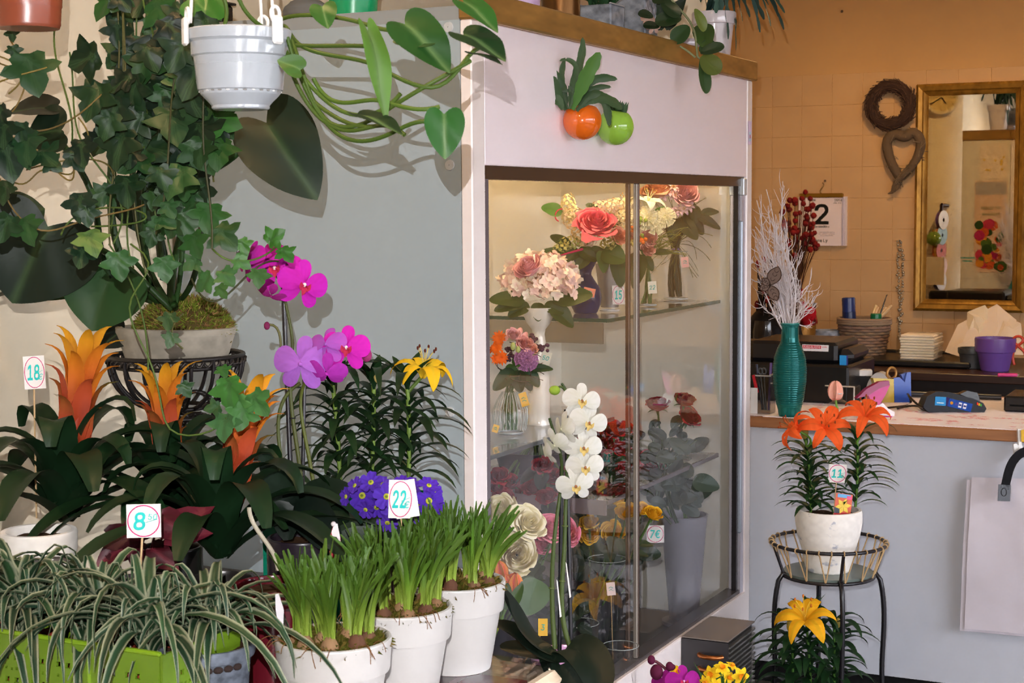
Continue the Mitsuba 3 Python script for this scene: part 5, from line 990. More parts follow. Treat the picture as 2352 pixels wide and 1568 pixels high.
# mixed bouquet in a round clear vase
c = at(1172, 997, Z=ZM); d = depth(c); m_ = pxm(d)
k = thing('vase', 'round ribbed clear glass vase at the near end of the middle glass shelf', 'vase')
pf = [(.1, 1), (30, 1), (36, 12), (40, 35), (39, 58), (30, 80), (19, 98), (17, 112), (21, 122)]
clear_vase(k, c, [(r * m_, z * m_) for r, z in pf], 21 * m_, 122 * m_)
for i in range(28):
    a = i * 2 * np.pi / 28; part(k, 'rib', tube([c + [r * m_ * math.cos(a), r * m_ * math.sin(a), z * m_] for r, z in pf[2:7]], .0011, 4), 'gloss', '#aab0a6', True)
k = thing('mixed_bouquet', 'bouquet with orange asters, pink roses and a purple carnation in the round clear vase', 'bouquet')
for i in range(9): part(k, 'stem', tube(spline([c + [rng.uniform(-.02, .02), rng.uniform(-.02, .02), .012], c + [0, 0, 105 * m_] + rng.normal(0, .004, 3), at(1180 + rng.uniform(-40, 40), 850, d=d)], 8), .0026, 5), 'leaf', jit('#4e6a34', rng), True)
def aster(parent, x, y, d, r, col, n=16, name='aster_bloom'):
    c_ = at(x, y, d=d); B = basis(ax(rng.uniform(-.4, .4), rng.uniform(-.1, .6))); ms = []
    for i in range(n):
        a = i * 2 * np.pi / n + rng.uniform(-.1, .1); o = B[0] * math.cos(a) + B[1] * math.sin(a); l = r * rng.uniform(.85, 1.1)
        ms.append(blade([c_, c_ + o * l * .5 + B[2] * l * .25, c_ + o * l + B[2] * l * rng.uniform(-.1, .2)], l * .17, side=np.cross(o, B[2]), fold=.2, n=6, m=3)[0])
    part(parent, name, join(*ms), 'petal', col, True)
for x, y, r in ((1146, 776, 18), (1140, 800, 18), (1150, 822, 18), (1138, 826, 14)): aster(k, x, y, d - .05, r * m_, jit('#cf560f', rng))
for x, y, r, cl, c2, sd in ((1205, 788, 21, '#c9807a', '#d9a39c', 1), (1222, 800, 15, '#d08a74', '#dcab96', 2), (1180, 768, 17, '#c98f90', '#d3a2a2', 3)): rose_head(k, at(x, y, d=d - .05), r * m_, ax(.3, .6, .8), cl, c2, sd, 'rose_bloom', .8)
for x, y in ((1172, 758), (1192, 755), (1160, 770), (1203, 765)): leaf2(k, x, y + 14, x + rng.uniform(-8, 8), y - 8, d - .03, 1.4, '#cf9a9c', name='pink_petal', mat='petal')
def carnation(parent, c_, r, axis, cin, cout, seed=0, name='carnation_bloom'):
    rg = np.random.default_rng(seed); B = basis(axis); ms, cs = [], []
    for ly, (f, h, n) in enumerate(((.25, .55, 6), (.5, .5, 9), (.75, .35, 11), (1, .1, 12))):
        for i in range(n):
            a = i * 2 * np.pi / n + rg.uniform(-.3, .3); o = B[0] * math.cos(a) + B[1] * math.sin(a); L = r * f
            mm, u, t = blade([c_, c_ + o * L * .5 + B[2] * r * h * .9, c_ + o * L + B[2] * r * h], r * .3, side=np.cross(o, B[2]), fold=0, n=5, m=9, wave=.0, tipfn=lambda t: .2 + .8 * t)
            V = mm[0] + (np.sin(u * 9 + rg.uniform(0, 6)) * t * r * .09)[:, None] * B[2]
            ms.append((V, mm[1])); cs.append(lerp(C(cin), C(cout), np.clip(t, 0, 1) ** 2))
    return part(parent, name, join(*ms), 'petal', np.vstack(cs), True)
carnation(k, at(1208, 826, d=d - .06), 28 * m_, ax(.2, .3), '#5a2048', '#b07aa0', 7)
for x, y in ((1170, 805), (1165, 822), (1185, 822), (1236, 800), (1250, 798), (1225, 775)): part(k, 'berry_sprig', join(*[ball(at(x + rng.uniform(-8, 8), y + rng.uniform(-8, 8), d=d - .03 + rng.uniform(-.02, .02)), 4.2 * m_, 1) for _ in range(9)]), 'petal', jit('#4a2f3c', rng, .3), True)
for x, y in ((1178, 795), (1190, 803)): part(k, 'bud', ball(at(x, y, d=d - .06), 6 * m_, 2, (1, 1, 1.6)), 'petal', '#a9b06a', True)
for q in ((1160, 845, 1184, 835, 1.6, '#4a6b2a'), (1180, 850, 1135, 890, 1.2, '#2c3f1c'), (1190, 850, 1190, 895, 1.5, '#2a3b1b'), (1205, 850, 1243, 868, 1.5, '#2d451d'), (1170, 850, 1155, 872, 1.3, '#2a3f1b'), (1215, 845, 1262, 838, .8, '#33491f'), (1195, 850, 1225, 885, 1.2, '#26371a'), (1180, 840, 1196, 808, 1.4, '#48692a')): leaf2(k, *q[:4], d - .03, q[4], q[5], dd=-.03)
for i in range(12):
    a_ = at(1180, 850, d=d); e = at(1180 + rng.uniform(-45, 70), rng.uniform(755, 880), d=d - .05); part(k, 'twig', tube(spline([a_, (a_ + e) / 2 + rng.normal(0, .02, 3), e], 8), .0009, 4), 'leaf', '#4a3a2a', True)
tag('white price tag reading 50 behind the mixed bouquet', 1253, 822, d - .03, 24, 30, '#cfc8b4', -.25, '50')
tag('yellow tag on the neck of the round clear vase', 1203, 917, d - .09, 18, 32, '#d3a443', .3); tag('yellow tag half hidden at the left foot of the round clear vase', 1138, 984, d - .1, 14, 18, '#d3a443', -.3)
# blue vase bouquet
c = at(1345, 719, Z=ZU); d = depth(c); m_ = pxm(d)
k = thing('vase', 'dark blue waisted glass vase on the upper glass shelf', 'vase')
scene['cobalt'] = {'type': 'blendbsdf', 'weight': .55, 'a': {'type': 'thindielectric', 'specular_transmittance': rgb('#6a80b8')}, 'b': pr('#1d2f5c', .1, specular=.6)}
pf = [(.1, 0), (24, 0), (27, 3), (34, 18), (37, 36), (33, 58), (19, 78), (13, 88), (14, 97), (22, 112), (30, 126), (31.5, 131)]
part(k, 'body', lathe([(r * m_, z * m_) for r, z in pf], 40, c), 'cobalt', None, True, 'blue glass'); part(k, 'rim', ring(c + [0, 0, 131 * m_], 31 * m_, 1.4 * m_), 'gloss', '#3a4f86', True)
k = thing('lilac_bouquet', 'bouquet of a large coral rose with cream lilac in the blue vase', 'bouquet')
rose_head(k, at(1368, 512, d=d - .14), 45 * m_, ax(.15, .75, .8), '#cf3c58', '#e8787c', 9, 'rose_bloom', 1.25, 'large coral rose')
rose_head(k, at(1421, 541, d=d - .1), 20 * m_, ax(.5, .2), '#cf7a5c', '#dca084', 10, 'rose_bloom', .7, 'small peach rose')
for x, y, r, h, n, cl in ((1305, 478, 18, 34, 70, ['#d9c88a', '#d0bd80', '#e3d6a6']), (1318, 500, 26, 26, 80, ['#ddbf98', '#e3cca8', '#cfae86']), (1338, 538, 28, 30, 90, ['#c9ab78', '#b59a66', '#d4bc8a']), (1352, 548, 20, 18, 50, ['#d3b7a8', '#cdb09a']), (1390, 478, 34, 20, 90, ['#e3c69e', '#dcb894', '#ead6b0']), (1412, 472, 22, 18, 50, ['#e6cfa0', '#dcc090']), (1425, 500, 20, 24, 50, ['#d9c08e', '#cbb07c']), (1290, 570, 20, 14, 40, ['#8f9452', '#a9a25e']), (1310, 558, 26, 16, 50, ['#a7a35e', '#86904c']), (1400, 560, 22, 16, 40, ['#8f8a4a', '#a39c58'])):
    floret_ball(k, at(x, y, d=d - .08), r * m_, r * m_, h * m_, n, 4.6 * m_, cl, 'lilac_cluster', seed=x, half=False)
for q in ((1290, 490, 1270, 458, 1.6, '#3f6a2c'), (1310, 565, 1272, 520, .8, '#2a3d1e'), (1320, 580, 1258, 556, .6, '#2d421f'), (1345, 580, 1390, 560, 1.3, '#3c4f24'), (1350, 585, 1330, 600, 1.6, '#2f4220'), (1385, 575, 1430, 590, 2.0, '#46622b'), (1380, 575, 1396, 612, 1.3, '#4c6a2e'), (1330, 575, 1300, 590, 1.2, '#2c3c1e'), (1345, 470, 1385, 462, .9, '#2c4222'), (1415, 590, 1430, 650, 1.2, '#2f4522'), (1330, 570, 1365, 582, 1.4, '#34491f')): leaf2(k, *q[:4], d - .09, q[4], q[5], dd=-.04)
part(k, 'stem', tube([c + [0, 0, .02], c + [0, 0, 131 * m_], at(1350, 560, d=d)], .006, 6), 'leaf', '#3a5226', True)
part(k, 'ribbon', tube(spline([at(1283, 508, d=d - .1), at(1275, 494, d=d - .1), at(1280, 484, d=d - .1), at(1292, 480, d=d - .1)], 12), .002, 5), 'petal', '#b0344a', True)
kk = thing('plant_stick', 'thin magenta stick poking from the coral rose bouquet', 'stick'); part(kk, 'stick', tube([at(1288, 586, d=d - .16), at(1337, 572, d=d - .1)], [.002, .004], 6), 'plastic', '#a8204e', True)
tag('salmon pink tag hanging on the dark blue vase', 1353, 671, d - .13, 27, 20, '#d98a72', -.2)
# frosted grey vase
c = at(1400, 713, Z=ZU); d = depth(c); m_ = pxm(d)
k = thing('vase', 'grey frosted glass vase beside the dark blue vase', 'vase'); part(k, 'body', lathe([(.001, 8 * m_), (20 * m_, 8 * m_), (23 * m_, 30 * m_), (33 * m_, 108 * m_), (31 * m_, 108 * m_), (20 * m_, 20 * m_), (.001, 18 * m_)], 36, c), 'satin', '#85817c', 35); part(k, 'foot', lathe([(.001, 0), (22 * m_, 0), (21 * m_, 8 * m_), (.001, 8 * m_)], 36, c), 'clearglass', None, 35); part(k, 'foot_ring', ring(c + [0, 0, .002], 22 * m_, .0018), 'gloss', '#b9bcba', True)
price_sign(1420, 677, d - .09, 28, 44, '15', 'price sign reading 15 in front of the grey frosted vase', tilt=.03)
# white bouquet
c = at(1488, 704, Z=ZU); d = depth(c); m_ = pxm(d)
k = thing('vase', 'clear cylinder vase behind the door edge on the upper glass shelf', 'vase')
clear_vase(k, c, [(.001, .004), (19 * m_, .004), (19 * m_, 92 * m_)], 19 * m_, 92 * m_)
k = thing('white_bouquet', 'bouquet of white carnations and a white lily with peach roses in the clear cylinder vase', 'bouquet')
for x, y, r, sd in ((1487, 502, 31, 1), (1527, 500, 25, 2), (1432, 497, 27, 3), (1505, 520, 22, 4)): carnation(k, at(x, y, d=d - .1), r * m_, ax(rng.uniform(-.3, .4), .4), '#cfc98c', '#ece6cc', sd)
lily(k, at(1486, 478, d=d - .08), ax(.2, 1.2, .4), 44 * m_, '#cfd0a0', '#e6dfc8', 5, 'lily_bloom', .6, '#d9d9a0', '#a87a3a')
lily(k, at(1442, 478, d=d - .06), ax(-.2, .9, .4), 36 * m_, '#cfd0a0', '#e6dfc8', 6, 'lily_bloom', .6, '#d9d9a0', '#a87a3a')
for x, y, r, sd in ((1450, 545, 18, 1), (1490, 548, 20, 2), (1488, 572, 17, 3)): rose_head(k, at(x, y, d=d - .1), r * m_, ax(.3, .2), '#c9867a', '#d6a994', sd + 20, 'rose_bloom', .7)
for x, y, cl in ((1478, 549, '#cf6a2c'), (1452, 527, '#cf6a2c'), (1470, 545, '#7f9440'), (1476, 508, '#8fa34a'), (1418, 505, '#4a4228'), (1415, 520, '#4a4228'), (1446, 560, '#b9b070'), (1428, 560, '#b9b070')): part(k, 'berry_sprig', join(*[ball(at(x + rng.uniform(-9, 9), y + rng.uniform(-8, 8), d=d - .12 + rng.uniform(-.02, .02)), 4.5 * m_, 1) for _ in range(8)]), 'petal', jit(cl, rng), True)
for q in ((1500, 495, 1518, 462, .9, '#4f8a34'), (1480, 590, 1500, 612, 1.4, '#3d5226'), (1465, 580, 1440, 640, 1, '#34491f'), (1475, 585, 1455, 660, .9, '#31451f'), (1500, 580, 1540, 570, .8, '#34491f')): leaf2(k, *q[:4], d - .06, q[4], q[5], dd=-.03)
for i in range(40):
    a_ = at(1490 + rng.uniform(-10, 30), 575, d=d - .04); e = at(1540 + rng.uniform(-50, 40), rng.uniform(520, 590), d=d + rng.uniform(-.12, .05)); part(k, 'grass', tube(spline([a_, (a_ + e) / 2 + [0, 0, rng.uniform(-.01, .03)], e], 7), .0009, 4), 'leaf', jit('#7a8038', rng), True)
for i in range(9): part(k, 'stem', tube(spline([c + [rng.uniform(-.018, .018), rng.uniform(-.018, .018), .01], c + [0, 0, 90 * m_], at(1480 + rng.uniform(-30, 30), 560, d=d - .05)], 8), .0028, 5), 'leaf', jit('#4e6a34', rng), True)
tag('white tag reading 22 on the clear cylinder vase', 1498, 660, d - .08, 20, 28, '#d9d6c8', .08, '22')
# pink bouquet at the far end
c = at(1552, 689, Z=ZU); c[1] = min(c[1], LE - .07); d = depth(c); m_ = pxm(d); c = at(1552, 690, d=d); c[2] = ZU
k = thing('vase', 'clear cylinder vase with dark stems at the far end of the upper glass shelf', 'vase')
clear_vase(k, c, [(.001, .004), (27 * m_, .004), (27 * m_, 112 * m_)], 27 * m_, 112 * m_)
k = thing('pink_bouquet', 'bouquet of dusty pink roses and pale freesias at the far end of the upper shelf', 'bouquet')
for i in range(14):
    a_ = i * .9; b = c + [20 * m_ * math.cos(a_) * rng.uniform(.3, 1), 20 * m_ * math.sin(a_) * rng.uniform(.3, 1), .012]; part(k, 'stem', tube(spline([b, c + [0, 0, 112 * m_] + rng.normal(0, .008, 3), at(1555 + rng.uniform(-40, 40), 500, d=d - .03)], 9), .004, 5), 'leaf', jit('#26331c', rng, .3), True)
rose_head(k, at(1510, 432, d=d - .08), 38 * m_, ax(-.3, .9, .5), '#c48262', '#d9a88e', 31, 'rose_bloom', .7, 'peach rose'); rose_head(k, at(1573, 444, d=d - .1), 33 * m_, ax(.2, .5), '#bf7f88', '#d0a2a8', 32, 'rose_bloom', .8, 'dusty pink rose')
for x, y in ((1535, 442), (1550, 450), (1522, 450), (1545, 432), (1570, 480), (1580, 475), (1552, 488), (1560, 484)):
    lily(k, at(x, y, d=d - .1), ax(rng.uniform(-.5, .5), rng.uniform(-.3, .7)), 15 * m_, '#c9b08a', '#b79aa6', x, 'freesia_bloom', .3, '#c9b56a', '#b08a4a')
for q in ((1590, 470, 1600, 510, 1.6, '#2c3f22'), (1600, 490, 1650, 500, .8, '#26382a'), (1610, 490, 1652, 468, .9, '#2c3f30'), (1600, 495, 1655, 520, .8, '#2a3a2c'), (1570, 490, 1620, 530, 1.3, '#24341d'), (1560, 500, 1600, 550, 1.2, '#26361e'), (1550, 500, 1545, 545, 1.5, '#23331b'), (1580, 460, 1606, 480, 1, '#2b3d23'), (1545, 410, 1562, 392, 1.2, '#2e4423'), (1530, 480, 1515, 510, 1.2, '#29391f')): leaf2(k, *q[:4], d - .06, q[4], q[5], dd=-.02)
for i in range(34):
    a_ = at(1555, 560, d=d - .03); e = at(1555 + rng.uniform(-75, 90), rng.uniform(395, 640), d=d + rng.uniform(-.12, .0)); e[0] = min(e[0], -1.66); part(k, 'grass', tube(spline([a_, (a_ + e) / 2 + [0, 0, rng.uniform(-.02, .05)], e], 8), .0009, 4), 'leaf', jit('#5c6232', rng), True)
part(k, 'tie', ring(c + [0, 0, 118 * m_], 8 * m_, 3 * m_), 'petal', '#7a6aa0', True)
tag('pale pink tag on the far cylinder vase', 1573, 602, d - .09, 17, 24, '#d3a3a0', .1)
# cut roses standing in buckets below
ZF = Zs - .085
def bucket(x, Yc, R, H, col, label, mat='plastic', X=None):
    c = np.array([X if X is not None else at(x, 1300, Y=Yc)[0], Yc, ZF]); k = thing('flower_bucket', label, 'bucket')
    part(k, 'body', lathe([(.001, 0), (R * .95, 0), (R * .95, .012), (R * .62, .02), (R * .66, .05), (R, H - .006), (R * 1.04, H), (R * .97, H), (R * .62, .06), (.001, .055)], 40, c), mat, col, 35); return c, H
def rowname(P, i):
    o = sorted(range(len(P)), key=lambda j: P[j][1]); n_ = -(-len(P) // 3); r = o.index(i) // n_; row = sorted(o[r * n_:(r + 1) * n_], key=lambda j: P[j][0])
    return ('first', 'second', 'third', 'fourth', 'fifth')[row.index(i)] + ' from the left in the ' + ('top', 'middle', 'bottom')[r] + ' row'
def cut_rose(x, y, r, Yc, bc, inner, outer, label, seed, group=None, a=None, op=.9, name='rose', stemc='#4a6632', leaves=2, lc='#39503a'):
    c = at(x, y, Y=Yc); R = r * pxm(depth(c)); k = thing(name, label, 'flower', group); axx = ax(*(a or (rng.uniform(-.3, .3), .7, .7)))
    rose_head(k, c, R, axx, inner, outer, seed, 'bloom', op); sepals(k, c - axx * R * .3, R * .8, axx, '#4d6338')
    b = np.array([bc[0][0] + rng.uniform(-.02, .02), bc[0][1] + rng.uniform(-.02, .02), bc[0][2] + .08]); S = spline([b, [bc[0][0] * .6 + c[0] * .4, bc[0][1] * .6 + c[1] * .4, bc[0][2] + bc[1]], c - axx * R * .6, c - axx * R * .3], 14)
    part(k, 'stem', tube(S, .0032, 6), 'leaf', stemc, True)
    for i in range(leaves):
        p = S[9 + i]; o = unit(rng.normal(size=3) * [.7, .7, .35] - FWD * .3); flat_leaf(k, 'leaf', LEAFO, p, o, unit(UPV - FWD * .6), rng.uniform(.045, .07), jit(lc, rng), None, .2, 3, .3, .02, wide=1.3)
    return k
bw = bucket(1215, 3.62, .1, .3, '#2c2a30', 'dark grey bucket holding the white and pink roses', X=-1.86)
pos_w = ('topmost of the three cream roses at the near edge of the door', 'middle one of the three large cream roses', 'lowest of the three large cream roses, facing the door')
for i, (x, y, r, a) in enumerate(((1150, 1168, 36, (-.3, .5, .8)), (1212, 1200, 44, (.35, .5, .8)), (1187, 1274, 46, (.0, .15, 1)))): cut_rose(x, y, r, 3.50 - .03 * i, bw, '#d9cf9a', '#e3dcc6', pos_w[i], 60 + i, 'cream roses', a, 1.1, lc='#2f4424')
pos_p = ('pink rose half hidden behind the upper cream roses', 'largest pink rose behind the white orchid stems', 'pink rose right of the white orchid stems', 'pink rose bud low behind the cream roses')
for i, (x, y, r, a) in enumerate(((1205, 1180, 30, (-.1, .9, .4)), (1268, 1212, 42, (0, .8, .7)), (1302, 1222, 34, (.6, .3, .8)), (1248, 1248, 26, (-.2, .4, .8)))): cut_rose(x, y, r, 3.66 + .02 * i, bw, '#c85a72', '#d58396', pos_p[i], 70 + i, 'pink roses', a, .9, lc='#2f4424')
k = thing('foliage_leaf', 'broad pale green leaf in clear wrap below the cream roses', 'leaf'); leaf2(k, 1235, 1330, 1205, 1410, 3.85, 1.9, '#5d7150', dd=-.02); leaf2(k, 1190, 1330, 1240, 1395, 3.87, 1.6, '#4d6142')
k = thing('flower_wrap', 'clear film cone around the cream roses', 'film'); a = np.linspace(.2, 2.9, 18); cw = at(1215, 1260, Y=3.55); cbm = at(1215, 1460, Y=3.6)
V = np.vstack([[cw + RGT * .09 * np.cos(t) - FWD * .06 * np.sin(t) + [0, 0, .012 * np.sin(t * 5)] for t in a], [cbm + RGT * .03 * np.cos(t) - FWD * .02 * np.sin(t) for t in a]]); part(k, 'sheet', (V, quads(2, 18)), 'film', None, True)
bt = bucket(1160, 3.36, .06, .2, '#2c2a30', 'dark bucket holding the orange tulips', X=-1.8)
for i, (x, y) in enumerate(((1149, 1308), (1160, 1338), (1178, 1336))):
    k = thing('tulip', ('upper', 'left lower', 'right lower')[i] + ' of three orange red tulips behind the rear bulb pot', 'flower', 'orange tulips'); p = at(x, y + 22, Y=3.37 + .01 * i); m_ = pxm(depth(p)); tulip(k, p, 14 * m_, 46 * m_, ax(rng.uniform(-.2, .2), 1.3, .4), '#c9432c', '#d98a2a', i * .4, [np.array([bt[0][0], bt[0][1], ZF + .06]), (p + bt[0]) / 2 + [0, 0, .05], p])
for nm, xs_, ys_, Yq, n_ in (('behind the dark red roses', (1128, 1335), (1050, 1185), 4.32, 60), ('below the cream and pink roses', (1128, 1345), (1235, 1440), 3.8, 56), ('behind the bright red roses', (1330, 1450), (1000, 1130), 4.85, 36), ('under the yellow roses', (1330, 1470), (1190, 1330), 4.3, 40)):
    k = thing('rose_foliage', 'dark green rose leaves ' + nm, 'foliage')
    for i in range(n_):
        x, y = rng.uniform(*xs_), rng.uniform(*ys_); an = rng.uniform(0, 6.3); p_ = at(x, y, Y=Yq + rng.uniform(-.05, .05))
        L = rng.uniform(34, 60); leaf2(k, x, y, x + L * math.cos(an), y + L * math.sin(an) * .8, depth(p_), 1.5, '#1f2c22', dd=rng.uniform(-.03, .03))
for i in range(3): k = thing('foliage_leaf', ('left', 'middle', 'right')[i] + ' green tulip leaf among the orange tulips', 'leaf'); leaf2(k, 1150 + 12 * i, 1400, 1140 + 26 * i, 1330, 3.75, .8, '#3f5a34')
# dark red roses on the lower metal shelf, left
br = (np.array([-1.99, 4.22, ZLo]), .1)
kb = thing('flower_bucket', 'low dark bucket of red roses on the lower shelf', 'bucket'); part(kb, 'body', lathe([(.001, 0), (.1, 0), (.13, .1), (.125, .1), (.096, .006), (.001, .006)], 36, br[0]), 'plastic', '#1d1a1e', 35)
reds = ((1146, 1092, 24), (1168, 1108, 24), (1195, 1132, 26), (1158, 1142, 26), (1222, 1118, 24), (1208, 1158, 24), (1246, 1068, 24), (1262, 1092, 26), (1282, 1118, 26), (1256, 1140, 24), (1300, 1088, 22), (1178, 1165, 20), (1140, 1120, 20))
for i, (x, y, r) in enumerate(reds): cut_rose(x, y, r, 3.98 + .05 * (i % 3), br, '#5a0810', '#8a1420', 'dark red rose on the lower shelf, ' + rowname(reds, i), 100 + i, 'dark red roses on the lower shelf', None, .9, lc='#26352a', leaves=3)
b2 = bucket(1400, 4.72, .1, .42, '#2b2a30', 'dark bucket behind the white orchid holding bright red roses', X=-1.98)
brights = ((1410, 986, 26), (1372, 1008, 24), (1436, 985, 22), (1396, 1022, 25), (1345, 1012, 22), (1405, 1050, 25), (1428, 1030, 22), (1378, 1060, 22), (1400, 1088, 24), (1430, 1075, 20), (1360, 1095, 20), (1330, 1050, 20))
for i, (x, y, r) in enumerate(brights): cut_rose(x, y, r, 4.55 + .05 * (i % 3), b2, '#7a0f16', '#a81c20', 'bright red rose behind the orchid, ' + rowname(brights, i), 130 + i, 'bright red roses behind the orchid', None, .9, lc='#2a3d2c', leaves=4)
b3 = bucket(1568, 4.83, .075, .36, '#6e6c74', 'tall grey bucket at the far end of the cooler', X=-1.755)
for i, (x, y, r, a, lb) in enumerate(((1510, 926, 27, (-.1, 1.1, .5), 'leftmost of three tall dark red roses above the grey bucket'), (1573, 916, 26, (.2, 1.2, .5), 'upper right of three tall dark red roses above the grey bucket'), (1584, 955, 28, (.5, .7, .7), 'lower right of three tall dark red roses above the grey bucket'))): cut_rose(x, y, r, 4.74, b3, '#5f0812', '#8f1a20', lb, 160 + i, 'tall dark red roses', a, .7, leaves=4, lc='#3c4a3e')
cut_rose(1498, 1056, 31, 4.68, b3, '#b03a48', '#c4606a', 'coral pink rose low in front of the grey bucket', 170, None, (.1, .6, .8), .9, leaves=3, lc='#3c4a3e')
k = thing('rose_foliage', 'spray of grey green rose leaves above the grey bucket', 'foliage')
for i in range(46):
    x, y = 1475 + rng.uniform(0, 120), 1010 + rng.uniform(0, 150); an = rng.uniform(-2.4, .6); L = rng.uniform(28, 55)
    if i == 0: x, y, an, L = 1590, 1105, .25, 62
    if i == 1: x, y, an, L = 1572, 1105, .95, 50
    leaf2(k, x, y, x + L * math.cos(an), y + L * math.sin(an), 5.0 + rng.uniform(-.05, .05), 1.5, '#3a463c', dd=rng.uniform(-.04, .02))
for i in range(6): part(k, 'stem', tube(spline([b3[0] + [0, 0, .3], at(1530 + rng.uniform(-30, 40), 1100, d=5.0), at(1500 + i * 20, 1010, d=5.0)], 8), .003, 5), 'leaf', '#3f4f36', True)
price_sign(1505, 1226, 4.86, 40, 40, '7€', 'price sign reading 7 on the front of the tall grey bucket')
b4 = bucket(1400, 4.3, .08, .26, '#252429', 'dark bucket holding the yellow roses', X=-1.86)
lby = ('yellow rose at the upper left of the yellow bunch', 'yellow rose at the lower left of the yellow bunch', 'yellow rose facing the door in the middle of the yellow bunch', 'yellow rose at the door edge above the middle one', 'narrow yellow rose bud standing highest in the bunch', 'yellow rose behind the door edge strip', 'rightmost yellow rose with drooping leaf', 'yellow rose above the lower shelf edge')
for i, (x, y, r, a) in enumerate(((1352, 1198, 22, (-.1, .8, .6)), (1351, 1224, 25, (0, .2, 1)), (1408, 1222, 27, (0, .3, 1)), (1438, 1174, 25, (0, .7, .8)), (1417, 1150, 16, (0, 1.4, .3)), (1472, 1168, 22, (.1, .8, .6)), (1501, 1178, 22, (.3, .8, .6)), (1350, 1150, 20, (-.2, 1, .5)))): cut_rose(x, y, r, 4.12 + .04 * (i % 3), b4, '#c98f14', '#e0b42c', lby[i], 180 + i, 'yellow roses', a, .75, leaves=2, lc='#2d3d26')
# glass vases standing empty at the bottom
for i, (x, Yv, R, H) in enumerate(((1330, 4.0, .055, .2), (1395, 4.12, .055, .36), (1365, 3.86, .05, .12), (1425, 4.0, .05, .15))):
    c = np.array([at(x, 1480, Y=Yv)[0], Yv, ZF]); k = thing('vase', ('tall empty clear vase behind the orchid stems', 'wide empty clear vase behind the door edge', 'low empty clear bowl at the front of the cooler floor', 'empty clear tumbler vase nearest the door edge')[i], 'vase'); clear_vase(k, c, [(.001, .006), (R * .8, .006), (R, H)], R, H, 'clearglass')
    part(k, 'base', lathe([(.001, 0), (R * .8, 0), (R * .82, .012), (.001, .012)], 32, c), 'clearglass', None, 35)
k_tag = tag('yellow tag on a stick beside the orchid stems low in the cooler', 1247, 1440, 3.75, 22, 40, '#d0a444', .0, '3')
tp_ = at(1247, 1450, d=3.753); part(k_tag, 'stick', tube([tp_, [bw[0][0] + .03, bw[0][1], ZF + .058]], .0014, 6), 'matte', '#b89a72', True)
k_tag = tag('pink and white tag on a stick in a clear vase low in the cooler', 1403, 1352, depth(at(1400, 1352, Y=4.055)), 20, 30, '#d9c9c9', .1)
tp_ = at(1403, 1356, Y=4.058); part(k_tag, 'stick', tube([tp_, [tp_[0] - .01, 4.1, ZF + .0115]], .0014, 6), 'matte', '#b89a72', True)
# ---------------------------------------------------------------- the display tables and the plants in front
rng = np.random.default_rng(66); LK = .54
ZT1 = .925
k = thing('display_table', 'glass topped display table with red cloth under the glass and pale wood edge', 'table')
TX, TY = -1.052, 2.27
part(k, 'glass_top', box(-2.2, TX + .004, 1.25, TY, ZT1 - .008, ZT1), 'greyglass', None, False, 'glass top')
part(k, 'cloth', box(-2.19, TX - .11, 1.26, TY - .05, ZT1 - .02, ZT1 - .011), 'plastic', '#c88aa0', False, 'dull pink cloth under the glass')
part(k, 'cloth_edge', box(TX - .108, TX - .014, 1.26, TY - .052, ZT1 - .03, ZT1 - .018), 'matte', '#8c1230', False, 'red cloth')
part(k, 'rail', box(-2.19, TX - .014, TY - .048, TY - .014, ZT1 - .03, ZT1 - .012, .003), 'palewood', None, False); part(k, 'rail', box(-2.19, TX + .01, TY - .012, TY + .012, ZT1 - .05, ZT1 - .009, .009), 'palewood', None, False); part(k, 'rail', box(TX - .012, TX + .022, 1.26, TY + .012, ZT1 - .055, ZT1 - .012, .012), 'palewood', None, False, 'pale rounded wooden rail')
part(k, 'panel', box(-2.18, TX - .01, 1.28, TY - .02, ZT1 - .3, ZT1 - .055), 'matte', '#7c1430', False)
for x in (-2.15, TX - .06):
    for y in (1.3, TY - .06): part(k, 'leg', box(x, x + .05, y, y + .05, 0, ZT1 - .3, .004), 'palewood', None, False)
ZB2 = .80
k = thing('plant_bench', 'low dark bench along the grey cooler panel carrying the taller plants', 'bench')
part(k, 'top', box(XL + .02, -1.66, 2.31, Y0 - .02, ZB2 - .03, ZB2), 'plastic', '#3a3230', False); 
for x in (XL + .04, -1.72):
    for y in (2.34, Y0 - .08): part(k, 'leg', box(x, x + .04, y, y + .04, 0, ZB2 - .03), 'plastic', '#2a2422', False)
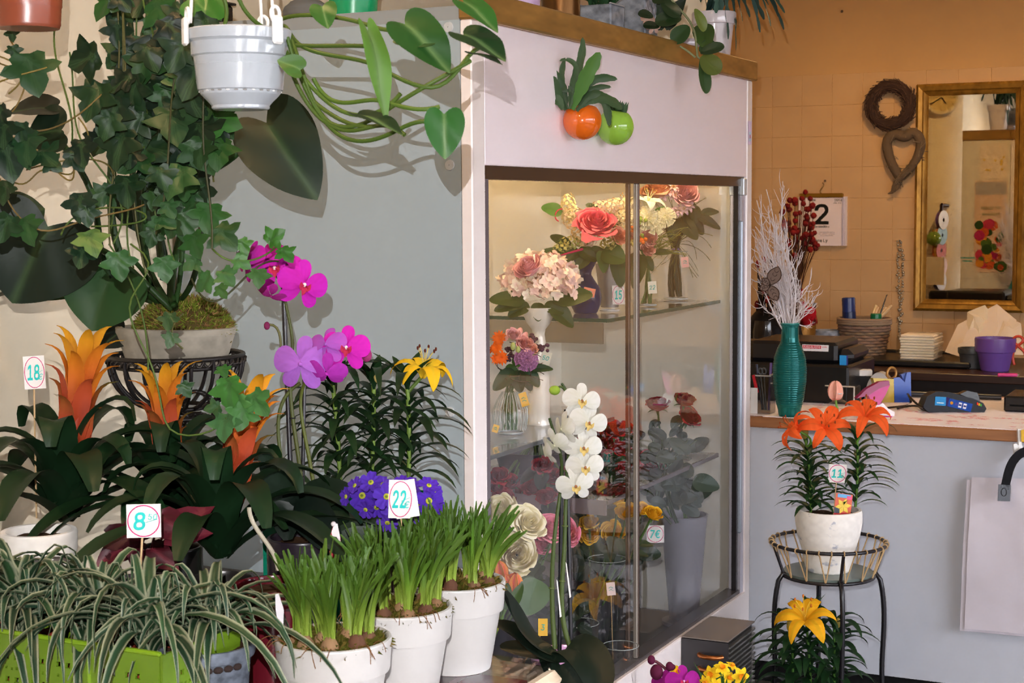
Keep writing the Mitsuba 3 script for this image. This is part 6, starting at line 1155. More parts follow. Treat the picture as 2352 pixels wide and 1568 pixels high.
# three white pots of bulb shoots
BC = ((766, 1478, 2.19, 7), (915, 1406, 2.36, 8), (1045, 1345, 2.52, 9))
for i, (x, y, d, sd) in enumerate(BC):
    rg = np.random.default_rng(sd * 7); R, Hh = .08, .14
    c = at(x, y, d=d); c[2] = ZT1 + .0005; zr = c[2] + Hh
    where = ('front of the row', 'middle of the row', 'rear of the row beside the cooler door')[i]
    k = thing('flower_pot', f'white plastic pot with a broad rim, {where}', 'pot', 'white bulb pots')
    pot(k, c, R, Hh, 'plastic', '#b0aca8', [(.001, 0), (R * .69, 0), (R * .7, .003), (R * .895, Hh * .66), (R * .9, Hh * .667), (R * .955, Hh * .672), (R * .965, Hh * .69), (R, Hh - .004), (R - .001, Hh - .001), (R - .004, Hh), (R - .007, Hh - .003), (R * .9, Hh * .7), (R * .62, .02), (.001, .02)], 56)
    kp = thing('bulb_plant', f'grape hyacinth shoots with bare bulbs in moss, {where}', 'plant', 'bulb plants')
    soil(kp, c, R - .008, zr - .014, 'moss', '#33330f', bumpy=.014, seed=sd)
    tk = part(kp, 'moss_sprigs', tufts((c[0], c[1]), R - .012, zr - .012, 1500, .019, rg, .0013, dome=.008), 'moss', '#3f3f14', False); labels[tk] = {'kind': 'stuff'}
    tk = part(kp, 'moss_sprigs', tufts((c[0], c[1]), R - .012, zr - .012, 900, .019, rg, .0011, dome=.008), 'moss', '#5a4c22', False); labels[tk] = {'kind': 'stuff'}
    for q in range(12):
        a = rg.uniform(3.6, 6.2); b = c + [(R - .012) * math.cos(a), (R - .012) * math.sin(a), Hh - .002]; o = np.array([math.cos(a), math.sin(a), 0]); part(kp, 'root_thread', tube(spline([b, b + o * .012 + [0, 0, .006], b + o * rg.uniform(.018, .03) + [rg.uniform(-.01, .01), 0, -rg.uniform(.0, .02)]], 8), .0006, 4), 'moss', '#6b4a2c', True)
    bulbs = [(r_ * math.cos(a_ + .3), r_ * math.sin(a_ + .3)) for r_, n_ in ((.052, 9), (.02, 3)) for a_ in np.arange(n_) * 2 * np.pi / n_ + i]
    for bx, by in bulbs:
        b = c + [bx * rg.uniform(.9, 1.1), by * rg.uniform(.9, 1.1), Hh - .012]; hb_ = rg.uniform(.018, .026)
        V, F = ball((0, 0, 0), 1, 2); V = V * [.0125, .0125, hb_ * .7]; V[:, :2] *= np.clip(1 - .45 * (V[:, 2:] / hb_), .2, 1.5); part(kp, 'bulb', (V * (1 + .1 * (meshkit.noise(V * 150, sd)[:, None] - .5)) + b + [0, 0, hb_ * .45], F), 'matte', lerp(C('#4a2c20'), C('#8f7050'), rg.uniform(0, 1, 1))[0], True)
        for q in range(17):
            lean = unit([bx, by, 0]) * rg.uniform(-.01, .04) + np.array([rg.uniform(-.026, .026), rg.uniform(-.026, .026), 0]); L = rg.uniform(.072, .112)
            b0 = b + [rg.uniform(-.005, .005), rg.uniform(-.005, .005), hb_ * .9]; P = [b0, b0 + lean * .25 + [0, 0, L * .45], b0 + lean * 1.0 + [0, 0, L]]
            g = jit('#5c7d22', rg, .35)
            ms, u, t = blade(spline(P, 8), rg.uniform(.0031, .0043), up=unit(rg.normal(size=3) * [1, 1, .1]), fold=.55, n=8, m=3, tipfn=lambda t: np.clip(1.0 - np.clip((t - .88) / .12, 0, 1) ** 2 * .5, .05, 1) * (.8 + .2 * np.sin(np.pi * t)))
            cc = lerp(lerp(C('#a3bd48'), g, np.clip(t * 2, 0, 1)), C('#456a22'), np.clip(t * 2 - 1, 0, 1))
            part(kp, 'leaf', ms, 'leaf', cc, True)
price_sign(920, 1146, 2.47, 55, 88, '22', 'price sign reading 22 on a stick behind the middle bulb pot', (921, 1250, .01), tilt=-.02, mark='€', second=.2)
# red and white plant tag
k = thing('plant_label', 'pointed red and white plastic plant label behind the front bulb pot', 'plant label')
d = 2.45
def poly(P, d0, th=.001):
    q = np.array([at(x, y, d=d0) for x, y in P]); n_ = len(q); V = np.vstack([q, q + FWD * th]); F = [(0, j, j + 1) for j in range(1, n_ - 1)] + [(n_, n_ + j + 1, n_ + j) for j in range(1, n_ - 1)]; return V, np.array(F)
part(k, 'card', poly([(757, 1275), (757, 1235), (766, 1204), (774, 1202), (782, 1235), (784, 1262), (760, 1300)], d), 'plastic', '#a8182c', False, 'red'); part(k, 'tip', poly([(761, 1222), (768, 1203), (775, 1202), (781, 1232), (783, 1250), (772, 1262)], d - .002), 'plastic', '#e0d6d6', False, 'white')
part(k, 'knob', ball(at(766, 1203, d=d), .004, 2), 'plastic', '#d0c8c8', True)
k = thing('plant_label', 'white plastic plant label leaning at the left of the front bulb pot', 'plant label'); part(k, 'card', poly([(632, 1365), (640, 1362), (652, 1400), (650, 1458), (640, 1440), (633, 1400)], 2.17), 'plastic', '#c9c4c8', False)
# lime crate and zinc pot with spider plants
k = thing('plastic_crate', 'lime green plastic crate with rows of small star shaped holes', 'crate')
cx0, cx1, cy, zc = -1.86, -1.283, 1.59, 1.085; Hc = zc - ZT1
from shapely.geometry import Polygon, box as sbox
from shapely import affinity
from shapely.ops import unary_union
def panel(w, h, holes):
    P = Polygon([(0, h), (w, h), (w - .012, 0), (.012, 0)]); star = Polygon([(math.cos(a) * (.0058 if j % 2 else .0032), math.sin(a) * (.0058 if j % 2 else .0032)) for j, a in enumerate(np.linspace(0, 2 * np.pi, 9)[:-1])])
    hs = []
    for hx in holes:
        for ax_, ay_, s_ in ((-.008, .009, 1), (.008, .009, 1), (-.008, -.022, 1), (.008, -.022, 1), (-.009, -.006, .55), (.009, -.006, .55), (0, -.007, .5)): hs.append(affinity.translate(affinity.scale(star, s_, s_), hx + ax_, h - .042 + ay_))
    P = P.difference(unary_union(hs)); m = trimesh.creation.extrude_polygon(P, .004, engine='earcut'); return np.array(m.vertices), np.array(m.faces)
LIME = '#5a761a'
W_ = cx1 - cx0
part(k, 'front', local(panel(W_, Hc, [W_ - .52, W_ - .475, W_ - .43, W_ - .385, W_ - .34, W_ - .295, W_ - .25, W_ - .205, W_ - .16, W_ - .085, W_ - .045]), frm((cx0, cy + .004, ZT1), (1, 0, 0), (0, 0, 1))), 'plastic', LIME, False)
part(k, 'side', local(panel(.17, Hc, [.05, .1]), frm((cx1 - .012, cy, ZT1), (0, 1, 0), (.08, 0, 1))), 'plastic', LIME, False); part(k, 'side', local(panel(.17, Hc, [.05, .1]), frm((cx0 + .012, cy, ZT1), (0, 1, 0), (-.08, 0, 1))), 'plastic', LIME, False); part(k, 'back', local(panel(W_, Hc, [.1, .2, .3, .4, .5]), frm((cx0, cy + .17, ZT1), (1, 0, 0), (0, 0, 1))), 'plastic', LIME, False)
part(k, 'floor', box(cx0 + .013, cx1 - .013, cy, cy + .17, ZT1, ZT1 + .004), 'plastic', LIME, False); part(k, 'rim', box(cx0 - .001, cx1 + .001, cy - .003, cy + .005, zc - .003, zc + .003, .002), 'plastic', '#6f8f1c', False); part(k, 'corner_post', box(cx1 - .118, cx1 - .114, cy - .0015, cy, ZT1, zc), 'plastic', '#78992a', False)
SP = ['#243f28', '#2b4a2e', '#294630', '#314f30']
def spider(c, label, n, L, rg, potc=None, R=.05, H=.09, zpot=None):
    k = thing('spider_plant', label, 'plant', 'spider plants')
    for i in range(n):
        a = i * 2.39996 + rg.uniform(-.3, .3); o = np.array([math.cos(a), math.sin(a), 0]); f = i / n; l = L * rg.uniform(.75, 1.2) * (.7 + .4 * f); up = l * (.85 - .55 * f) * rg.uniform(.8, 1.2); out = l * (.25 + .6 * f)
        b = c + o * .008; dr_ = rg.uniform(.2, 1.0) * f * l * .75
        tw = np.array([rg.uniform(-.02, .02), rg.uniform(-.02, .02), 0])
        P = [b, b + o * out * .3 + [0, 0, up * .6], b + o * out * .7 + tw * .5 + [0, 0, up * .78 - dr_ * .15], b + o * out * 1.12 + tw + [0, 0, up * .5 - dr_ * .8]]
        strap(k, 'leaf', P, rg.uniform(.0062, .0092), jit(SP[i % 4], rg, .2), edge='#a5a98a', fold=.42, n=12, m=9, roll=rg.uniform(-.5, .5), tipfn=lambda t: np.clip((.55 + .45 * np.clip(t * 3, 0, 1)) * np.clip((1.02 - t) / .55, 0, 1) ** .75, .02, 1))
    return k
def nursery_pot(c, R, H, label, col='#7c2f22'):
    k = thing('nursery_pot', label, 'pot'); pot(k, c, R, H, 'plastic', col, foot=.75); soil(k, c, R * .88, c[2] + H - .01)
places = ((-1.80, 1.665, 'at the left end of the crate'), (-1.69, 1.69, 'second from the left in the crate'), (-1.58, 1.665, 'in the middle of the crate'), (-1.47, 1.69, 'second from the right in the crate'), (-1.36, 1.665, 'at the right end of the crate'))
for i, (x, y, w) in enumerate(places):
    c = np.array([x, y, ZT1 + .0045]); nursery_pot(c, .052, .125, 'terracotta coloured nursery pot ' + w); spider(c + [0, 0, .125], 'variegated spider plant ' + w, 62, .215, rng)
pz = at(474, 1480, d=2.17); R_ = .067; pz[2] = ZT1 + .0005
k = thing('zinc_pot', 'blue grey zinc pot with cut leaf shapes under its rim, right of the crate', 'pot')
zh_ = at(474, 1475, d=2.17)[2] - ZT1
pot(k, pz, R_, zh_, 'darkzinc', None, foot=.72, rim=.12)
for i in range(14):
    a = -np.pi / 2 + (i - 7) * .22; o = np.array([math.cos(a), math.sin(a), 0]); part(k, 'cut_out', place(ball((0, 0, 0), .007, 1, (.5, 1, .7)), pz + o * (R_ * .965) + [0, 0, zh_ * .84], (0, 0, 1), o), 'matte', '#2a1f1c', True)
soil(thing('soil', 'dark soil in the blue grey zinc pot', 'soil'), pz, R_ * .88, pz[2] + zh_ - .012)
spider(pz + [0, 0, zh_ - .01], 'variegated spider plant in the blue grey zinc pot', 70, .19, rng)
price_sign(330, 1196, 2.22, 79, 77, '8', 'price sign reading 8.50 on a stick among the spider plants', (322, 1300, .01), tilt=.02, mark='50')
# dark red pots and red leaved begonia behind
k = thing('flower_pot', 'dark red glossy pot behind the left side of the front bulb pot', 'pot'); c = at(628, 1500, d=2.42); c[2] = ZT1 + .0005; pot(k, c, .062, .16, 'gloss', '#4f0a16', foot=.8, rim=.15); soil(k, c, .05, c[2] + .145)
BEG = np.array([(.0, -.02), (.25, -.16), (.46, -.02), (.52, .22), (.44, .42), (.34, .6), (.2, .8), (0, 1.0)]); BEG = np.vstack([BEG, (BEG * [-.8, 1])[1:-1][::-1]])
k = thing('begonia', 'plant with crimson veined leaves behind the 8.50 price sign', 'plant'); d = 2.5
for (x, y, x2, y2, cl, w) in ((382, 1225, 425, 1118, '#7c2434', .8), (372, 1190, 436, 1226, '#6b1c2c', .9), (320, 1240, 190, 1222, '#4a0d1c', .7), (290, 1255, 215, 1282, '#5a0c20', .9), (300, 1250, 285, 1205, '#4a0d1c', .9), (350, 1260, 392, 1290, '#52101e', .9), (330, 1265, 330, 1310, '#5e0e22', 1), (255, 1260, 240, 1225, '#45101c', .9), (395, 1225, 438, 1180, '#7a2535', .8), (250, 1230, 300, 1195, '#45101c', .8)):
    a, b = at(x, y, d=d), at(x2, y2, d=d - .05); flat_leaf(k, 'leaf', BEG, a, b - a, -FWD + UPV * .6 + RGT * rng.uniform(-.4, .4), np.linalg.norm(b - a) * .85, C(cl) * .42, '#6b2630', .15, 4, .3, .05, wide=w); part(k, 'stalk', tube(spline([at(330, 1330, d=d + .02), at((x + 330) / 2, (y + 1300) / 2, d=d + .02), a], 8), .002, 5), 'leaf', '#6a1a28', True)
c = at(330, 1400, d=d); c[2] = ZB2 if c[1] > 2.31 else ZT1; kk = thing('flower_pot', 'dark pot of the crimson leaved plant hidden behind the spider plants', 'pot'); pot(kk, c, .055, max(.05, at(330, 1330, d=d)[2] - c[2]), 'plastic', '#2a2222')
# guzmanias
def guzmania(base, top, d, label, seed, sc=1.0, nl=22, L=.25, root=None):
    root = at(*root, d=d)
    rg = np.random.default_rng(seed); k = thing('guzmania', label, 'plant', 'guzmanias'); b, t_ = at(*base, d=d), at(*top, d=d); axz = unit(t_ - b); Ls = np.linalg.norm(t_ - b); B = basis(axz)
    part(k, 'flower_stalk', tube(spline([b, b + axz * Ls * .5, t_ - axz * .07], 10), [.0155 * sc] * 4 + list(np.linspace(.0155, .008, 6) * sc), 12), 'leaf', lerp(C('#8f2f1c'), C('#a03c24'), np.linspace(0, 1, 122)), True)
    n = 20
    for i in range(n):
        f = (i / n) ** .8; p = b + axz * Ls * (.06 + .70 * f); a = i * 2.39996; o = B[0] * math.cos(a) + B[1] * math.sin(a); l = (.115 - .045 * f) * sc * rg.uniform(.85, 1.1); w = (.0165 - .005 * f) * sc
        flare = .42 + .62 * f
        P = [p + o * .009 * sc, p + o * (.018 * sc) + axz * l * .45, p + o * (.018 * sc + l * .2 * flare) + axz * l * .78, p + o * (.018 * sc + l * .68 * flare) + axz * l * (.98 - .1 * (1 - f))]
        ms, u, t = blade(P, w, side=np.cross(o, axz), fold=-.35, n=10, m=5, tipfn=lambda t: np.clip((.85 + .15 * np.sin(t * 3)) * np.clip((1.03 - t) / .5, 0, 1) ** .7, .03, 1))
        c0, c1 = (C('#93301a'), C('#a04424')) if f < .45 else (C('#a8421a'), C('#bd701a')) if f < .75 else (C('#b86a18'), C('#c48c1e'))
        cc = lerp(c0, c1, np.clip(t * 1.2, 0, 1)); 
        if f < .3: cc = lerp(cc, C('#3a4f1c'), np.clip(t * 1.6 - .5, 0, 1) * (.9 if i % 2 else .5))
        part(k, 'bract', ms, 'leaf', cc, True)
    for i in range(nl):
        a = i * 2.39996 + .5; o = np.array([math.cos(a), math.sin(a), 0]); f = i / nl; l = L * rg.uniform(.85, 1.12); up = l * (.72 - .42 * f); out = l * (.35 + .65 * f)
        p = root + [0, 0, .03 * (1 - f)]; P = [p + o * .012, p + o * out * .25 + [0, 0, up * .5], p + o * out * .62 + [0, 0, up * .85], p + o * out + [0, 0, up * (.95 - .25 * f)], p + o * out * 1.3 + [0, 0, up * (.75 - .5 * f)]]
        strap(k, 'leaf', P, .0235 * sc * rg.uniform(.9, 1.15), jit('#15301a', rg, .2), jit('#1d3a1c', rg, .2), fold=.3, n=16, m=5, tipfn=lambda t: np.clip((.8 + .2 * np.clip(t * 3, 0, 1)) * np.clip((1.04 - t) / .3, 0, 1) ** .6, .03, 1))
    return k, root
k1, b1 = guzmania((158, 1085), (200, 742), 2.72, 'orange flowering guzmania in the pale stone pot, tallest and leftmost', 1, 1.05, root=(152, 1200))
k2, b2_ = guzmania((385, 1110), (374, 835), 2.8, 'orange flowering guzmania in front of the wire basket stand, middle one of three', 2, .95, root=(392, 1215))
k3, b3_ = guzmania((520, 1180), (588, 848), 2.62, 'orange flowering guzmania beside the magenta orchid, rightmost of three', 3, .95, root=(508, 1285))
c = at(92, 1330, d=2.62); zt1 = at(92, 1215, d=2.62)[2]; c[2] = ZB2 if c[1] > 2.31 else ZT1
k = thing('flower_pot', 'pale grey stone pot of the leftmost guzmania', 'pot'); R_ = .062 * 1.0; Hh = zt1 - c[2]; pot(k, c, R_, Hh, 'whitestone', None, foot=.8, rim=.18, thick=.01); soil(k, c, R_ * .8, zt1 - .015)
k = thing('plastic_crate', 'teal green plastic crate holding the rear plants behind the spider plants', 'crate')
tc0, tc1 = at(300, 1300, d=2.5), at(575, 1283, d=2.5); tz_ = tc1[2] + .02; ty = max(tc0[1], 2.33)
bx0, bx1 = tc0[0] - .02, tc1[0] + .02
part(k, 'front', box(bx0, bx1, ty, ty + .004, ZB2, tz_), 'plastic', '#0e7a5e', False); part(k, 'back', box(bx0, bx1, ty + .24, ty + .244, ZB2, tz_), 'plastic', '#0e7a5e', False)
for x in (bx0, bx1 - .004): part(k, 'side', box(x, x + .004, ty + .004, ty + .24, ZB2, tz_), 'plastic', '#0e7a5e', False)
part(k, 'rim', join(box(bx0 - .006, bx1 + .006, ty - .006, ty, tz_ - .022, tz_ + .002), box(bx1, bx1 + .006, ty, ty + .24, tz_ - .008, tz_ + .002)), 'plastic', '#11866a', False); part(k, 'floor', box(bx0, bx1, ty, ty + .24, ZB2, ZB2 + .004), 'plastic', '#0b644e', False)
for i, (bb, nm) in enumerate(((b2_, 'middle'), (b3_, 'rightmost'))):
    c = np.array([bb[0], bb[1], ZB2 + .0045]); kk = thing('nursery_pot', f'dark nursery pot of the {nm} guzmania in the teal crate', 'pot'); pot(kk, c, .055, max(.06, bb[2] - .03 - c[2]), 'plastic', '#1e1a18')
price_sign(79, 855, 2.72, 47, 76, '18', 'price sign reading 18 on a stick at the left wall', (84, 1190, .0), tilt=.06, turn=.35, mark='€')
# magenta orchids
d = 2.72; m_ = pxm(d)
k = thing('orchid_plant', 'magenta moth orchid with two flower spikes tied to black sticks', 'plant')
st1 = spline([at(692, 1195, d=d), at(678, 1000, d=d), at(668, 850, d=d), at(672, 800, d=d), at(655, 690, d=d), at(640, 640, d=d), at(600, 605, d=d), at(560, 585, d=d)], 40); part(k, 'flower_spike', tube(st1, np.linspace(.0042, .002, 40), 7), 'leaf', '#59602e', True)
st2 = spline([at(725, 1200, d=d), at(715, 1080, d=d), at(700, 1000, d=d), at(693, 900, d=d), at(720, 850, d=d - .02), at(780, 810, d=d - .03), at(842, 815, d=d - .02)], 40); part(k, 'flower_spike', tube(st2, np.linspace(.004, .002, 40), 7), 'leaf', '#67702f', True)
st3 = spline([at(655, 1190, d=d), at(650, 1080, d=d), at(664, 900, d=d), at(690, 880, d=d)], 24); part(k, 'flower_spike', tube(st3, .0032, 7), 'leaf', '#5a632e', True)
part(k, 'side_shoot', tube(spline([at(668, 860, d=d), at(645, 790, d=d), at(630, 748, d=d), at(615, 745, d=d)], 12), .0022, 6), 'leaf', '#5c5a34', True)
for x, y in ((613, 748), (842, 815)): part(k, 'bud', ball(at(x, y, d=d - .01), (7 if x < 700 else 12) * m_, 2, (1, 1, 1.35)), 'petal', '#6b1f44' if x < 700 else '#8a2a5c', True)
for i in range(12): part(k, 'clip', ring(st1[int(2 + i * 1.5)], .005, .001, (0, 0, 1), 14, 4), 'matte', '#1c1c1e', True) if i in (3, 8) else None
MAG, MAE, LIL = '#a8128e', '#b81a9c', '#9a58b0'
for (x, y, r, a, u, cl, ce, bk) in ((612, 590, 44, (-.4, .3, .8), (-.2, 1), '#9a1a86', MAG, False), (655, 600, 40, (.2, .5, .8), (.2, 1), MAG, MAE, True), (632, 618, 54, (.0, .1, 1), (-.1, 1), MAG, MAE, False), (697, 655, 58, (.35, -.1, .9), (.25, 1), MAG, '#ad1a9e', False), (570, 600, 50, (-.75, .1, .7), (-.2, 1), '#8e2a86', MAG, False), (622, 680, 34, (-.2, -.8, .5), (.4, 1), '#7c1a60', '#96207a', True), (690, 835, 64, (-.1, .0, 1), (.05, 1), LIL, '#9156ae', True), (795, 800, 54, (.1, .05, 1), (.1, 1), MAG, MAE, False), (748, 790, 46, (-.3, .3, .8), (-.1, 1), '#8f4aa6', '#a248a8', True), (750, 858, 46, (-.1, -.6, .8), (.1, 1), '#a32a9e', '#9a2a96', True), (545, 590, 30, (-.9, 0, .4), (0, 1), '#4f1840', '#6b2260', True)):
    A = ax(*a); orchid(k, at(x, y, d=d - .05), A, CU * u[1] + CR * u[0], r * m_, cl, ce, '#a02040', '#e0c9d0', seed=x, back=bk)
for P, w, cl in (([(690, 1215), (640, 1100), (600, 1040)], .028, '#1e3020'), ([(700, 1210), (720, 1150), (812, 1130)], .03, '#1a2c1a'), ([(690, 1215), (680, 1160), (720, 1190), (760, 1270)], .036, '#14231a'), ([(680, 1225), (660, 1180), (662, 1240)], .03, '#16261a'), ([(700, 1225), (760, 1190), (800, 1200)], .03, '#182a1a')):
    strap(k, 'leaf', [at(x, y, d=d - .03 * j) for j, (x, y) in enumerate(P)], w, cl, fold=.25, n=14, m=7, up=-FWD + UPV * .3, tipfn=lambda t: np.sin(np.pi * np.clip(t * .86 + .12, 0, 1)) ** .5)
part(k, 'aerial_root', tube(spline([at(572, 1165, d=d - .25), at(590, 1215, d=d - .25), at(615, 1250, d=d - .25), at(638, 1310, d=d - .25)], 20), .0035, 7), 'matte', '#b3aa96', True)
for (x, y, x2, y2) in ((650, 645, 672, 1195), (700, 808, 694, 1195)): kk = thing('plant_stick', 'black support stick of the magenta orchid, ' + ('longer left one' if x < 680 else 'shorter right one'), 'stick'); part(kk, 'stick', tube([at(x, y, d=d + .01), at(x2, y2, d=d + .01)], .0042 if x < 680 else .0034, 8), 'plastic', '#17151a', True)
c = at(695, 1320, d=d); c[2] = ZB2; kk = thing('flower_pot', 'dark plastic pot of the magenta orchid hidden behind the bulb pots', 'pot'); pot(kk, c, .06, max(at(695, 1230, d=d)[2] - ZB2, .08), 'plastic', '#241c24'); soil(kk, c, .05, max(at(695, 1230, d=d)[2] - ZB2, .08) + ZB2 - .012)
# yellow lilies by the panel
d = 3.12; m_ = pxm(d); rg = np.random.default_rng(8)
k = thing('lily_plant', 'tall yellow lily with three leafy stems and one open flower before the grey panel', 'plant')
for (bx, by, tx, ty_, n, hi) in ((782, 1135, 764, 880, 46, 1.0), (852, 1110, 858, 880, 40, 1.0), (938, 1110, 935, 880, 40, 1.0)):
    lily_stem(k, [at(bx, by, d=d), at((bx + tx) / 2 + 3, (by + ty_) / 2, d=d), at(tx, ty_, d=d)], n - 6, .13, .0105, '#1d3a1c', rg, '#8fb04a', .0044, droop=.3, lo=.05, hi=hi)
for bx, by in ((764, 885), (858, 885), (935, 885)):
    for i in range(7):
        a = i * .9 + bx; o = np.array([math.cos(a), math.sin(a) * .6, 0]); b = at(bx, by, d=d); l = rg.uniform(.06, .09); strap(k, 'leaf', [b, b + o * l * .45 + [0, 0, l * .45], b + o * l * .9 + [0, 0, l * .75]], .0115, jit('#22431f', rg), n=9, m=3)
part(k, 'pedicel', tube(spline([at(938, 900, d=d), at(955, 880, d=d), at(972, 862, d=d)], 8), .004, 6), 'leaf', '#6b8a3a', True)
lily(k, at(970, 868, d=d - .01), ax(.25, 1.5, .35), 74 * m_, '#c9b02a', '#d9a816', 3, roll=.35, stam='#c9b45a', anther='#4a2014', recurve=1.25)
part(k, 'bud', ball(at(866, 862, d=d - .02), 8 * m_, 2, (1, 1, 2.1)), 'petal', '#b09a5a', True)
c = at(762, 1210, d=d); c[2] = ZB2; zt2 = at(762, 1145, d=d)[2]; kk = thing('flower_pot', 'olive green pot of the yellow lily behind the primrose', 'pot'); pot(kk, c, .05, zt2 - ZB2, 'plastic', '#8a8a4a', foot=.8)
# primrose
d = 2.62; m_ = pxm(d)
k = thing('primrose', 'violet blue primrose in full flower behind the bulb pots', 'plant')
def primrose(x, y, r, a, cl, d0):
    p = at(x, y, d=d0); B = basis(ax(*a), CU); R = r * pxm(d0)
    b = num(k + '__flower')
    th = np.linspace(0, 2 * np.pi, 40, endpoint=False); rr = R * (.62 + .38 * np.abs(np.cos(th * 2.5)) ** .5 - .1 * np.exp(-((np.mod(th * 5 / (2 * np.pi) + .5, 1) - .5) * 9) ** 2))
    m, kk, xy = fan(np.column_stack([rr * np.cos(th), rr * np.sin(th)]), p, B[2], B[0], 4, lambda x_, y_, q: R * (.14 * q + .06 * np.sin(np.arctan2(y_, x_) * 10)) * q)
    put(b, m, 'petal', lerp(C('#6a4ab0') if rng.uniform() < .3 else C(cl), jit(cl, rng, .12), kk), True)
    put(b + '__eye', place(ball((0, 0, 0), R * .22, 2, (1, 1, .5)), p + B[2] * R * .03, B[2]), 'petal', '#a9a83a', True); put(b + '__center', place(ball((0, 0, 0), R * .1, 1), p + B[2] * R * .12, B[2]), 'petal', '#6a7a2a', True)
for (x, y, r, a) in ((832, 1138, 36, (-.1, .2, 1)), (888, 1140, 34, (0, .2, 1)), (985, 1150, 36, (.3, .1, 1)), (852, 1108, 30, (-.1, .6, .8)), (880, 1112, 26, (.1, .8, .6)), (815, 1115, 24, (-.6, .5, .6)), (795, 1140, 24, (-.8, .1, .6)), (905, 1175, 32, (0, -.3, .9)), (865, 1165, 28, (-.2, -.4, .9)), (945, 1118, 28, (0, .7, .7)), (985, 1115, 27, (.3, .8, .6)), (1000, 1130, 24, (.8, .3, .6)), (960, 1160, 28, (.1, -.2, 1)), (945, 1185, 26, (.1, -.5, .8)), (890, 1200, 28, (-.1, -.6, .8)), (975, 1185, 24, (.3, -.6, .8)), (925, 1105, 22, (0, .9, .5)), (840, 1170, 24, (-.4, -.4, .9)), (1005, 1165, 22, (.7, -.1, .7)), (920, 1140, 26, (0, .2, 1))): primrose(x, y, r, a, ['#4a2a9a', '#452494', '#5433a4'][x % 3], d + rng.uniform(-.03, .03) - .02)
for i in range(22):
    x, y = 800 + rng.uniform(0, 160), 1185 + rng.uniform(0, 90); an = rng.uniform(.2, 2.9); leaf2(k, 880, 1260, 880 + 95 * math.cos(an) * rng.uniform(.7, 1.2), 1260 - 75 * math.sin(an) * rng.uniform(.3, 1.2), d + .02, 1.5, '#22381f', '#3a5230', dd=-.06)
c = at(885, 1340, d=d + .05); c[2] = ZB2 if c[1] > 2.31 else ZT1 ; kk = thing('flower_pot', 'pot of the violet primrose hidden behind the bulb pots', 'pot'); pot(kk, c, .05, max(at(885, 1265, d=d)[2] - c[2], .05), 'plastic', '#3a2a2a')
# white orchid in the pink pot
d = 2.62; m_ = pxm(d)
c = at(1296, 1500, d=d); zr = c[2]; Hp = .125; c[2] -= Hp
kt = thing('side_table', 'small dark side table in front of the cooler door carrying the white orchid', 'table'); part(kt, 'top', box(c[0] - .085, c[0] + .085, c[1] - .07, c[1] + .09, c[2] - .025, c[2] - .0005, .004), 'plastic', '#7a6a86', False)
for sx in (-.08, .055):
    for sy in (-.06, .06): part(kt, 'leg', box(c[0] + sx, c[0] + sx + .025, c[1] + sy, c[1] + sy + .025, 0, c[2] - .025), 'plastic', '#3a3440', False)
k = thing('flower_pot', 'lilac pink pot of the white orchid', 'pot'); pot(k, c, .056, Hp, 'gloss', '#b98aae', foot=.75, rim=.1); soil(k, c, .048, zr - .014)
k = thing('orchid_plant', 'white moth orchid with two flower spikes in the lilac pink pot', 'plant')
s1 = spline([at(1275, 1490, d=d), at(1268, 1330, d=d), at(1280, 1180, d=d), at(1290, 1060, d=d), at(1278, 1010, d=d - .02), at(1262, 960, d=d - .03)], 40); s2 = spline([at(1312, 1490, d=d), at(1290, 1370, d=d), at(1296, 1260, d=d), at(1300, 1130, d=d), at(1310, 1000, d=d), at(1306, 910, d=d), at(1290, 880, d=d)], 40)
for s_ in (s1, s2): part(k, 'flower_spike', tube(s_, np.linspace(.0046, .0022, 40), 8), 'leaf', lerp(C('#5a6b34'), C('#43562a'), np.linspace(0, 1, 322)), True); [part(k, 'node', ring(s_[i_], .0046, .0012, s_[i_ + 1] - s_[i_], 14, 5), 'leaf', '#6a7a44', True) for i_ in (10, 18, 26)]
for (x, y, r, a, u, bk) in ((1336, 922, 46, (.1, .05, 1), (.12, 1), False), (1352, 972, 47, (.15, -.1, 1), (.25, 1), False), (1340, 1030, 47, (.1, 0, 1), (.05, 1), False), (1344, 1074, 46, (.05, -.1, 1), (-.05, 1), False), (1322, 1116, 46, (.1, -.25, 1), (-.15, 1), False), (1290, 985, 42, (-.8, -.1, .5), (-.1, 1), True), (1274, 1022, 40, (-.5, -.5, .6), (-.3, 1), True), (1252, 1040, 36, (-.9, -.3, .2), (-.4, 1), True)):
    orchid(k, at(x, y, d=d - .06), ax(*a), CU * u[1] + CR * u[0], r * .93 * m_, '#aaa88c' if bk else '#adab9c', '#b9b6b0', '#b39a5a', '#8a5a3a', seed=x, back=bk)
part(k, 'bud', ball(at(1274, 896, d=d - .02), 11 * m_, 2, (1.2, 1, 1)), 'petal', '#7f9a34', True); part(k, 'bud_stalk', tube(spline([at(1300, 900, d=d), at(1288, 888, d=d - .01), at(1274, 896, d=d - .02)], 8), .002, 5), 'leaf', '#55682e', True)
for x, y, x2, y2 in ((1285, 1500, 1290, 1070), (1312, 1500, 1300, 940)): kk = thing('plant_stick', 'black support stick of the white orchid, ' + ('left' if x < 1300 else 'right') + ' one', 'stick'); part(kk, 'stick', tube([at(x, y, d=d + .012), at(x2, y2, d=d + .012)], .0036, 8), 'plastic', '#121216', True)
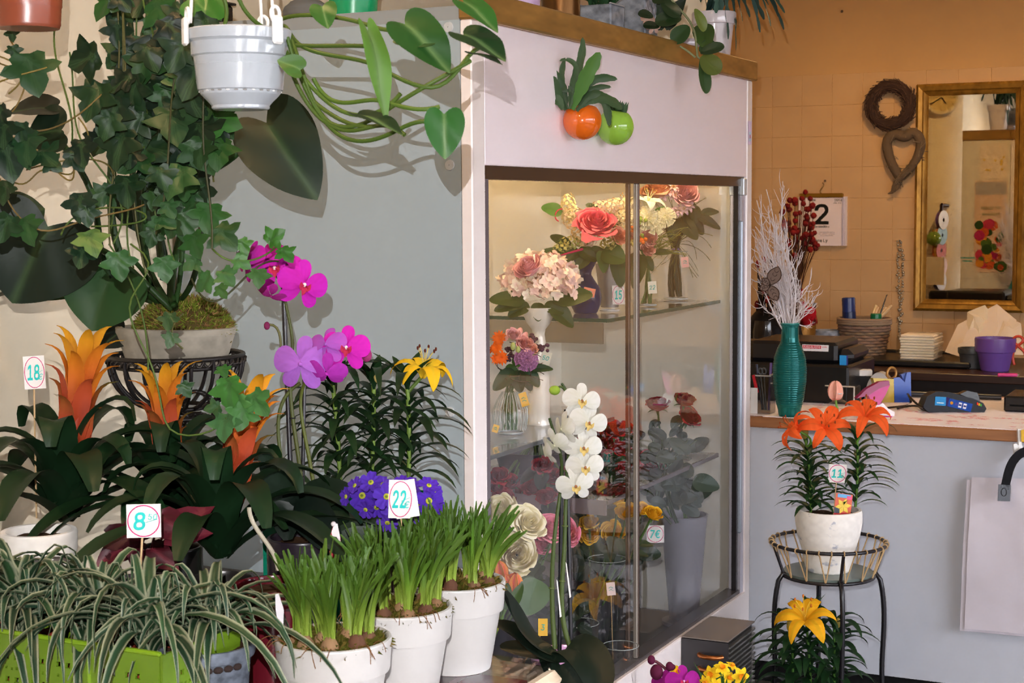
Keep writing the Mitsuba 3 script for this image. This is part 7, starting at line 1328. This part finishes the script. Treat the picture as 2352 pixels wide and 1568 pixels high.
for P, w in (([(1275, 1500), (1230, 1480), (1180, 1420), (1150, 1350)], .034), ([(1285, 1505), (1250, 1505), (1190, 1470), (1140, 1440)], .036), ([(1290, 1505), (1320, 1490), (1360, 1530), (1372, 1600)], .036), ([(1290, 1510), (1280, 1500), (1300, 1560), (1330, 1620)], .034), ([(1270, 1500), (1210, 1500), (1150, 1490)], .026)):
    strap(k, 'leaf', [at(x, y, d=d - .035 * j) for j, (x, y) in enumerate(P)], w, '#17261a', '#131f16', fold=.3, n=16, m=7, up=-FWD * .6 + UPV, tipfn=lambda t: np.sin(np.pi * np.clip(t * .86 + .12, 0, 1)) ** .5,)
for x, y, x2, y2 in ((1299, 1290, 1308, 1370), (1278, 1330, 1286, 1415)): kk = thing('plant_label', 'thin white tag hanging edge on from the ' + ('right' if x > 1290 else 'left') + ' spike of the white orchid', 'plant label'); part(kk, 'card', poly([(x, y), (x + 3, y + 5), (x2 + 4, y2), (x2, y2 + 3)], d - .03), 'matte', '#cfcac6', False)
# low table at the right bottom with orchid buds and daffodils
d = 3.25; m_ = pxm(d); c = at(1640, 1700, d=d)
kt = thing('side_table', 'low side table in front of the cooler base with daffodils', 'table'); part(kt, 'top', box(c[0] - .2, c[0] + .2, c[1] - .12, c[1] + .12, c[2] - .03, c[2], .004), 'plastic', '#4a4044', False)
for sx in (-.18, .155):
    for sy in (-.1, .075): part(kt, 'leg', box(c[0] + sx, c[0] + sx + .025, c[1] + sy, c[1] + sy + .025, 0, c[2] - .03), 'plastic', '#332c30', False)
zl = c[2]
k = thing('daffodil_plant', 'pot of small yellow daffodils at the bottom edge beside the condenser', 'plant')
cp = at(1660, 1640, d=d); cp[2] = zl; pot(thing('flower_pot', 'dark pot of the yellow daffodils', 'pot'), cp, .05, .07, 'plastic', '#2a2a2c')
def daffodil(x, y, r, a, cl='#d9b41c'):
    p = at(x, y, d=d - rng.uniform(0, .04)); A = ax(*a); B = basis(A); R = r * m_; b = num(k + '__flower'); ms = []
    for i in range(6):
        t = i * np.pi / 3; o = B[0] * math.cos(t) + B[1] * math.sin(t); ms.append(blade([p, p + o * R * .5 + A * R * .1, p + o * R], R * .34, side=np.cross(o, A), fold=.2, n=7, m=5)[0])
    put(b, join(*ms), 'petal', cl, True); put(b + '__trumpet', place(lathe([(R * .16, 0), (R * .24, R * .3), (R * .34, R * .52), (R * .3, R * .5), (R * .2, R * .28), (.001, R * .02)], 16), p, A), 'petal', '#d98e16', True)
    part(k, 'stem', tube(spline([p - A * R * .2, p - A * R * .6 + [0, 0, -.004], (p + cp) / 2 + [0, 0, .03], cp + [rng.uniform(-.03, .03), rng.uniform(-.03, .03), .06]], 10), .0022, 5), 'leaf', '#6f8f3a', True)
for q in ((1558, 1545, 20, (-.3, .5, .7)), (1635, 1548, 22, (-.5, .1, .8)), (1658, 1535, 20, (.1, .6, .6)), (1700, 1552, 23, (.3, 0, 1)), (1672, 1556, 18, (.4, .2, .7)), (1622, 1565, 18, (-.5, -.2, .8)), (1680, 1530, 16, (.5, .8, .4)), (1645, 1572, 18, (0, -.1, 1))): daffodil(*q)
for i in range(24): a = rng.uniform(0, 6.28); b = cp + [.03 * math.cos(a), .03 * math.sin(a), .06]; strap(k, 'leaf', [b, b + [.015 * math.cos(a), .015 * math.sin(a), .05], b + [.04 * math.cos(a), .04 * math.sin(a), rng.uniform(.06, .1)]], .004, jit('#3f6a2c', rng), n=7, m=3)
k = thing('orchid_plant', 'purple orchid with dark buds at the bottom edge before the cooler rail', 'plant')
sp = spline([at(1560, 1620, d=d), at(1545, 1560, d=d), at(1528, 1535, d=d), at(1500, 1516, d=d)], 16); part(k, 'flower_spike', tube(sp, .003, 7), 'leaf', '#5a2a34', True)
for x, y, r in ((1496, 1515, 9), (1508, 1543, 15), (1538, 1530, 9), (1545, 1533, 7)): part(k, 'bud', ball(at(x, y, d=d - .01), r * m_, 2, (1, 1, 1.2)), 'petal', '#4f1330', True)
orchid(k, at(1570, 1566, d=d - .04), ax(.1, .3), CU, 40 * m_, '#8a1478', '#92187e', '#a02040', '#d9a0c0', 5); orchid(k, at(1525, 1572, d=d - .02), ax(-.5, .2), CU, 34 * m_, '#7c1268', '#86166e', '#a02040', '#d9a0c0', 6)
cq = at(1560, 1690, d=d); cq[2] = zl; pot(thing('flower_pot', 'dark pot of the purple orchid', 'pot'), cq, .045, .06, 'plastic', '#2a242a')
# ---------------------------------------------------------------- basket stand with the philodendron, hanging pots, ivy and pothos
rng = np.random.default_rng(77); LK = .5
d = 3.08; m_ = pxm(d)
k = thing('basket_stand', 'black wrought iron stand with a round twisted wire basket and scrolled foot', 'plant stand')
cr = at(405, 815, d=d); R1, R2 = 152 * m_, 70 * m_
for dz, r in ((0, .0045), (-.018, .004)): part(k, 'ring', ring(cr + [0, 0, dz], R1 - abs(dz) * .5, r, n=60, m=8), 'satin', '#2c2826', True)
tw = np.arange(200) * 2 * np.pi / 200
part(k, 'twisted_wire', tube(np.stack([(R1 + .005 * np.cos(tw * 46)) * np.cos(tw), (R1 + .005 * np.cos(tw * 46)) * np.sin(tw), -.009 + .006 * np.sin(tw * 46)], 1) + cr, .0028, 5, True), 'satin', '#3a3532', True)
for i in range(18):
    a = i * 2 * np.pi / 18; o = np.array([math.cos(a), math.sin(a), 0]); part(k, 'rib', tube(spline([cr + o * R1, cr + o * R1 * .93 - [0, 0, .05], cr + o * R2 - [0, 0, .1]], 9), .004, 6), 'satin', '#242020', True)
zb_ = cr[2] - .1
for dz in (0, -.02): part(k, 'ring', ring([cr[0], cr[1], zb_ + dz], R2 * (1 + dz * 4), .004, n=40), 'satin', '#2c2826', True)
part(k, 'post', tube([[cr[0], cr[1], zb_ - .02], [cr[0], cr[1], ZB2]], .0085, 8), 'satin', '#3a3634', True)
for q in (-1, 1): part(k, 'spoke', tube([[cr[0] + q * R2 * .95, cr[1], zb_ - .01], [cr[0], cr[1], zb_ - .025]], .004, 6), 'satin', '#2c2826', True)
def rope(P, r, tws=26):
    P = spline(P, 70); t = np.linspace(0, 1, 70); return [tube(P + r * .6 * (np.cos(t * tws * 2 + q)[:, None] * RGT + np.sin(t * tws * 2 + q)[:, None] * FWD), r * .75, 5) for q in (0, np.pi)]
for P in ([(425, 920), (440, 900), (470, 905), (490, 935), (488, 960), (465, 968), (447, 952)], [(418, 1010), (405, 950), (400, 920), (412, 900)], [(425, 930), (432, 1000), (440, 1080)]):
    part(k, 'scroll', join(*rope([at(x, y, d=d - .015) for x, y in P], .0052)), 'satin', '#2a2624', True)
for a in (.5, 2.6, 4.7): o = np.array([math.cos(a), math.sin(a), 0]); part(k, 'foot', tube(spline([[cr[0], cr[1], ZB2 + .08], np.array([cr[0], cr[1], ZB2 + .05]) + o * .05, np.array([cr[0], cr[1], ZB2 + .006]) + o * .1], 9), .005, 6), 'satin', '#2a2624', True)
kp = thing('clay_bowl', 'wide grey clay bowl resting in the wire basket stand', 'pot')
R_ = 147 * m_; Hb = .075; cb_ = cr + [0, 0, -.02]
part(kp, 'body', lathe([(.001, 0), (R_ * .8, 0), (R_ * .83, .006), (R_ * .98, Hb - .014), (R_, Hb - .011), (R_, Hb - .001), (R_ - .004, Hb), (R_ - .014, Hb), (R_ * .8, .02), (.001, .02)], 64, cb_, sy=.78), 'clay', None, 35)
km = thing('moss_mound', 'mound of green and brown moss in the clay bowl', 'moss', None, None)
mc = at(420, 735, d=d - .01); mc[1] = cr[1] + .005; mz = cb_[2] + Hb - .012
V, F = ball((0, 0, 0), 1, 4); V = V[:] * (1 + .16 * (meshkit.fbm(V * 4, 3)[:, None] - .5)); V = V * [.1, .074, .066]; V[:, 2] = np.maximum(V[:, 2], -.018); V = V + [mc[0], mc[1], mz]
part(km, 'clump', (V, F), 'moss', C('#4a3f22') * (.5 + 1.1 * meshkit.fbm(V * 90, 3, 4))[:, None], True)
for cl, n, sd in (('#5d6a22', 2600, 1), ('#7a5a38', 1800, 2), ('#8a8a3e', 900, 3)):
    rg = np.random.default_rng(sd); w = rg.normal(size=(n, 3)); w /= np.linalg.norm(w, axis=1, keepdims=True); w[:, 2] = np.abs(w[:, 2]); b = w * [.099, .073, .066] * 1.0 + [mc[0], mc[1], mz]
    dd_ = w + rg.normal(size=(n, 3)) * .6; dd_ /= np.linalg.norm(dd_, axis=1, keepdims=True); s_ = np.cross(dd_, rg.normal(size=(n, 3))); s_ /= np.linalg.norm(s_, axis=1, keepdims=True); l = rg.uniform(.006, .016, n)[:, None]
    V = np.stack([b - s_ * .0009, b + s_ * .0009, b + dd_ * l * .6 + s_ * .0011, b + dd_ * l], 1).reshape(-1, 3); j = np.arange(n)[:, None] * 4
    tk = part(km, 'moss_sprigs', (V, np.vstack([j + [0, 1, 2], j + [0, 2, 3]])), 'moss', cl, False); labels[tk] = {'kind': 'stuff'}
soil(thing('soil', 'dark soil filling the clay bowl', 'soil'), (cb_[0], cb_[1]), R_ * .76, cb_[2] + Hb - .02)
k = thing('philodendron', 'large climbing philodendron with broad dark heart shaped leaves in the clay bowl', 'plant')
HRT = heart(48)
pb = at(390, 712, d=d - .02)
DK, MD = '#162a18', '#1f3a1d'
bigs = (# base (stalk joint), tip, depth, width, normal, colour
 ((252, 640), (205, 752), d - .16, 1.25, (0, .35, 1), '#2c5226'), ((110, 520), (20, 690), d - .18, 1.15, (.15, .1, 1), '#14281a'), ((118, 250), (25, 218), d - .1, 1.0, (.2, .9, .5), '#2a2f22'), ((140, 300), (72, 285), d - .12, 1.3, (.1, .5, .9), '#162a18'),
 ((612, 282), (724, 452), d - .3, .66, (-.15, .3, 1), '#1c3020'), ((55, 670), (-40, 660), d - .14, .5, (0, 1, .2), '#1c2a1c'), ((40, 500), (60, 470), d - .1, 1.4, (0, .3, 1), '#1d3a1e'), ((285, 760), (225, 780), d + .0, 1.2, (0, .7, .7), '#10201a'),
 ((330, 430), (360, 540), d + .05, 1.0, (-.3, .2, 1), '#18301a'), ((300, 300), (340, 250), d + .1, 1.2, (0, .2, 1), '#172c19'), ((400, 330), (440, 250), d + .1, 1.1, (.2, .2, 1), '#1a2f1b'), ((350, 180), (330, 90), d + .12, 1.2, (0, .2, 1), '#14281a'))
for (x, y), (x2, y2), dd, w, nn, cl in bigs:
    a, b = at(x, y, d=dd), at(x2, y2, d=dd - .03); L = np.linalg.norm(b - a) / 1.0
    flat_leaf(k, 'leaf', HRT, a, b - a, ax(*nn), L * (1.0 if w < 1.3 else 1.15), cl, '#3f5a34', .16, 6, .22, .012, wide=w * 1.15)
for P, r in (([(390, 712), (340, 640), (295, 590), (240, 600), (248, 640)], .0042), ([(395, 710), (300, 620), (180, 560), (110, 545), (110, 520)], .006), ([(390, 705), (310, 660), (120, 685), (60, 675)], .004), ([(392, 700), (235, 590), (205, 430), (150, 340), (140, 305)], .0062), ([(400, 700), (410, 560), (460, 420), (520, 370), (590, 300)], .0075), ([(385, 705), (268, 560), (262, 300), (262, 60)], .0068), ([(395, 705), (310, 480), (304, 200), (290, -20)], .006), ([(398, 700), (450, 620), (462, 440), (456, 250)], .0055), ([(402, 700), (420, 540), (400, 400), (330, 300)], .005), ([(390, 705), (340, 600), (330, 480), (330, 430)], .005), ([(400, 700), (385, 620), (372, 560), (375, 640)], .007)):
    part(k, 'stalk', tube(spline([at(x, y, d=d - .06 + .05 * math.sin(x)) for x, y in P], 24), r, 8), 'leaf', jit('#2c4a1f', rng, .25), True)
# ---- ivy hanging from a pot above the picture
kv = thing('ivy_plant', 'dense ivy hanging in long strands from above, in front of the cream wall', 'plant')
di = 2.62
def ivy_leaf(x, y, s, ang, dd, cl, key=None, nn=None):
    p = at(x, y, d=dd); tip = CR * math.cos(ang) - CU * math.sin(ang); n_ = ax(rng.uniform(-.5, .5), rng.uniform(-.1, .8)) if nn is None else nn
    flat_leaf(key or kv, 'leaf', IVY, p, tip, n_, s * pxm(dd), jit(cl, rng, .28), '#46663c', .12, 3, .2, .06, seed=x)
strands = []
for i in range(17):
    x0 = rng.uniform(258, 455); ln = rng.uniform(380, 700); sway = rng.uniform(-60, 60); dd = di + rng.uniform(-.16, .16)
    P = [(x0 + sway * t ** 1.5 + rng.uniform(-12, 12), -60 + ln * t + 0) for t in np.linspace(0, 1, 6)]; strands.append((P, dd))
for P in ([(480, 560), (540, 600), (600, 590), (640, 560)], [(440, 640), (500, 690), (560, 640), (640, 600)], [(300, 560), (330, 640), (300, 690), (340, 820), (370, 930), (390, 985), (440, 1000), (520, 960)], [(420, 720), (400, 780), (420, 800)], [(160, 120), (170, 250), (190, 330), (240, 400), (260, 560)], [(150, -20), (130, 140), (160, 250), (165, 330)], [(250, 560), (320, 700), (340, 850)], [(270, 20), (270, 200), (250, 330)], [(210, 520), (330, 490), (300, 480), (140, 540)]): strands.append((P, 2.5 if P[0][0] > 290 and P[0][1] > 400 else di))
for P, dd in strands:
    S2 = spline([at(x, y, d=dd + rng.uniform(-.02, .02)) for x, y in P], 26); part(kv, 'vine', tube(S2, .0016, 5), 'leaf', jit('#4a4a26' if rng.uniform() < .5 else '#5f7a34', rng), True)
GRS = ['#16301a', '#1a361c', '#20401f', '#284a24', '#132a1a', '#1d331f', '#2f5628']
for i in range(128):
    P, dd = strands[i % 17]; t = rng.uniform(0, 1) ** .85; q = t * 5; j = min(int(q), 4); x = P[j][0] + (P[j + 1][0] - P[j][0]) * (q - j) + rng.uniform(-40, 40); y = P[j][1] + (P[j + 1][1] - P[j][1]) * (q - j)
    if y > 600 or (y > 470 and rng.uniform() < .6): continue
    s = rng.uniform(46, 88) * (1 - .4 * max(0, (y - 320) / 250)); ivy_leaf(x, y, s, rng.uniform(.5, 2.6), dd - .03 + rng.uniform(-.05, .05), GRS[i % 7] if y < 430 else ['#2b5226', '#35602a', '#244520'][i % 3])
# leaves that stand out one by one in the photograph
for (x, y, s, a, cl) in ((215, 130, 80, 2.9, '#173019'), (225, 205, 85, 1.9, '#20401f'), (188, 330, 62, 1.4, '#16301c'), (255, 270, 60, 1.9, '#2a4e26'), (430, 120, 90, .9, '#1b3822'), (400, 60, 95, 1.2, '#152c1c'), (395, 260, 95, 1.4, '#2b4a2a'), (460, 290, 85, 1.2, '#20361f'), (500, 270, 70, .4, '#3c6e2c'), (500, 330, 75, 1.6, '#356428'), (470, 350, 60, 1.2, '#2a5024'), (480, 480, 85, 1.6, '#33602a'), (505, 530, 80, .9, '#2f5a26'), (420, 500, 80, 1.4, '#35602a'), (270, 590, 75, 1.4, '#3a6a30'), (375, 600, 65, 1.4, '#44763a'), (445, 545, 70, 1.2, '#2e5626'), (200, 480, 55, 1.5, '#1d3a22'), (555, 555, 45, 1.2, '#4a7a30'), (620, 552, 55, -.6, '#3f7a2a'), (650, 575, 50, 1.0, '#3c742a'), (595, 625, 52, 1.6, '#4a7a3a'), (480, 640, 60, 2.6, '#4d7a40'), (515, 625, 55, 1.0, '#4a7840'), (545, 595, 48, .6, '#4d7d40'), (450, 600, 48, 2.4, '#44703a'), (505, 660, 40, 1.0, '#4a7438'), (390, 725, 48, 1.6, '#3a5a2e'), (395, 770, 42, 1.9, '#44683a'), (525, 880, 70, 1.4, '#4f8a38'), (510, 845, 30, 1.2, '#3f7a30'), (545, 915, 52, 1.6, '#5a9448'), (585, 910, 60, .9, '#548f44'), (520, 960, 62, 1.5, '#5c9450'), (560, 940, 58, 1.9, '#508a40'), (500, 935, 35, 2.8, '#33562c'), (420, 885, 35, 1.0, '#31522c'), (165, 355, 50, .9, '#1d3a20')): ivy_leaf(x, y, s * (.95 if y < 450 or y > 800 else .78), a, (2.48 if y > 500 and x > 290 else di - .12), cl)
kl = thing('ivy_plant', 'sparse wiry ivy with ragged leaves hanging at the left edge below the terracotta pot', 'plant')
dl = 2.55
for P in ([(30, 70), (28, 100), (60, 180), (40, 240), (0, 260)], [(130, 140), (90, 160), (20, 180), (-20, 200)], [(0, 290), (60, 300), (170, 270), (240, 210)], [(60, 390), (140, 370), (230, 370), (260, 400)], [(0, 400), (60, 420), (100, 390), (150, 400), (170, 370)], [(-10, 140), (40, 150), (60, 130)], [(10, 350), (80, 340), (150, 410), (170, 380)], [(0, 130), (50, 180), (20, 215)], [(0, 410), (30, 480), (100, 530), (180, 510), (260, 490), (330, 470)], [(180, 270), (200, 300), (175, 330)]): part(kl, 'vine', tube(spline([at(x, y, d=dl + rng.uniform(-.05, .05)) for x, y in P], 22), .0014, 5), 'leaf', jit('#6b5a2e', rng, .3), True)
for (x, y, s, a, cl) in ((65, 140, 90, 1.3, '#3a6634'), (28, 70, 28, 1.5, '#2c4a26'), (30, 110, 30, 1.3, '#2c4a26'), (60, 320, 75, 1.3, '#27472a'), (15, 340, 85, 1.4, '#17301d'), (95, 350, 60, .8, '#1c3a20'), (10, 290, 60, 1.5, '#182e1c'), (50, 290, 45, 1.6, '#24422a'), (185, 455, 60, 1.5, '#1d3a28'), (15, 425, 50, 1.6, '#2c4a26'), (205, 540, 60, 1.3, '#6b8a44'), (190, 575, 50, 1.8, '#1d3a22'), (20, 505, 60, 1.9, '#1c3a1e'), (60, 510, 60, 1.2, '#2c5226'), (0, 250, 50, 1.5, '#1a301c'), (110, 370, 40, .6, '#22421f')): ivy_leaf(x, y, s, a, dl - .04, cl, kl)
# ---- terracotta pot at the top left
c = at(64, 66, d=2.4); m2 = pxm(2.4); R_ = 80 * m2
k = thing('hanging_pot', 'terracotta coloured plastic pot hanging at the top left corner', 'pot')
part(k, 'body', lathe([(.001, 0), (R_ * .88, 0), (R_ * .92, .005), (R_ * .95, .03), (R_ * .97, .032), (R_ * 1.05, .12), (R_ * 1.02, .12), (R_ * .85, .01), (.001, .008)], 44, c), 'plastic', '#7d3d28', 35)
for a in (0, 2.1, 4.2): part(k, 'hanger', tube([c + [R_ * math.cos(a), R_ * math.sin(a), .118], c + [R_ * .1 * math.cos(a), R_ * .1 * math.sin(a), .6], c + [0, 0, 2.95 - c[2]]], .002, 5), 'plastic', '#8a5a40', True)
# ---- white hanging pot and the pothos
dp = 2.3; m2 = pxm(dp); c = at(553, 252, d=dp)
k = thing('hanging_pot', 'white plastic hanging pot with a drip saucer and clip on hangers', 'pot')
q = m2
prof = [(.1, 0), (62, 0), (66, 3), (66, 9), (74, 18), (88, 32), (91, 36), (92, 42), (97, 44), (99, 60), (104, 118), (110, 122), (111, 150), (114, 153), (118, 156), (119, 178), (116, 181), (112, 178), (108, 150), (98, 60), (90, 44), (.1, 40)]
part(k, 'body', lathe([(r * q, z * q) for r, z in prof], 64, c), 'gloss', '#a3a8ae', 30)
for i in range(30): a = i * 2 * np.pi / 30; part(k, 'drain_slot', place(ball((0, 0, 0), 2.6 * q, 1, (1, 2, .8)), c + [92 * q * math.cos(a), 92 * q * math.sin(a), 40 * q], (0, 0, 1), (math.cos(a), math.sin(a), 0)), 'plastic', '#8a8886' if i % 3 else '#d9d9d8', True)
hk = c + [0, 0, .55]
for a, n in ((-2.25, 0), (-.2, 1), (1.7, 2)):
    o = np.array([math.cos(a), math.sin(a), 0]); p = c + o * 112 * q + [0, 0, 176 * q]
    hg = part(k, 'hanger', tube(spline([p + [0, 0, .01], p + o * -.006 + [0, 0, .1], p * .75 + hk * .25 + [0, 0, .12], hk + [0, 0, .05]], 14), .0026, 6), 'plastic', '#d9d6d2', True)
    put(hg + '__clip', place(box(-.010, .010, -.0035, .0035, -.022, .018, .003), p + o * .008, (0, 0, 1), (-o[1], o[0], 0)), 'plastic', '#e0dedb', False); put(hg + '__clip_loop', place(ring((0, 0, 0), .008, .003, n=18, m=6, sy=1.3), p + o * .004 + [0, 0, .02], o), 'plastic', '#dedbd7', True)
part(k, 'hook', tube([hk + [0, 0, .04], [hk[0], hk[1], 2.95]], .003, 6), 'plastic', '#d0cdc9', True)
soil(k, c, 106 * q, c[2] + 165 * q)
k = thing('pothos', 'pothos with long bare green vines and heart shaped leaves trailing from the white hanging pot', 'plant')
A2 = 2.18
vines = ([(600, 85), (640, 60), (700, 110), (780, 130), (860, 150), (940, 190), (1000, 200), (1060, 150), (1100, 110)], [(620, 80), (700, 105), (800, 105), (870, 110)], [(630, 60), (720, 35), (820, 50), (900, 70), (960, 60)], [(640, 75), (690, 150), (720, 230), (755, 280), (810, 290), (900, 245), (1000, 185), (1080, 140)], [(645, 80), (700, 180), (760, 240), (830, 265), (920, 215)], [(655, 85), (690, 210), (740, 275), (800, 300), (860, 290), (930, 310)], [(660, 85), (710, 220), (780, 310), (900, 305), (960, 280), (1010, 285)], [(620, 70), (560, 20), (540, -30)], [(515, 60), (520, 20), (500, -30)], [(720, 180), (780, 235), (860, 230), (950, 250), (1010, 245)], [(860, 290), (800, 282), (760, 262), (720, 232)])
for P in vines: part(k, 'vine', tube(spline([at(x, y, d=A2 + .05 + .05 * math.sin(x / 90) + (.1 if x < 660 else 0)) for x, y in P], 40), .0031, 7), 'leaf', jit('#5f7a2e', rng, .2), True)
POT = heart(40, .2, 1.0)
for (x, y, x2, y2, w, cl, nn) in ((845, 70, 942, 262, .18, '#6c9a3c', (.6, .25, .7)), (930, 55, 1045, 150, .46, '#2c5a24', (.15, .5, .8)), (1065, 80, 1166, 145, .5, '#21421e', (.1, .8, .5)), (1065, 5, 1155, 55, .42, '#356a26', (.2, .7, .6)), (1020, 262, 1025, 352, .52, '#2f6a24', (.1, .2, 1)), (825, 265, 928, 322, .42, '#1c3a1c', (.1, .9, .3)), (990, 90, 925, 25, .5, '#2f5a28', (0, .6, .7)), (1085, 125, 1160, 100, .35, '#1e3c1c', (.1, 1, .2)), (470, 40, 462, -20, 1, '#3a7a2a', (0, .2, 1)), (740, 15, 750, 40, .6, '#3a6a28', (0, .5, .8)), (690, 160, 668, 125, .6, '#4f7a34', (.4, .2, .8))):
    o_ = .27 if x < 520 else 0; a, b = at(x, y, d=A2 - .04 + o_), at(x2, y2, d=A2 - .07 + o_); L = np.linalg.norm(b - a); flat_leaf(k, 'leaf', POT, a, b - a, ax(*nn), L * .94, jit(cl, rng, .08), '#7a9a5c', .22, 6, .2, .02, wide=w * 1.5)
_P = np.concatenate(PAL); PALETTE = [mi.Float(np.ascontiguousarray(_P[:, c]).astype(np.float32)) for c in range(3)]
